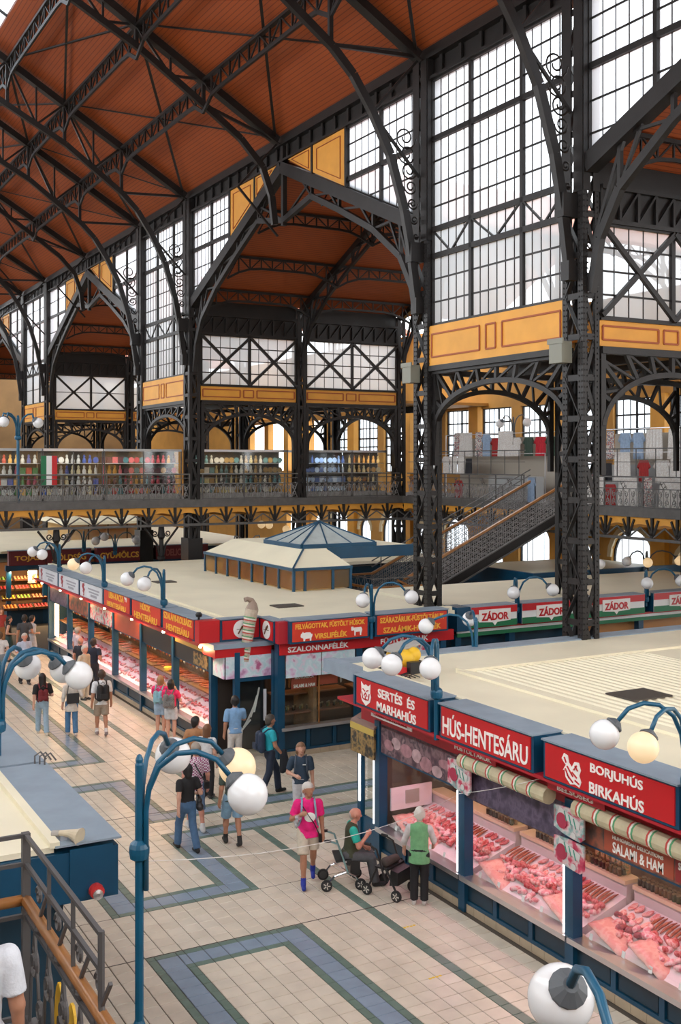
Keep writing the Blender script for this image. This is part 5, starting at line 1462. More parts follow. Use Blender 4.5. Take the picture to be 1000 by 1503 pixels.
def lump(name, prims, mats, h=.016, k=.02):
    """continuous figure from tapered limbs: prims = (a, b, ra, rb, material index, y-flatten)"""
    lo = np.min([np.minimum(np.array(p[0]) - max(p[2], p[3]), np.array(p[1]) - max(p[2], p[3])) for p in prims], 0) - 2.5 * h
    hi = np.max([np.maximum(np.array(p[0]) + max(p[2], p[3]), np.array(p[1]) + max(p[2], p[3])) for p in prims], 0) + 2.5 * h
    n = np.ceil((hi - lo) / h).astype(int) + 1
    X, Y, Z = np.meshgrid(*[lo[a] + np.arange(n[a]) * h for a in range(3)], indexing='ij')
    F = np.full(X.shape, 9.0)
    def dist(p, x, y, z):
        a = np.array(p[0], float); b = np.array(p[1], float); ys = p[5] if len(p) > 5 else 1.0
        ab = b - a; ab2 = ab.copy(); ab2[1] *= ys
        dx, dy, dz = x - a[0], (y - a[1]) * ys, z - a[2]
        L = (ab2 ** 2).sum() + 1e-9
        t = (dx * ab2[0] + dy * ab2[1] + dz * ab2[2]) / L
        if len(p) > 6 and p[6]:
            tc = np.clip(t, 0, 1.0)
            rad = np.sqrt((dx - t * ab2[0]) ** 2 + (dy - t * ab2[1]) ** 2 + (dz - t * ab2[2]) ** 2) - (p[2] + (p[3] - p[2]) * tc)
            return np.maximum(rad, (np.abs(t - .5) - .5) * math.sqrt(L))
        t = np.clip(t, 0, 1)
        return np.sqrt((dx - t * ab2[0]) ** 2 + (dy - t * ab2[1]) ** 2 + (dz - t * ab2[2]) ** 2) - (p[2] + (p[3] - p[2]) * t)
    for p in prims:
        r = max(p[2], p[3]) + .05
        l0 = np.maximum(np.floor((np.minimum(p[0], p[1]) - r - lo) / h).astype(int), 0); h0 = np.minimum(np.ceil((np.maximum(p[0], p[1]) + r - lo) / h).astype(int) + 1, n)
        sl = tuple(slice(a, b) for a, b in zip(l0, h0))
        d = dist(p, X[sl], Y[sl], Z[sl]); f = F[sl]
        hh = np.clip(.5 + .5 * (f - d) / k, 0, 1)
        F[sl] = f * (1 - hh) + d * hh - k * hh * (1 - hh)
    V, Q = surface_nets(F, lo, h)
    C = V[Q].mean(1); best = np.full(len(C), 9.0); mi = np.zeros(len(C), int)
    for p in prims:
        d = dist(p, C[:, 0], C[:, 1], C[:, 2]); m = d < best; best[m] = d[m]; mi[m] = p[4]
    me = bpy.data.meshes.new(name)
    me.vertices.add(len(V)); me.vertices.foreach_set('co', V.astype('f').ravel())
    me.loops.add(len(Q) * 4); me.loops.foreach_set('vertex_index', Q.astype('i').ravel())
    me.polygons.add(len(Q)); me.polygons.foreach_set('loop_start', np.arange(0, len(Q) * 4, 4, dtype='i'))
    for m in mats: me.materials.append(m)
    me.polygons.foreach_set('material_index', mi.astype('i'))
    me.polygons.foreach_set('use_smooth', np.ones(len(Q), bool))
    me.update(calc_edges=True); me.validate()
    return me

CM = {}
def cloth(c, rough=.8):
    k = tuple(round(v, 3) for v in c)
    if k not in CM: CM[k] = mat('cloth_%d' % len(CM), c, rough, 0, .12, 14, .2, 60)
    return CM[k]
SKINS = [mat('skin_light', (.56, .31, .22), .5, 0, .08, 12), mat('skin_tan', (.42, .20, .12), .5, 0, .08, 12), mat('skin_ruddy', (.60, .27, .19), .5, 0, .08, 12)]
EYE = mat('eye_dark', (.02, .015, .012), .3)
LIP = mat('lip', (.35, .10, .09), .5)
def person(label, loc, fwd, h=1.72, skin=0, hair=(.05, .03, .02), hairlen=0, top=(.1, .1, .1), sleeve=.55, bottom=(.1, .15, .3), leg=1.0,
           shoe=(.05, .05, .05), stride=0.0, arms=('hang', 'hang'), lean=0.0, seated=False, fat=1.0, look=0.0, nod=0.0, long_top=0.0, sock=None,
           res=.016, bald=False, skirt=None, vest=None, z=0.0, lift=0.0, group=None, beard=False):
    S = h / 1.75
    mats = [SKINS[skin], cloth(top), cloth(bottom), cloth(shoe, .6), mat('hair_%.2f_%.2f' % (hair[0], hair[1]), hair, .55), cloth(vest or top), cloth(sock or shoe)]
    SK, TOP, BOT, SHOE, HAIR, VEST, SOCK = range(7)
    P = []
    def cap(a, b, ra, rb, m, ys=1.0, flat=False): P.append((tuple(np.array(a) * S), tuple(np.array(b) * S), ra * S, rb * S, m, ys, flat))
    hipz = .93 if not seated else .55
    ly = lambda zz: lean * max(0, zz - hipz)              # forward lean of the upper body
    up = lambda x, y, zz: (x, y + ly(zz), zz - (0 if not seated else .38) - .25 * lean * abs(lean) * max(0, zz - hipz))
    U = lambda x, y, zz: up(x, y, zz)
    # torso
    cap(U(0, 0, .97), U(0, 0, 1.12), .150 * fat, .145 * fat, VEST if vest else TOP, 1.35)
    cap(U(0, 0, 1.12), U(0, -.01, 1.34), .148 * fat, .165 * (1 + (fat - 1) * .5), VEST if vest else TOP, 1.45)
    cap(U(-.13, -.01, 1.40), U(.13, -.01, 1.40), .072, .072, VEST if vest else TOP)
    if fat > 1.05: cap(U(0, .05, 1.06), U(0, .05, 1.14), .13 * fat, .13 * fat, VEST if vest else TOP, 1.15)
    cap(U(0, 0, .90), U(0, 0, .97), .152 * fat, .15 * fat, BOT, 1.3)
    if long_top: cap(U(0, 0, 1.0), U(0, 0, 1.0 - long_top), .158 * fat, .180 * fat, VEST if vest else TOP, 1.3, True)
    # neck and head
    cap(U(0, -.01, 1.42), U(0, .015, 1.54), .056, .052, SK)
    hd = np.array(U(0, .02, 1.64))
    cl, sl_ = math.cos(look), math.sin(look)
    def H(x, y, zz):
        zz2 = zz * math.cos(nod) + y * math.sin(nod); y2 = y * math.cos(nod) - zz * math.sin(nod)
        return (hd[0] + x * cl - y2 * sl_, hd[1] + x * sl_ + y2 * cl, hd[2] + zz2)
    cap(H(0, -.015, .015), H(0, .01, .02), .092, .09, SK); cap(H(0, .03, -.03), H(0, .045, -.065), .07, .05, SK)
    cap(H(0, .09, .005), H(0, .112, -.02), .012, .017, SK)
    for sx in (-1, 1): cap(H(sx * .085, -.01, .005), H(sx * .095, -.015, -.02), .018, .014, SK)
    if not bald:
        cap(H(0, -.035, .04), H(0, .0, .055), .094, .090, HAIR)
        cap(H(0, .02, .085), H(0, .05, .075), .05, .045, HAIR)
        for sx in (-1, 1): cap(H(sx * .055, -.03, .03), H(sx * .06, -.04, -.02 - hairlen * .5), .05, .045, HAIR)
        cap(H(0, -.05, .02), H(0, -.06, -.05 - hairlen), .075, .06 if hairlen < .05 else .075, HAIR)
    else:
        cap(H(0, -.055, -.005), H(0, -.05, -.04), .062, .055, HAIR)
    if beard: cap(H(-.03, .06, -.07), H(.03, .06, -.07), .04, .04, HAIR)
    # legs
    for sx, sg in ((-1, 1), (1, -1)):
        hip = np.array((sx * .09, 0, hipz)); 
        if seated:
            knee = np.array((sx * .13, .42, .52)); ank = np.array((sx * .12, .50, .09))
        else:
            fy = sg * stride / 2; az = .09 + (lift if fy < 0 else 0)
            ank = np.array((sx * .095, fy, az)); knee = (hip + ank) / 2 + np.array((0, .05 + .06 * abs(stride), .02))
        cap(hip, knee, .088 * (.5 + .5 * fat), .058, BOT if leg > .45 else SK)
        if leg < 1:
            kk = hip + (knee - hip) * min(1, leg * 2)
            if leg * 2 <= 1: P.pop(); cap(hip, knee, .080, .055, SK); cap(hip + (kk - hip) * .1, kk, .1 * (.5 + .5 * fat), .104, BOT, 1.0, True); cap(hip, hip + (kk - hip) * .3, .1 * (.5 + .5 * fat), .1, BOT)
            else: cap(hip, knee, .1, .085, BOT)
            cap(knee, ank, .056, .038, SK); cap(knee + (ank - knee) * .12, knee + (ank - knee) * .4, .057, .058, SK)
            if leg > .5: cap(knee, knee + (ank - knee) * (leg * 2 - 1), .084, .088, BOT, 1.0, True)
            if sock: cap(knee + (ank - knee) * .82, ank, .044, .044, SOCK)
        else:
            cap(knee, ank + np.array((0, 0, .0)), .078, .074, BOT, 1.0, True); cap(hip, knee, .095 * (.5 + .5 * fat), .078, BOT)
        tp = np.array((0, .155, -.045))
        if not seated and sg * stride < 0 and lift > 0: tp = np.array((0, .12, -.11))
        cap(ank + np.array((0, -.03, -.05)), ank + tp, .042, .038, SHOE, 1.0)
        cap(ank + np.array((0, -.02, -.03)), ank + np.array((0, .03, 0)), .045, .043, SHOE)
    if skirt: cap((0, 0, .98), (0, 0, .98 - skirt), .15, .23, BOT, 1.2, True)
    # arms
    for sx, pose in ((-1, arms[0]), (1, arms[1])):
        sh = np.array(U(sx * .185, -.01, 1.40))
        if pose == 'hang': el, wr = sh + (sx * .05, -.03, -.28), sh + (sx * .07, .03, -.53)
        elif pose == 'swing_f': el, wr = sh + (sx * .05, .05, -.27), sh + (sx * .04, .22, -.48)
        elif pose == 'swing_b': el, wr = sh + (sx * .06, -.1, -.26), sh + (sx * .08, -.12, -.51)
        elif pose == 'waist': el, wr = sh + (sx * .09, -.02, -.27), sh + (-sx * .07, .2, -.29)
        elif pose == 'chest': el, wr = sh + (sx * .1, .02, -.26), sh + (-sx * .04, .21, -.14)
        elif pose == 'face': el, wr = sh + (sx * .06, .13, -.24), sh + (-sx * .1, .22, .04)
        elif pose == 'reach': el, wr = sh + (sx * .06, .16, -.22), sh + (sx * .02, .40, -.28)
        elif pose == 'lap': el, wr = sh + (sx * .05, .03, -.28), sh + (-sx * .06, .22, -.36)
        elif pose == 'bag': el, wr = sh + (sx * .08, -.06, -.26), sh + (sx * .02, .14, -.3)
        else: el, wr = sh + np.array(pose[0]), sh + np.array(pose[1])
        cap(sh, el, .056, .045, SK); cap(el, wr, .044, .030, SK)
        if sleeve > 0:
            if sleeve <= 1: cap(sh + (0, 0, .01), sh + (el - sh) * sleeve * .6, .070, .068, TOP); cap(sh, sh + (el - sh) * sleeve, .068, .072, TOP, 1.0, True)
            else: cap(sh, el, .068, .055, TOP); cap(el, el + (wr - el) * (sleeve - 1), .055, .045, TOP)
        d = (wr - el) / np.linalg.norm(wr - el); pal = wr + d * .075
        side = np.cross(d, (sx, 0, 0)); side /= np.linalg.norm(side) + 1e-6
        cap(wr, pal, .030, .034, SK, 1.0)
        inward = np.array((-sx, 0, 0.0))
        for q in range(4):
            b = pal + side * (.027 * (q - 1.5) / 1.5); L = (.058, .07, .066, .05)[q]
            m_ = b + d * L * .55 + inward * .006; cap(b, m_, .0125, .0115, SK); cap(m_, m_ + d * L * .4 + inward * .022, .0115, .010, SK)
        tb = wr + d * .03 + side * -.03; cap(tb, tb + d * .045 - side * .022 + inward * .015, .014, .011, SK)
    me = lump('person', P, mats, h=res * S, k=.02)
    o = link('person', me, None, label, 'person', group, loc=(loc[0], loc[1], z))
    o.rotation_euler = (0, 0, math.atan2(-fwd[0], fwd[1])); OFF[o] = (0, 0, 0)
    for sx in (-1, 1):
        e = np.array(H(sx * .032, .082, .012)) * S
        MB().sphere(tuple(e), .0115 * S, 8, 6).build('eye', EYE, o)
    mo = [np.array(H(sx * .022, .088, -.062)) * S for sx in (-1, 1)]
    MB().tube([tuple(mo[0]), tuple((mo[0] + mo[1]) / 2 + np.array(H(0, .006, 0)) * S - hd * S), tuple(mo[1])], .006 * S, 5).build('mouth', LIP, o)
    zz = min(v.co.z for v in me.vertices)
    o.location.z = z - zz
    o['_s'] = S
    return o, (lambda x, y, q: tuple(np.array(U(x, y, q)) * S)), o.location.z
def at_px(px, py, z):
    u = (px - 500) / 1606; v = (678 - py) / 1606; s, c = .4805, .877; t = (z - 7.5) / v
    return (t * (s + u * c), t * (c - u * s))
def worn(name, label, cat, builder, owner):
    """bag or garment carried by a person: own top-level thing placed in the owner's frame"""
    o, U, zz = owner
    t = thing(name, label, cat, (o.location.x, o.location.y, zz), rz=o.rotation_euler.z, local=True)
    builder(t, U)
    return t
BPM = {}
def backpack(label, owner, col, w=.30, h=.44, d=.16, zc=1.2, strap=None, pat=None):
    def bld(t, U):
        m = pat or cloth(col, .7); c = U(0, -.15 - d * .35, zc)
        prim = [((c[0] - w * .25, c[1], c[2] - h * .3), (c[0] - w * .25, c[1], c[2] + h * .28), w * .26, w * .24, 0, w / d * .6), ((c[0] + w * .25, c[1], c[2] - h * .3), (c[0] + w * .25, c[1], c[2] + h * .28), w * .26, w * .24, 0, w / d * .6),
                ((c[0] - w * .2, c[1] - d * .3, c[2] - h * .25), (c[0] + w * .2, c[1] - d * .3, c[2] - h * .22), w * .2, w * .2, 0, 1.2)]
        link('pack_body', lump('pack_body', prim, [m], .014, .03), t)
        for sx in (-1, 1):
            MB().tube([U(sx * .1, -.19, zc + .2), U(sx * .11, -.08, 1.48), U(sx * .11, .06, 1.47), U(sx * .12, .15, 1.36), U(sx * .13, .15, 1.2), U(sx * .17, .02, 1.02), U(sx * .13, -.17, .99)], .018, 5).build('strap', cloth(strap or col, .7), t)
        MB().tube([U(-.05, -.2, zc + .24), U(0, -.2, zc + .29), U(.05, -.2, zc + .24)], .01, 5).build('handle', cloth(strap or col, .7), t)
        MB().box(c[0] - w * .28, c[0] + w * .28, c[1] - d * .78, c[1] - d * .62, c[2] - h * .28, c[2] - h * .02).build('front_pocket', m, t)
    return worn('backpack', label, 'backpack', bld, owner)
AW = (0.08, 1); TO = (-.48, -.877)
# --- near group
pk = person('man in a pink T-shirt and beige shorts walking towards the camera', (8.85, 17.35), (-.40, -.92), 1.78, 1, (.55, .52, .48), top=(.80, .012, .20), sleeve=.75, bottom=(.55, .48, .38), leg=.46, shoe=(.01, .03, .30), stride=-.42, lift=.1, arms=('hang', 'chest'), fat=1.12, look=.55, sock=(.02, .04, .35), res=.0125, long_top=.16)
def pkx(t, U):
    MB().tube([U(.16, .02, 1.44), U(.05, .19, 1.32), U(-.1, .205, 1.1), U(-.2, .12, .86)], .011, 5).build('strap', BLACK, t)
    MB().tube([U(-.2, .12, .9), U(-.205, .12, .76)], .035, 6).build('pouch', BLACK, t)
worn('crossbody_bag', 'black crossbody pouch worn over the pink T-shirt', 'bag', pkx, pk)
backpack('backpack with pale blue straps worn over the pink T-shirt', pk, (.25, .38, .5))
MB().sphere((0, .0, 0), 1, 14, 8, (.10, .008, .085)).build('shirt_print', WHITE, pk[0]).location = pk[1](-.02, .195, 1.22)
for c_, a_ in ((0, 0),): MB().tube([pk[1](.21, .17, 1.21), pk[1](.16, .23, 1.235)], .042, 8).build('wrist_watch', STEEL, pk[0])
nx, ny = at_px(442, 1091, 1.70)
nw = person('woman in a navy T-shirt and pale trousers facing the camera behind the man in pink', (nx, ny), (-.45, -.9), 1.70, 0, (.20, .10, .05), .12, top=(.025, .05, .085), sleeve=.75, bottom=(.50, .50, .52), shoe=(.4, .4, .4), arms=('hang', 'waist'), look=.2, res=.014, long_top=.08)
backpack('dark backpack whose straps cross a navy T-shirt', nw, (.05, .07, .1))
MB().box(-.035, .035, -.004, .004, -.008, .008).build('shirt_logo', WHITE, nw[0]).location = nw[1](-.07, .135, 1.33)
bt = person('woman in a black T-shirt and cuffed jeans walking away with a handbag', (7.56, 19.95), (-.1, 1), 1.66, 0, (.012, .01, .01), .06, top=(.010, .010, .011), sleeve=.6, bottom=(.06, .13, .24), stride=.5, shoe=(.012, .012, .012), arms=('swing_b', 'bag'), res=.014)
def hb(t, U):
    b = [(U(.24, -.06, .98), U(.30, .10, .98), .055, .055, 0), (U(.24, -.08, .86), U(.30, .12, .86), .075, .075, 0)]
    link('bag_body', lump('bag_body', b, [cloth((.02, .018, .018), .45)], .014, .04), t)
    MB().tube([U(.25, -.05, 1.0), U(.19, -.06, 1.3), U(.15, 0, 1.47), U(.2, .07, 1.3), U(.29, .08, 1.0)], .012, 5).build('strap', BLACK, t)
worn('handbag', 'slouchy black leather handbag on the shoulder of the woman in black', 'bag', hb, bt)
CHK = mat('checked_shirt', (.6, .5, .58), .8)
def make_check(m):
    nt = m.node_tree; N = nt.nodes; L = nt.links; b = N['Principled BSDF']
    tc = N.new('ShaderNodeTexCoord'); ck = N.new('ShaderNodeTexChecker'); ck.inputs['Scale'].default_value = 34
    ck.inputs['Color1'].default_value = (.72, .66, .70, 1); ck.inputs['Color2'].default_value = (.30, .05, .16, 1)
    L.new(tc.outputs['Object'], ck.inputs[0]); L.new(ck.outputs[0], b.inputs['Base Color'])
make_check(CHK); CM[(.601, .5, .58)] = CHK
ck = person('grey-haired man in a pink checked shirt and denim shorts walking away', (8.12, 20.95), (.1, 1), 1.76, 2, (.32, .27, .22), top=(.601, .5, .58), sleeve=.8, bottom=(.12, .20, .32), leg=.62, shoe=(.6, .6, .6), sock=(.6, .6, .6), stride=.4, arms=('bag', 'hang'), long_top=.2, res=.014)
def ckb(t, U): MB().tube([U(-.12, .1, 1.3), U(-.1, -.03, 1.49), U(-.02, -.17, 1.3), U(.17, -.13, .98)], .014, 5).build('strap', BLACK, t); MB().box(*[v for p in zip(U(.14, -.16, .86), U(.24, -.04, 1.0)) for v in p]).build('pouch', BLACK, t)
worn('shoulder_bag', 'small black shoulder bag worn over the checked shirt', 'bag', ckb, ck)
gt = person('man in a dark green T-shirt and frayed denim shorts walking away', (8.42, 19.75), (.15, 1), 1.76, 1, (.05, .03, .02), top=(.045, .065, .05), sleeve=.7, bottom=(.20, .34, .46), leg=.5, shoe=(.015, .015, .015), sock=(.012, .012, .012), stride=.36, lift=.04, arms=('hang', 'hang'), res=.014, long_top=.12)
bp = person('short-haired man in a turquoise and white polo walking along the passage', (10.45, 22.4), (1, -.05), 1.78, 1, (.06, .05, .04), top=(.02, .40, .48), sleeve=.6, bottom=(.02, .03, .055), shoe=(.02, .02, .02), stride=.5, arms=('hang', 'swing_f'), res=.014)
backpack('large navy backpack on the man in the turquoise polo', bp, (.02, .035, .07), .34, .52, .2, 1.2)
def jk(t, U): link('jacket_body', lump('jacket_body', [(U(.24, .25, .98), U(.26, .3, .62), .06, .09, 0), (U(.24, .2, .9), U(.26, .2, .58), .05, .07, 0)], [cloth((.012, .014, .02))], .016, .04), t)
worn('jacket', 'dark jacket hanging over the arm of the man in turquoise', 'jacket', jk, bp)
bl = person('dark-haired man in a sky blue shirt at the stall corner door', (10.55, 24.6), (.25, 1), 1.78, 1, (.012, .01, .008), top=(.20, .36, .58), sleeve=.8, bottom=(.6, .58, .55), shoe=(.05, .05, .05), arms=('hang', 'reach'), res=.016, long_top=.1)
gx, gy = at_px(248, 1008, 1.62)
ga = person('girl in a pink top and denim shorts and pale blue backpack at the meat window', (10.02, 28.5), (.6, .8), 1.66, 0, (.32, .17, .08), .1, top=(.75, .03, .16), sleeve=.6, bottom=(.30, .42, .55), leg=.34, shoe=(.3, .28, .26), arms=('face', 'face'), res=.018, nod=.35)
backpack('pale blue backpack on the girl at the meat window', ga, (.22, .42, .50), .28, .38, .15)
gb = person('girl in a pink top and pale shorts with a grey patterned backpack', (10.12, 27.95), (.6, .8), 1.64, 0, (.02, .015, .012), .08, top=(.75, .03, .14), sleeve=.6, bottom=(.52, .54, .56), leg=.36, shoe=(.3, .28, .26), arms=('face', 'face'), res=.018, nod=.35)
backpack('grey patterned round backpack on the girl in pale shorts', gb, (.1, .1, .1), .32, .40, .16, pat=pattern('pack_print', [(.03, .03, .03), (.2, .2, .2), (.05, .05, .05)], 40, 'noise'))
tx, ty = at_px(287, 1053, 1.66)
tw = person('dark-haired woman in a tan top beside the stall corner', (tx, ty), (.5, .85), 1.66, 1, (.02, .012, .01), .02, top=(.42, .20, .09), sleeve=1.6, bottom=(.015, .015, .018), arms=('bag', 'bag'), res=.018, look=-.6)
wx, wy = at_px(304, 1066, 1.60)
ww = person('woman with long brown hair and a white T-shirt carrying a black bag', (wx, wy), (.75, .6), 1.62, 0, (.16, .07, .03), .2, top=(.68, .68, .68), sleeve=.6, bottom=(.015, .015, .018), arms=('bag', 'hang'), res=.018)
worn('tote_bag', 'black tote bag with pale edge at the hip of the woman in white', 'bag', lambda t, U: (MB().box(*[v for p in zip(U(-.28, -.22, .74), U(-.16, .12, 1.0)) for v in p]).build('bag_body', BLACK, t), MB().tube([U(-.22, -.15, 1.0), U(-.2, -.05, 1.44), U(-.22, .08, 1.0)], .012, 5).build('strap', WHITE, t)), ww)
# --- rollator users
st_ = person('seated bald man in an olive quilted vest on a rolling walker', (9.42, 16.95), (.93, -.36), 1.74, 2, (.4, .36, .32), top=(.02, .42, .33), sleeve=.7, bottom=(.085, .09, .10), shoe=(.02, .02, .022), seated=True, arms=('lap', ((.08, .08, -.25), (-.06, .24, -.12))), lean=.12, bald=True, vest=(.05, .055, .028), fat=1.1, res=.0125, nod=-.15, long_top=.06)
gv = person('elderly woman in a green vest bending to the meat window', (10.08, 15.62), (.62, .78), 1.60, 0, (.62, .58, .52), .0, top=(.55, .52, .52), sleeve=1.3, bottom=(.010, .010, .012), shoe=(.5, .48, .45), lean=.14, arms=(((-.1, .05, -.26), (-.12, .16, -.47)), ((.07, .12, -.25), (.05, .30, -.40))), vest=(.15, .36, .17), fat=1.12, res=.0125, long_top=.22)
# --- middle distance
rb = person('woman with long black hair and pale jeans walking away with a dark red backpack', (7.27, 30.35), (.1, 1), 1.66, 0, (.012, .01, .01), .22, top=(.012, .011, .012), sleeve=.8, bottom=(.30, .42, .52), shoe=(.6, .57, .5), stride=.4, arms=('swing_b', 'bag'), res=.018)
backpack('dark red backpack with a white dot on the long-haired woman', rb, (.16, .015, .02), .27, .34, .14, 1.18)
wl = person('woman in a loose white shirt and jeans walking away, black bag on her back', (7.95, 29.85), (.1, 1), 1.68, 0, (.15, .08, .04), .1, top=(.62, .58, .52), sleeve=1.4, bottom=(.07, .18, .33), shoe=(.65, .55, .5), stride=.2, arms=('hang', 'bag'), long_top=.3, res=.018)
worn('flat_bag', 'flat black leather bag across the back of the woman in the loose shirt', 'bag', lambda t, U: (MB().box(*[v for p in zip(U(-.17, -.23, .96), U(.17, -.15, 1.24)) for v in p]).build('bag_body', cloth((.015, .015, .016), .4), t), MB().tube([U(-.15, -.2, 1.22), U(-.1, -.05, 1.49), U(0, .14, 1.3)], .012, 5).build('strap', BLACK, t)), wl)
bb = person('man in a white T-shirt and khaki shorts walking away with a black backpack', (8.66, 29.42), (.12, 1), 1.78, 1, (.05, .03, .02), top=(.66, .68, .70), sleeve=.8, bottom=(.32, .26, .20), leg=.48, shoe=(.25, .2, .2), sock=(.65, .65, .65), stride=.35, lift=.05, arms=('hang', 'hang'), res=.018, long_top=.14)
backpack('black backpack with white tags on the man in khaki shorts', bb, (.012, .012, .014), .34, .5, .2)
for k_, (px, py, hh, lab, kw) in enumerate((
    (124, 948, 1.70, 'elderly man in cream clothes beside the sausage windows', dict(fwd=(.5, -.8), skin=2, hair=(.5, .47, .42), top=(.52, .46, .36), sleeve=1.7, bottom=(.5, .45, .36), long_top=.2)),
    (137, 938, 1.80, 'man in a navy T-shirt with his back turned at the sausage windows', dict(fwd=(.6, .8), skin=1, hair=(.03, .02, .02), top=(.012, .018, .04), bottom=(.02, .02, .03))),
    (118, 936, 1.72, 'ruddy bald man between shoppers at the sausage windows', dict(fwd=(.7, .5), skin=2, hair=(.3, .2, .15), top=(.02, .02, .03), bottom=(.05, .05, .06), bald=True)),
    (114, 921, 1.72, 'man in a pale pink shirt looking into the far sausage window', dict(fwd=(1, .2), skin=2, hair=(.4, .35, .3), top=(.55, .45, .50), bottom=(.2, .15, .1))),
    (36, 930, 1.70, 'grey-haired man in a pale blue shirt walking towards the camera', dict(fwd=(.1, -1), skin=2, hair=(.45, .40, .36), top=(.42, .48, .60), sleeve=.9, bottom=(.02, .018, .02), stride=.3, long_top=.2, fat=1.1)),
    (36, 903, 1.82, 'man in a charcoal T-shirt with his back turned before the fruit stall', dict(fwd=(.1, 1), skin=1, hair=(.02, .015, .012), top=(.045, .05, .06), bottom=(.05, .05, .06))),
    (47, 904, 1.72, 'woman in a pale dress before the fruit stall', dict(fwd=(.9, .3), skin=0, hair=(.02, .015, .012), top=(.45, .47, .52), bottom=(.45, .47, .52), skirt=.42, leg=.2, sleeve=1.0)),
    (13, 905, 1.70, 'woman in a black top and dark green skirt before the fruit stall', dict(fwd=(.9, -.2), skin=0, hair=(.012, .01, .01), hairlen=.1, top=(.010, .010, .012), bottom=(.015, .045, .045), skirt=.48, leg=.2, sleeve=0)),
    (0, 928, 1.72, 'person in white walking beside the blue stall', dict(fwd=(.1, 1), skin=0, hair=(.1, .06, .03), top=(.62, .62, .62), bottom=(.2, .25, .3))),
    (1, 893, 1.70, 'person with long red top near the egg counter', dict(fwd=(.2, -1), skin=0, hair=(.2, .1, .05), hairlen=.1, top=(.3, .04, .04), bottom=(.25, .12, .05))),
)):
    x, y = at_px(px, py, hh)
    person(lab, (x, y), h=hh, res=.024, arms=('hang', 'bag'), **kw)
# ================================================================ GOODS
def meat_mat(name, c1, c2, sc=22):
    m = pattern(name, [c1, c1, c2, c1], sc, 'noise', .35); return m
M_PINK = meat_mat('pork_pink', (.62, .16, .16), (.75, .48, .44)); M_RED = meat_mat('beef_red', (.38, .02, .03), (.60, .20, .20))
M_PALE = meat_mat('pork_skin', (.72, .32, .28), (.78, .46, .40), 8); M_SAUS = meat_mat('sausage_brown', (.26, .05, .03), (.42, .12, .06))
M_ROSE = meat_mat('ham_rose', (.66, .22, .26), (.78, .60, .58), 14); M_OFF = meat_mat('offal_dark', (.20, .03, .05), (.35, .08, .10))
RG = random.Random(3)
def blob(name, m, n, size, elong=1.6, res=.02, flat=.6):
    pr = []
    for k in range(n):
        a = Vector((RG.uniform(-1, 1) * size * elong, RG.uniform(-1, 1) * size, RG.uniform(-.3, .3) * size * flat)); b = a + Vector((RG.uniform(-1, 1), RG.uniform(-1, 1), RG.uniform(-.4, .4) * flat)) * size
        pr.append((tuple(a), tuple(b), size * RG.uniform(.45, .7), size * RG.uniform(.4, .65), 0))
    me = lump(name, pr, [m], res, .03)
    z = min(v.co.z for v in me.vertices)
    for v in me.vertices: v.co.z -= z
    return me
LUMPS = {}
for nm, m in (('pork_joint', M_PINK), ('beef_cut', M_RED), ('ham_piece', M_ROSE), ('offal_piece', M_OFF)):
    LUMPS[nm] = [blob(nm, m, 3, .058, 1.3) for _ in range(4)]
slab = []
def make_slab():
    b = MB(); nx_, ny_ = 9, 7
    g = [[(-.42 + .84 * i / (nx_ - 1) + RG.uniform(-.015, .015), -.26 + .52 * j / (ny_ - 1) + RG.uniform(-.012, .012)) for j in range(ny_)] for i in range(nx_)]
    vs = []
    for i in range(nx_):
        for j in range(ny_):
            e = min(i, nx_ - 1 - i, j, ny_ - 1 - j); vs.append((*g[i][j], (.02 if e == 0 else .065) + RG.uniform(-.008, .012)))
    fs = [(i * ny_ + j, (i + 1) * ny_ + j, (i + 1) * ny_ + j + 1, i * ny_ + j + 1) for i in range(nx_ - 1) for j in range(ny_ - 1)]
    n0 = len(vs); rim = [i * ny_ for i in range(nx_)] + [(nx_ - 1) * ny_ + j for j in range(1, ny_)] + [i * ny_ + ny_ - 1 for i in range(nx_ - 2, -1, -1)] + [j for j in range(ny_ - 2, 0, -1)]
    vs += [(vs[k][0], vs[k][1], 0) for k in rim]
    fs += [(rim[k], n0 + k, n0 + (k + 1) % len(rim), rim[(k + 1) % len(rim)]) for k in range(len(rim))]
    b.add(vs, fs); return b.mesh('pork_belly', M_PALE, True)
slab = [make_slab(), make_slab()]
b = MB().tube([(-.16, 0, .02), (-.08, .012, .022), (0, .015, .022), (.08, .008, .022), (.16, -.01, .02)], [.008, .019, .021, .019, .008], 8); SAUS = b.mesh('sausage', M_SAUS, True)
b = MB(); b.box(-.075, .075, -.05, .05, 0, .022); CHOP = [b.mesh('meat_slice', M_RED), b.mesh('meat_slice', M_PINK)]
chop2 = []
for m in (M_RED, M_PINK):
    pts = [(.08 * math.cos(a) * (1 + .25 * math.cos(2 * a + .5)), .055 * math.sin(a) * (1 + .2 * math.sin(3 * a)), 0) for a in np.linspace(0, 2 * PI, 11)[:-1]]
    chop2.append(MB().prism(pts, (0, 0, .02)).mesh('meat_slice', m))
TAG = MB().add([(-.03, 0, 0), (.03, 0, 0), (.03, .02, .08), (-.03, .02, .08), (-.03, .004, 0), (.03, .004, 0), (.03, .024, .08), (-.03, .024, .08)], [(0, 1, 2, 3), (7, 6, 5, 4), (0, 4, 5, 1), (3, 2, 6, 7), (0, 3, 7, 4), (1, 5, 6, 2)]).mesh('price_card', WHITE)
SLOPE = math.atan2(.34, 1.01)
def tray_z(x): return .58 + .34 * (x - 10.74) / 1.01
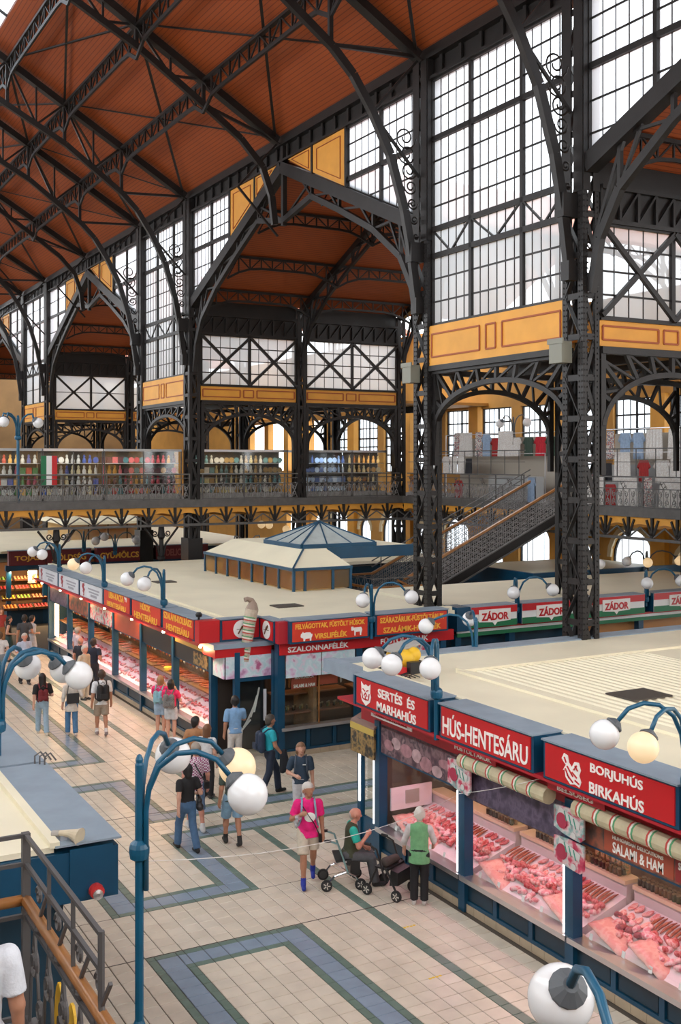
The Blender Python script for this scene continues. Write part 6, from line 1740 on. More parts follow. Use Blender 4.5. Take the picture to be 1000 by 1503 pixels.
def put(name, me, x, y, lab, cat, grp, rz=0, dz=0, s=1.0, tilt=True, zf=tray_z):
    o = link(name, me, None, lab, cat, grp, loc=(x, y, zf(x) + dz)); o.rotation_euler = Euler((0, -SLOPE if tilt else 0, rz), 'XYZ'); o.scale = (s, s, s); return o
WN = ['pork and beef window', 'sausage goods window', 'veal and lamb window']
for bi, (a, b) in enumerate(((15.16, 17.62), (12.46, 14.96), (9.72, 12.26))):
    w = WN[bi]
    # back row of neat slices and sausages
    n = 16
    for k in range(n):
        y = a + .1 + (b - a - .2) * k / (n - 1)
        if (k // 4 + bi) % 3 == 1:
            put('sausage', SAUS, 11.55, y, 'brown fresh sausage in the back row of the %s' % w, 'sausage', 'sausages in the %s' % w, .1 * RG.uniform(-1, 1), .01)
            put('sausage', SAUS, 11.52, y + .06, 'brown fresh sausage in the back row of the %s' % w, 'sausage', 'sausages in the %s' % w, .1 * RG.uniform(-1, 1), .03)
        else:
            c = (k // 4 + bi) % 2
            for q in range(2):
                put('meat_slice', chop2[c], 11.62 - .2 * q, y + RG.uniform(-.02, .02), ['dark red', 'pink'][c] + ' meat slice laid in rows in the %s' % w, 'meat', 'meat slices in the %s' % w, RG.uniform(-.5, .5), .012 + .006 * (k % 3))
    # middle rows of joints
    kinds = [('pork_joint', 'pink pork joint'), ('beef_cut', 'red beef cut'), ('ham_piece', 'rosy marbled ham piece'), ('offal_piece', 'dark offal piece')]
    for k in range(17):
        y = a + .12 + (b - a - .24) * k / 16
        for q, x in enumerate((11.33, 11.2, 11.06)):
            ki = ((k // 3) + q + bi) % 4 if bi == 2 else ((k // 4) * 2 + q + bi) % 3
            nm, tx_ = kinds[ki]
            put(nm, RG.choice(LUMPS[nm]), x + RG.uniform(-.03, .03), y + RG.uniform(-.03, .03), tx_ + ' heaped in the %s' % w, 'meat', '%ss in the %s' % (tx_, w), RG.uniform(0, 6), 0, RG.uniform(1.0, 1.4))
    # front slabs
    for k, f in enumerate((.18, .52, .84) if bi else (.6, .87)):
        y = a + (b - a) * f
        if (k + bi) % 3 == 2:
            for q in range(4): put('ham_piece', RG.choice(LUMPS['ham_piece']), 10.88 + RG.uniform(-.05, .05), y - .25 + .16 * q, 'rosy marbled ham piece heaped in the %s' % w, 'meat', 'rosy marbled ham pieces in the %s' % w, RG.uniform(0, 6), 0, 1.1)
        else: put('pork_belly', slab[k % 2], 10.98, y, 'broad pale pork belly slab at the front of the %s' % w, 'meat', 'pork bellies in the %s' % w, PI / 2 + RG.uniform(-.1, .1), .03, .85)
    if bi == 0:
        for k in range(9): put('vacuum_pack', MB().box(-.06, .06, -.035, .035, 0, .15).mesh('vacuum_pack', pattern('pack_label', [(.6, .55, .55), (.4, .1, .12), (.65, .6, .6)], 25)) if k == 0 else bpy.data.meshes['vacuum_pack'], 10.86 + .02 * (k % 2), b - .12 - .11 * k, 'upright vacuum packed cold cut at the end of the pork and beef window', 'package', 'vacuum packs in the pork and beef window', PI / 2, 0, 1, False)
    for k in range(5):
        put('price_card', TAG, 10.74, a + .25 + (b - a - .5) * k / 4 + RG.uniform(-.1, .1), 'white price card at the glass of the %s' % w, 'price card', 'price cards in the %s' % w, -PI / 2, .03, 1.1, False)
    # jars on the ledge
jb = MB(); jb.lathe((0, 0, 0), [(.034, 0), (.036, .01), (.036, .085), (.028, .1)], 8); JB = [jb.mesh('jar_body', mat('jar_%d' % i, c, .15)) for i, c in enumerate(((.03, .02, .01), (.10, .06, .02), (.05, .06, .02), (.25, .18, .06)))]
JL = MB().lathe((0, 0, .1), [(.031, 0), (.031, .018)], 8).mesh('lid', mat('jar_lid', (.25, .2, .1), .3, .6))
for bi, (a, b) in enumerate(((15.2, 16.0), (12.55, 14.6), (9.9, 12.2))):
    n = int((b - a) / .085)
    for k in range(n):
        y = b - .085 * k
        if bi == 2 and 10.55 < y < 11.1: continue
        for row in range(2):
            t = thing('jar', 'small dark jar with metal lid on the ledge of the %s' % WN[bi], 'jar', (11.8 + .09 * row, y, 1.163), 'jars on the ledge of the %s' % WN[bi], local=True)
            link('jar_body', JB[(k // 4 + row) % 4], t); link('lid', JL, t)
for k in range(6):
    y = 14.55 - .3 * k
    link('spice_box', MB().box(-.05, .05, -.04, .04, 0, .2).mesh('spice_box', pattern('box_print', [(.45, .3, .12), (.5, .36, .16), (.2, .25, .1)], 40)) if k == 0 else bpy.data.meshes['spice_box'], None, 'tall patterned spice box among the jars of the sausage goods window', 'box', 'spice boxes in the sausage goods window', loc=(11.95, 12.65 + .12 * k, 1.163))
hs = MB().tube([(0, 0, -.02), (0, 0, -.06), (.01, 0, -.2), (0, 0, -.42), (0, 0, -.46)], [.012, .03, .038, .034, .012], 8)
HSM = [hs.mesh('salami_body', m, True) for m in (mat('salami_dark', (.16, .04, .02), .5, 0, .3, 20), mat('salami_white', (.6, .55, .5), .6), mat('salami_gold', (.42, .20, .05), .45, 0, .3, 15), mat('salami_redh', (.34, .05, .025), .45, 0, .3, 15))]
HAMM = [blob('ham_body', mat('smoked_ham', (.28, .10, .03), .4, 0, .3, 12), 3, .1, .9, .025, 1.0)]
HOOK = MB().tube([(0, 0, -.04), (0, 0, .06)], .004, 4).mesh('string', mat('string', (.6, .55, .45), .8))
def hang(x, y, z, k, lab, grp, s=1.0):
    t = thing('hanging_salami', lab, 'salami', (x, y, z), grp, local=True); t.scale = (s, s, s)
    link('salami_body', HSM[k % 4], t); link('string', HOOK, t)
for bi, (a, b) in enumerate(((15.3, 17.5), (12.6, 14.9), (9.8, 12.2))):
    for k in range(13): hang(12.72, a + (b - a) * k / 12, 2.26, k + bi, 'salami hanging from the rail inside the %s' % WN[bi], 'salamis hanging in the %s' % WN[bi], RG.uniform(.7, 1.1))
# far delicatessen stall
FN = ['corner bay', 'second bay', 'bay with the terracotta board', 'bay with the salami print', 'bay with the dark print', 'end bay']
for k in range(6):
    a, b = FY[k] + .15, FY[k + 1] - .15; n = 11
    for j in range(n):
        y = a + (b - a) * j / (n - 1)
        nm = ['ham_piece', 'pork_joint', 'beef_cut'][(j // 4 + k) % 3]
        for x in ((10.9, 11.15, 11.42) if k < 4 else (11.0, 11.35)):
            put(nm, RG.choice(LUMPS[nm]), x, y + RG.uniform(-.05, .05), {'ham_piece': 'rosy ham piece', 'pork_joint': 'pink pork joint', 'beef_cut': 'red beef cut'}[nm] + ' in the counter of the delicatessen %s' % FN[k], 'meat', nm.replace('_', ' ') + 's in the delicatessen %s' % FN[k], RG.uniform(0, 6), .015, RG.uniform(.8, 1.1))
        if j % 2 == 0 or k < 3:
            o = put('sausage', SAUS, 11.3, y, 'sausage on the middle shelf of the delicatessen %s' % FN[k], 'sausage', 'sausages on the shelf of the delicatessen %s' % FN[k], RG.uniform(-.6, .6), 0, 1.5, False, lambda x: 1.33)
        hang(11.35, y, 2.06, j + k, 'salami hanging at the top of the delicatessen %s' % FN[k], 'salamis hanging in the delicatessen %s' % FN[k], .95)
gb_ = MB().sphere((0, 0, 0), .09, 10, 7, (1, 1.2, .8)).mesh('pepper_heap', mat('green_veg', (.05, .3, .03), .4, 0, .3, 20))
link('green_pepper', gb_, None, 'green pepper on the shelf of the delicatessen corner bay', 'vegetable', loc=(11.1, 26.9, 1.4)); link('yellow_cheese', MB().lathe((0, 0, 0), [(.12, 0), (.13, .03), (.13, .1), (.11, .12)], 14).mesh('yellow_cheese', mat('cheese_yellow', (.75, .5, .06), .4)), None, 'round yellow cheese on the shelf of the delicatessen second bay', 'cheese', loc=(11.1, 30.9, 1.32))
for k in range(20):
    x = 12.2 + .1 * k * 1.0
    t = thing('jar', 'small dark jar behind the dim passage window', 'jar', (x, 25.55 + .1 * (k % 2), 1.043), 'jars in the passage window', local=True); link('jar_body', JB[k % 4], t); link('lid', JL, t)
for k in range(14): hang(12.3 + .14 * k, 25.75, 1.45 + .5, k, 'salami hanging behind the dim passage window', 'salamis in the passage window', .8)
# greengrocer
FRM = {}
for nm, c, r in (('orange', (.75, .25, .02), .05), ('lemon', (.80, .55, .03), .045), ('tomato', (.60, .03, .02), .045), ('green_apple', (.25, .42, .05), .045), ('red_apple', (.45, .03, .03), .045), ('peach', (.70, .30, .12), .045)):
    FRM[nm] = MB().sphere((0, 0, r), r * 1.25, 8, 6).mesh(nm, mat('fruit_' + nm, c, .35, 0, .15, 20), True)
CR = MB().box(-.32, .32, -.2, .2, 0, .03).box(-.32, .32, -.2, -.18, 0, .12).box(-.32, .32, .18, .2, 0, .12).box(-.32, -.3, -.2, .2, 0, .12).box(.3, .32, -.2, .2, 0, .12).mesh('fruit_crate', WOOD2)
names = list(FRM)
ci = 0
for lvl in range(4):
    for x in (10.75, 11.45, 12.15, 13.0, 13.75, 14.45):
        nm = names[(ci * 2 + lvl) % 6]; ci += 1
        y, z = 51.0 + .36 * lvl, .8 + .40 * lvl
        o = link('fruit_crate', CR, None, 'wooden crate of %ss on the greengrocer counter' % nm.replace('_', ' '), 'crate', 'fruit crates', loc=(x, y, z)); o.rotation_euler = (.35, 0, 0)
        for k in range(12):
            fx_, fy_ = x - .24 + .16 * (k % 4), y - .13 + .12 * (k // 4)
            link(nm, FRM[nm], None, '%s in a crate on the greengrocer counter' % nm.replace('_', ' '), 'fruit', nm.replace('_', ' ') + 's at the greengrocer', loc=(fx_, fy_, z + .03 + .35 * (fy_ - y)))
# ---------------------------------------------------------------- kiosks on the footbridge
kg = random.Random(11)
PAL = [[(.5, .08, .05), (.6, .35, .1), (.08, .1, .3), (.5, .5, .48), (.05, .2, .08), (.3, .05, .1)], [(.6, .6, .6), (.03, .08, .35), (.7, .62, .4), (.4, .4, .42)], [(.35, .03, .05), (.08, .02, .03), (.45, .2, .03), (.05, .15, .18), (.5, .1, .12)], [(.3, .18, .06), (.45, .35, .15), (.1, .2, .2), (.5, .45, .38)], [(.35, .45, .65), (.5, .6, .75), (.65, .7, .8), (.1, .15, .35)], [(.55, .3, .08), (.65, .4, .15), (.3, .12, .04), (.7, .55, .3)]]
BOX = {}
def item_mesh(kind, c):
    k = (kind, c)
    if k not in BOX:
        m = cloth(c, .5); b = MB()
        if kind == 'souvenir_doll': b.lathe((0, 0, 0), [(.06, 0), (.07, .08), (.045, .15), (.03, .17), (.045, .21), (.03, .26), (.005, .275)], 7)
        elif kind == 'souvenir_bottle': b.lathe((0, 0, 0), [(.045, 0), (.045, .17), (.018, .22), (.018, .28)], 7)
        elif kind == 'souvenir_plate': b.lathe((0, 0, .1), [(.02, .0), (.1, -.02), (.1, -.03)], 10, 'y')
        else: b.box(-.09, .09, -.05, .05, 0, .2); b.box(-.095, .095, -.055, .055, .17, .2)
        BOX[k] = b.mesh(kind, m)
    return BOX[k]
KS = [(9.0, 10.8, 0, 'mixed trinkets'), (10.85, 13.35, 1, 'white and blue boxes'), (13.4, 16.85, 2, 'dark red goods'), (17.6, 22.0, 3, 'earthen goods'), (22.7, 25.35, 4, 'blue glassware'), (25.4, 27.3, 5, 'amber goods')]
kinds = ['souvenir_doll', 'souvenir_box', 'souvenir_bottle', 'souvenir_plate']
for ki, (a, b, pal, desc) in enumerate(KS):
    t = thing('souvenir_kiosk', 'glazed footbridge kiosk showing %s' % desc, 'kiosk', ((a + b) / 2, 45.6, GZ))
    boxo('back_panel', a, b, 46.1, 46.15, GZ, 7.95, mat('kiosk_back', (.10, .085, .075), .6, 0, .2, 2), t)
    boxo('kiosk_roof', a, b, 45.15, 46.6, 7.95, 8.05, STEEL if ki % 2 else mat('kiosk_grey', (.4, .4, .4), .5), t)
    boxo('base_cabinet', a, b, 45.2, 46.1, GZ, GZ + .25, mat('kiosk_base', (.25, .24, .22), .6), t)
    for x in (a + .02, (a + b) / 2, b - .02): boxo('frame_post', x - .02, x + .02, 45.15, 45.19, GZ, 7.95, IRON2, t)
    boxo('front_glass', a, b, 45.17, 45.175, GZ + .25, 7.95, SHOPGLASS, t)
    for z in (6.55, 7.0, 7.45): boxo('shelf', a, b, 45.5, 46.1, z - .03, z, STEEL, t)
    la = bpy.data.lights.new('kiosk_light', 'AREA'); la.shape = 'RECTANGLE'; la.size = b - a - .2; la.size_y = .1; la.energy = 5 * (b - a) / 2.5
    la.color = (1, .9, .75) if pal not in (4, 5) else ((.65, .8, 1) if pal == 4 else (1, .7, .35))
    lo = link('kiosk_light', la, t, loc=(0, -.25, 7.9 - GZ))
    n = max(3, int((b - a) / .24))
    for z in (6.12, 6.55, 7.0, 7.45):
        knd = kinds[kg.randrange(4)]
        for j in range(n):
            if j % 5 == 4: knd = kinds[kg.randrange(4)]
            x = a + .15 + (b - a - .3) * j / (n - 1)
            link(knd, item_mesh(knd, kg.choice(PAL[pal])), None, '%s among the %s in a footbridge kiosk' % (knd.replace('_', ' '), desc), 'souvenir', '%ss among the %s' % (knd.replace('_', ' '), desc), loc=(x, 45.75, z), scale=(1.25, 1.2, 1.3))
fl = thing('flag_cloth', 'green white and red flag hanging in a footbridge kiosk', 'flag', (11.0, 45.14, 6.6))
for k, m in enumerate((MATS['flag_green'], WHITE, RED)): boxo('flag_stripe', 10.75 + .22 * k, 10.97 + .22 * k, 45.10, 45.12, 6.55, 7.75, m, fl)
# clothes on the side gallery
cg = random.Random(5)
def cloth_mesh(w, h, m, tee=False, folds=5, amp=.03):
    b = MB(); nx_ = 16; nz_ = 4; vs = []; fs = []
    for i in range(nx_ + 1):
        for j in range(nz_ + 1):
            u = i / nx_; v = j / nz_; vs.append((amp * math.sin(u * folds * 2 * PI + .6 * v) * (.4 + .6 * (1 - v)), (u - .5) * w * (1 - .12 * v), v * h))
    for i in range(nx_):
        for j in range(nz_): a = i * (nz_ + 1) + j; fs.append((a, a + nz_ + 1, a + nz_ + 2, a + 1))
    b.add(vs, fs); b.add([(x + .012, y, z) for x, y, z in vs], [f[::-1] for f in fs])
    if tee:
        for s in (-1, 1): b.prism([(0, s * w * .36, h * .98), (0, s * w * .44, h * .98), (0, s * w * .68, h * .7), (0, s * w * .5, h * .62), (0, s * w * .42, h * .75)], (.02, 0, 0))
    return b.mesh('cloth', m, True)
LACE = pattern('embroidered_linen', [(.66, .65, .62), (.72, .71, .69), (.58, .52, .48), (.70, .69, .67)], 22, 'noise'); FLOR = pattern('floral_print', [(.55, .5, .45), (.35, .1, .1), (.15, .18, .22), (.6, .55, .5)], 26)
CLOTHS = [('white linen tablecloth', LACE, 1.0, 1.1), ('floral printed scarf', FLOR, .5, 1.1), ('deep red blouse', cloth((.35, .02, .02)), .55, .8), ('pale blue blouse', cloth((.3, .4, .55)), .5, 1.0), ('white embroidered blouse', LACE, .6, .8), ('dark green T-shirt', cloth((.04, .07, .05)), .6, .8), ('bright red T-shirt', cloth((.5, .015, .03)), .6, .8), ('black apron', cloth((.02, .02, .025)), .5, .7)]
mat('shutter_grey', (.36, .37, .37), .5)
CMX = [cloth_mesh(w, h, m, 'T-shirt' in n or 'blouse' in n) for n, m, w, h in CLOTHS]
rows = []
for y, k in ((42.3, 1), (41.6, 0), (40.6, 1), (40.0, 3), (39.3, 2), (38.6, 0), (37.8, 4), (37.0, 5), (36.2, 6), (35.5, 5)): rows.append((29.4, y, 7.75, k))
for y, k in ((42.6, 4), (41.9, 4), (41.3, 4), (40.7, 4), (40.1, 7)): rows.append((28.5, y, 6.95, k))
rows += [(28.3, 40.6, 5.87, 2), (28.3, 42.2, 5.87, 4), (28.1, 35.2, 5.87, 3)]
for y, k in ((32.0, 1), (31.2, 3), (30.5, 3), (29.7, 0), (28.5, 0), (27.3, 1), (26.4, 0), (25.4, 4)): rows.append((29.4, y, 7.6, k))
for y, k in ((31.9, 1), (31.2, 7), (30.4, 0), (29.3, 2), (28.4, 4), (27.5, 0), (26.5, 4)): rows.append((28.5, y, 6.75, k))
for y, k in ((31.6, 0), (30.8, 2), (29.9, 0), (28.9, 1), (27.8, 0), (26.8, 4), (25.6, 1)): rows.append((28.3, y, 5.87, k))
for (x, y, z, k) in rows:
    n = CLOTHS[k][0]; lv = 'upper' if z > 7.3 else ('middle' if z > 6.5 else 'lower')
    zone = 'behind the stair head' if y > 33 else 'behind the front column gallery rail'
    o = link('hanging_cloth', CMX[k], None, '%s hanging in the %s row %s' % (n, lv, zone), 'garment', '%ss, %s row %s' % (n, lv, zone), loc=(x, y, z)); o.rotation_euler = (0, 0, cg.uniform(-.15, .15))
for a, b in ((24.5, 32.6), (34.8, 43.2)):
    t = thing('clothes_rail', 'thin steel rails carrying hanging cloths %s' % ('behind the stair head' if a > 33 else 'behind the front column'), 'rail', (29, (a + b) / 2, GZ))
    for x, z in ((29.4, 8.75), (28.5, 7.85)):
        bar('rail', (x, a, z), (x, b, z), .025, .025, STEEL, t)
        for y in (a, b): bar('upright', (x, y, GZ), (x, y, z), .03, .03, STEEL, t)
    boxo('grey_counter', 28.2, 28.6, a + .2, b - 5.0, GZ, 6.9, mat('shutter_grey', (.36, .37, .37), .5), t) if a > 33 else boxo('grey_counter', 29.6, 29.9, a, b, GZ, 7.4, MATS['shutter_grey'], t)
    boxo('back_partition', 30.2, 30.25, a, b, GZ, 8.6, mat('booth_back', (.4, .36, .3), .7), t)
# ---------------------------------------------------------------- lights the stalls carry
def strip(parent, x, y0, y1, z, energy, col, dx=0.0):
    la = bpy.data.lights.new('counter_light', 'AREA'); la.shape = 'RECTANGLE'; la.size = .08; la.size_y = y1 - y0; la.energy = energy; la.color = col
    off = OFF[parent]; link('counter_light', la, parent, loc=(x - off[0], (y0 + y1) / 2 - off[1], z - off[2]), rot=(0, dx, 0))
for a, b in ((15.2, 17.7), (12.5, 14.95), (9.75, 12.25)):
    strip(rs, 11.05, a + .1, b - .1, 1.92, 5, (1, .36, .54)); strip(rs, 12.6, a, b, 2.75, 5, (1, .62, .30))
for k in range(6):
    strip(fs, 11.0, FY[k] + .2, FY[k + 1] - .2, 2.0, 9, (1, .62, .30) if k not in (3,) else (1, .7, .6)); strip(fs, 10.9, FY[k] + .2, FY[k + 1] - .2, 1.25, 3.5, (1, .45, .6))
for x0, x1 in ((10.8, 12.3), (12.5, 14.5)):
    la = bpy.data.lights.new('counter_light', 'AREA'); la.shape = 'RECTANGLE'; la.size = x1 - x0; la.size_y = .2; la.energy = 40; la.color = (1, .7, .4)
    link('counter_light', la, vs, loc=((x0 + x1) / 2 - 13.5, -.9, 2.45), rot=(.3, 0, 0))
la = bpy.data.lights.new('counter_light', 'AREA'); la.shape = 'RECTANGLE'; la.size = 4; la.size_y = .2; la.energy = 8; la.color = (1, .6, .3)
link('counter_light', la, fs, loc=(14.0 - 10.6, 25.9 - 34, 2.5))

bulb = MB().sphere((0, 0, 0), .045, 10, 7).mesh('bulb', mat('bulb_glow', (1, .9, .7), .4, emit=(1, .75, .4), estr=6.0), True)
for y in FY:
    b_ = link('bulb', bulb, fs, loc=(10.3 - 10.6, y - 34, 2.78))
    pl_ = bpy.data.lights.new('bulb_light', 'POINT'); pl_.energy = 9; pl_.color = (1, .62, .28); pl_.shadow_soft_size = .05
    link('bulb_light', pl_, fs, loc=(10.2 - 10.6, y - 34, 2.72))
# ================================================================ SMALL THINGS
def rollator(label, x, y, rz, silver, bag=True):
    t = thing('rollator', label, 'walker', (x, y, 0), rz=rz, local=True)
    fm = CHROME if silver else BLACK
    for sx in (-1, 1):
        X = sx * .27
        MB().tube([(X, .28, .1), (X, .2, .24), (X, .02, .32), (X, -.18, .26), (X, -.32, .1)] if silver else [(X, .3, .12), (X, .12, .45), (X, .05, .55)], .02, 6).build('side_frame', fm, t)
        if not silver: MB().tube([(X, -.3, .12), (X, -.12, .5)], .02, 6).build('rear_leg', fm, t)
        MB().tube([(X, .06, .3), (X, -.04, .6), (X, -.12, .82), (X, -.28, .88)], .018, 6).build('handle_tube', fm if not silver else mat('teal_tube', (.2, .35, .36), .3, .5), t)
        MB().tube([(X, -.24, .88), (X, -.36, .88)], .026, 7).build('grip', RUBBER, t)
        for wy in (.28, -.32):
            w = link('wheel', None, t); w.empty_display_size = .05
            MB().lathe((X, wy, .1), [(.07, -.022), (.1, -.016), (.1, .016), (.07, .022)], 16, 'x').build('tyre', RUBBER, w)
            MB().lathe((X, wy, .1), [(.068, -.024), (.068, .024)], 12, 'x').build('hub_disc', mat('wheel_inner', (.04, .04, .04), .5), w)
            for k in range(5):
                a = 2 * PI * k / 5; MB().bar((X + sx * .027, wy + .015 * math.cos(a), .1 + .015 * math.sin(a)), (X + sx * .027, wy + .065 * math.cos(a), .1 + .065 * math.sin(a)), .006, .016).build('spoke', mat('spoke_pale', (.65, .62, .55), .4), w)
    MB().box(-.26, .26, -.16, .12, .5, .53).build('seat', BLACK, t)
    MB().tube([(-.27, .02, .5), (.27, .02, .5)], .014, 6).build('cross_bar', fm, t); MB().tube([(-.27, -.12, .3), (.27, .1, .3)], .012, 6).build('cross_bar', fm, t)
    MB().prism([(-.22, .1, .22), (-.2, .28, .26), (-.2, .28, .48), (-.22, .12, .5)], (.42, 0, 0)).build('basket', cloth((.015, .015, .016)), t)
    if bag:
        link('soft_bag', lump('soft_bag', [((-.15, 0, .58), (.15, 0, .58), .07, .075, 0), ((-.1, .05, .6), (.16, -.03, .62), .06, .05, 0)], [cloth((.06, .045, .04))], .016, .04), t)
    return t
w1 = rollator('silver-framed rolling walker with the seated man on its seat', 9.36, 17.0, math.atan2(-.93, -.36), True, False)
w2 = rollator('black rolling walker with a dark bag on its seat by the butcher window', 9.9, 16.25, math.atan2(.45, .9) + PI, False)
# horn loudspeaker and alarm bell on the blue stall
hn = thing('horn_loudspeaker', 'beige horn loudspeaker lying on the roof edge of the blue stall', 'loudspeaker', (3.0, 11.45, 3.52))
MB().tube([(2.9, 11.62, 3.62), (2.97, 11.55, 3.63), (3.05, 11.45, 3.64), (3.13, 11.36, 3.62), (3.18, 11.3, 3.61)], [.05, .055, .07, .11, .15], 14).build('horn', mat('beige_plastic', (.55, .47, .33), .5, 0, .1, 8), hn)
MB().tube([(2.82, 11.7, 3.6), (2.92, 11.6, 3.62)], .06, 10).build('driver', mat('driver_grey', (.35, .33, .3), .5), hn)
MB().box(2.9, 3.02, 11.5, 11.6, 3.52, 3.6).build('bracket', STEEL, hn)
hn.scale = (.62, .62, .62)
bl_ = thing('alarm_bell', 'small red and white alarm bell on the blue stall end', 'alarm', (3.27, 11.3, 3.0))
MB().lathe((3.27, 11.27, 3.0), [(.075, .07), (.08, .03), (.075, -.02)], 14, 'y').build('bell_base', mat('alarm_red', (.5, .03, .03), .4), bl_)
MB().lathe((3.27, 11.24, 2.98), [(.05, .02), (.055, -.01), (.02, -.02)], 12, 'y').build('bell_face', STEEL, bl_)
hk = thing('cable_hooks', 'bent wire hooks on the roof edge of the blue stall', 'hook', (3.5, 14.6, 3.52))
for k in range(3): MB().tube([(3.4 + .05 * k, 14.6 - .06 * k, 3.52), (3.4 + .05 * k, 14.6 - .06 * k, 3.62), (3.48 + .05 * k, 14.62 - .06 * k, 3.66), (3.55 + .05 * k, 14.6 - .06 * k, 3.56)], .012, 5).build('hook', IRON2, hk)
# folded cart with yellow case on the butcher stall roof
yc_ = thing('folding_cart', 'yellow case with red box on a black folding frame lying on the butcher roof corner', 'cart', (11.0, 18.0, 3.43))
MB().tube([(10.75, 17.5, 3.46), (10.75, 18.3, 3.46), (11.6, 18.3, 3.62), (11.6, 17.5, 3.62), (10.75, 17.5, 3.46)], .022, 6).build('frame', BLACK, yc_)
link('yellow_case', lump('yellow_case', [((11.15 - 11, -.25, .25), (11.15 - 11, .15, .25), .17, .17, 0, 1.0), ((.35, -.2, .3), (.35, .1, .3), .15, .15, 0)], [mat('case_yellow', (.75, .45, .02), .5)], .02, .03), yc_, loc=(0, 0, .06))
MB().box(11.05, 11.3, 17.42, 17.56, 3.5, 3.72).build('case_band', BLACK, yc_); MB().box(10.85, 11.02, 17.5, 17.72, 3.47, 3.62).build('red_box', RED, yc_)
MB().prism([(10.9, 17.8, 3.85), (11.6, 17.8, 3.98), (11.6, 17.8, 4.02), (10.9, 17.8, 3.89)], (0, .5, 0)).build('grey_lid', mat('lid_grey', (.35, .34, .32), .6), yc_)
for k in range(3): MB().tube([(10.8 + .1 * k, 17.4, 3.46), (10.75 + .1 * k, 17.2, 3.55), (10.95 + .1 * k, 17.25, 3.47)], .012, 5).build('cable', BLACK, yc_)
# security cameras on sign edges
for i, (x, y, z) in enumerate(((10.1, 25.85, 3.53),)):
    t = thing('security_camera', 'small dark camera on the corner of the orange signs', 'camera', (x, y, z))
    MB().lathe((x, y, z), [(.03, 0), (.03, .06), (.08, .08), (.09, .14), (.05, .19)], 10).build('dome', BLACK, t)
# thin wires over the aisle
def wire(label, p, q, sag=.12):
    p = Vector(p); q = Vector(q); pts = []
    for k in range(13):
        t = k / 12; v = p.lerp(q, t); v.z -= sag * 4 * t * (1 - t); pts.append(v)
    MB().tube(pts, .0045, 5).build('wire', mat('white_wire', (.75, .73, .7), .6), label=label, cat='wire')
wire('thin white wire from the near lamp post to the butcher front post', (3.34, 9.98, 3.72), (10.5, 15.07, 1.95), .25)
wire('thin white wire from the butcher front post up to the veal sign', (10.5, 15.05, 1.97), (10.03, 11.6, 3.3), .05)

# ---------------------------------------------------------------- stair landing in the foreground
LZ = 3.1; cx_, cy_ = 1.94, 8.63
ld = thing('stair_landing', 'iron stair landing with wooden handrail and scrolled railing', 'landing', (0, 7, 0))
boxo('landing_slab', -2.2, cx_ + .05, 4.2, cy_ + .05, LZ - .2, LZ, IRON2, ld)
boxo('edge_beam', -2.2, cx_ + .08, cy_ - .02, cy_ + .1, LZ - .3, LZ + .02, IRON2, ld); boxo('edge_beam', cx_ - .02, cx_ + .1, 4.2, cy_ + .1, LZ - .3, LZ + .02, IRON2, ld)
for (x, y) in ((-2, cy_ - .1), (cx_ - .1, cy_ - .1), (cx_ - .1, 4.4)): bar('support_post', (x, y, 0), (x, y, LZ - .2), .12, .12, IRON, ld)
g = mat('grey_rail_iron', (.10, .095, .095), .45, .3)
PA = lambda y, z: (cx_, y, z); PB = lambda x, z: (x, cy_, z)
MB().tube([PA(cy_, 4.1), PA(7.2, 4.1), PA(6.0, 4.1), PA(5.2, 3.85), PA(4.3, 3.4)], .045, 8).build('handrail', WOOD, ld, smooth=True)
MB().tube([PB(cx_, 4.1), PB(-2.2, 4.1)], .045, 8).build('handrail', WOOD, ld, smooth=True)
for z in (4.6, 4.38, 3.98, 3.2):
    bar('iron_rail', PA(cy_, z), PA(6.6 if z > 4.2 else 6.0, z), .03, .03, g, ld); bar('iron_rail', PB(cx_, z), PB(-2.2, z), .03, .03, g, ld)
MB().tube([PA(6.6, 4.62), PA(6.6, 4.2), PA(6.58, 4.12), PA(6.42, 4.05), PA(6.32, 3.9), PA(6.34, 3.75), PA(6.45, 3.68)], .022, 6).build('end_scroll', g, ld)
bar('corner_post', PA(cy_, LZ), PA(cy_, 4.62), .06, .06, g, ld)
bar('rail_post', PA(7.9, 3.98), PA(7.9, 4.6), .025, .025, g, ld); bar('rail_post', PA(7.25, 3.98), PA(7.25, 4.6), .025, .025, g, ld)
for k, y in enumerate((8.3, 7.75, 7.2, 6.75)):
    bar('strut', PA(y, 3.98), PA(y - .35, 4.38), .022, .022, g, ld)
    s_ = MB(); scroll(s_, lambda a, b: (cx_, a, b), (y - .1, 4.28), .07, 1.3, 0, 1, .014); s_.build('scroll', g, ld)
    MB().sphere(PA(y - .16, 4.05), .045, 8, 6).build('rosette', g, ld)
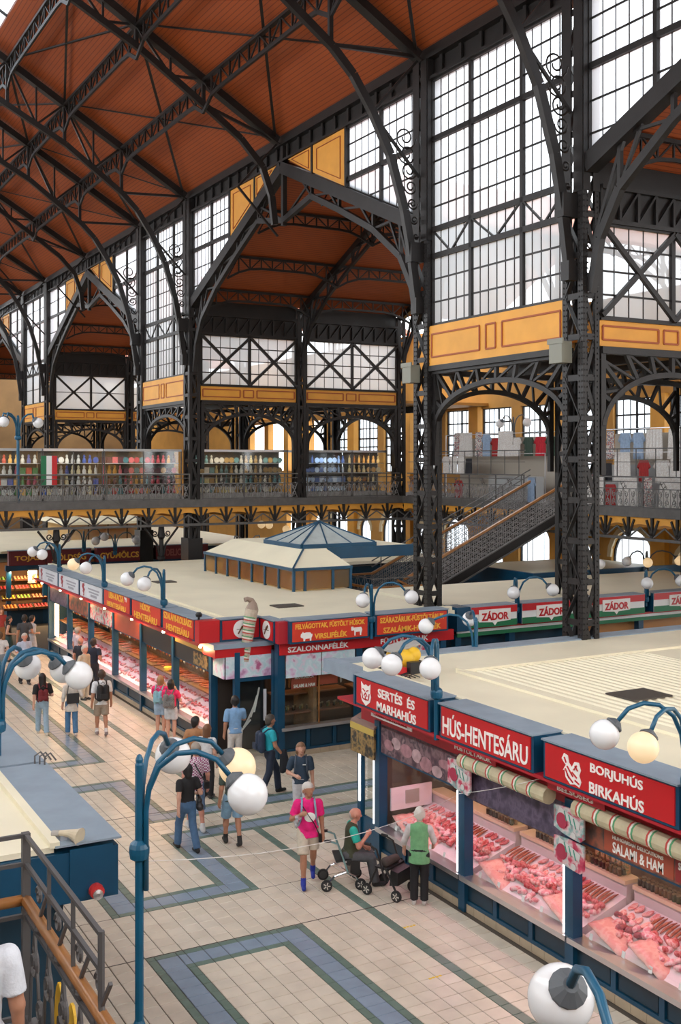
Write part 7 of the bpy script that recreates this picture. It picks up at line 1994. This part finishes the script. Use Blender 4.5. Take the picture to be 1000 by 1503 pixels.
for k in range(3):
    bar('strut', PB(1.75 - .6 * k, 4.38), PB(1.25 - .6 * k, 3.98), .022, .022, g, ld)
    s_ = MB(); scroll(s_, lambda a, b: (a, cy_, b), (1.62 - .6 * k, 4.32), .07, 1.3, 0, 1, .014); s_.build('scroll', g, ld)
for k in range(6):
    y = 8.35 - .42 * k
    s_ = MB(); mp_ = lambda a, b: (cx_, a, b)
    scroll(s_, mp_, (y, 3.72), .12, 1.5, PI / 2, 1, .016); scroll(s_, mp_, (y - .18, 3.42), .11, 1.5, -PI / 2, -1, .016)
    s_.tube([mp_(y + .14, 3.22), mp_(y + .1, 3.55), mp_(y - .02, 3.95)], .014, 5); s_.tube([mp_(y - .2, 3.22), mp_(y - .12, 3.6), mp_(y - .02, 3.95)], .014, 5)
    s_.build('scroll_panel', g, ld)
    x = 1.7 - .45 * k
    s_ = MB(); mp2 = lambda a, b: (a, cy_, b)
    scroll(s_, mp2, (x, 3.72), .12, 1.5, PI / 2, 1, .016); scroll(s_, mp2, (x - .18, 3.42), .11, 1.5, -PI / 2, -1, .016); s_.tube([mp2(x + .14, 3.22), mp2(x - .02, 3.95)], .014, 5)
    s_.build('scroll_panel', g, ld)
yp = thing('oval_signboard', 'yellow board with dark oval holes behind the landing railing', 'board', (2.02, 7.6, 3.0))
YM = mat('signal_yellow', (.72, .42, .02), .5)
for k, y in enumerate((7.95, 7.6)):
    pts = [(2.02, y + .13 * math.cos(a), 3.3 + .42 * math.sin(a)) for a in np.linspace(0, 2 * PI, 19)[:-1]]
    MB().prism(pts, (.02, 0, 0)).build('oval_board', YM, yp)
    for z in (3.18, 3.42):
        pts = [(2.015, y + .035 * math.cos(a), z + .06 * math.sin(a)) for a in np.linspace(0, 2 * PI, 13)[:-1]]
        MB().prism(pts, (.006, 0, 0)).build('dark_hole', BLACK, yp)
wm = person('man in a white T-shirt standing on the stair landing', (1.23, 6.79), (.1, 1), 1.76, 1, (.03, .02, .015), top=(.62, .65, .70), sleeve=.75, bottom=(.4, .36, .3), arms=('hang', 'hang'), res=.0125, long_top=.14, z=LZ)
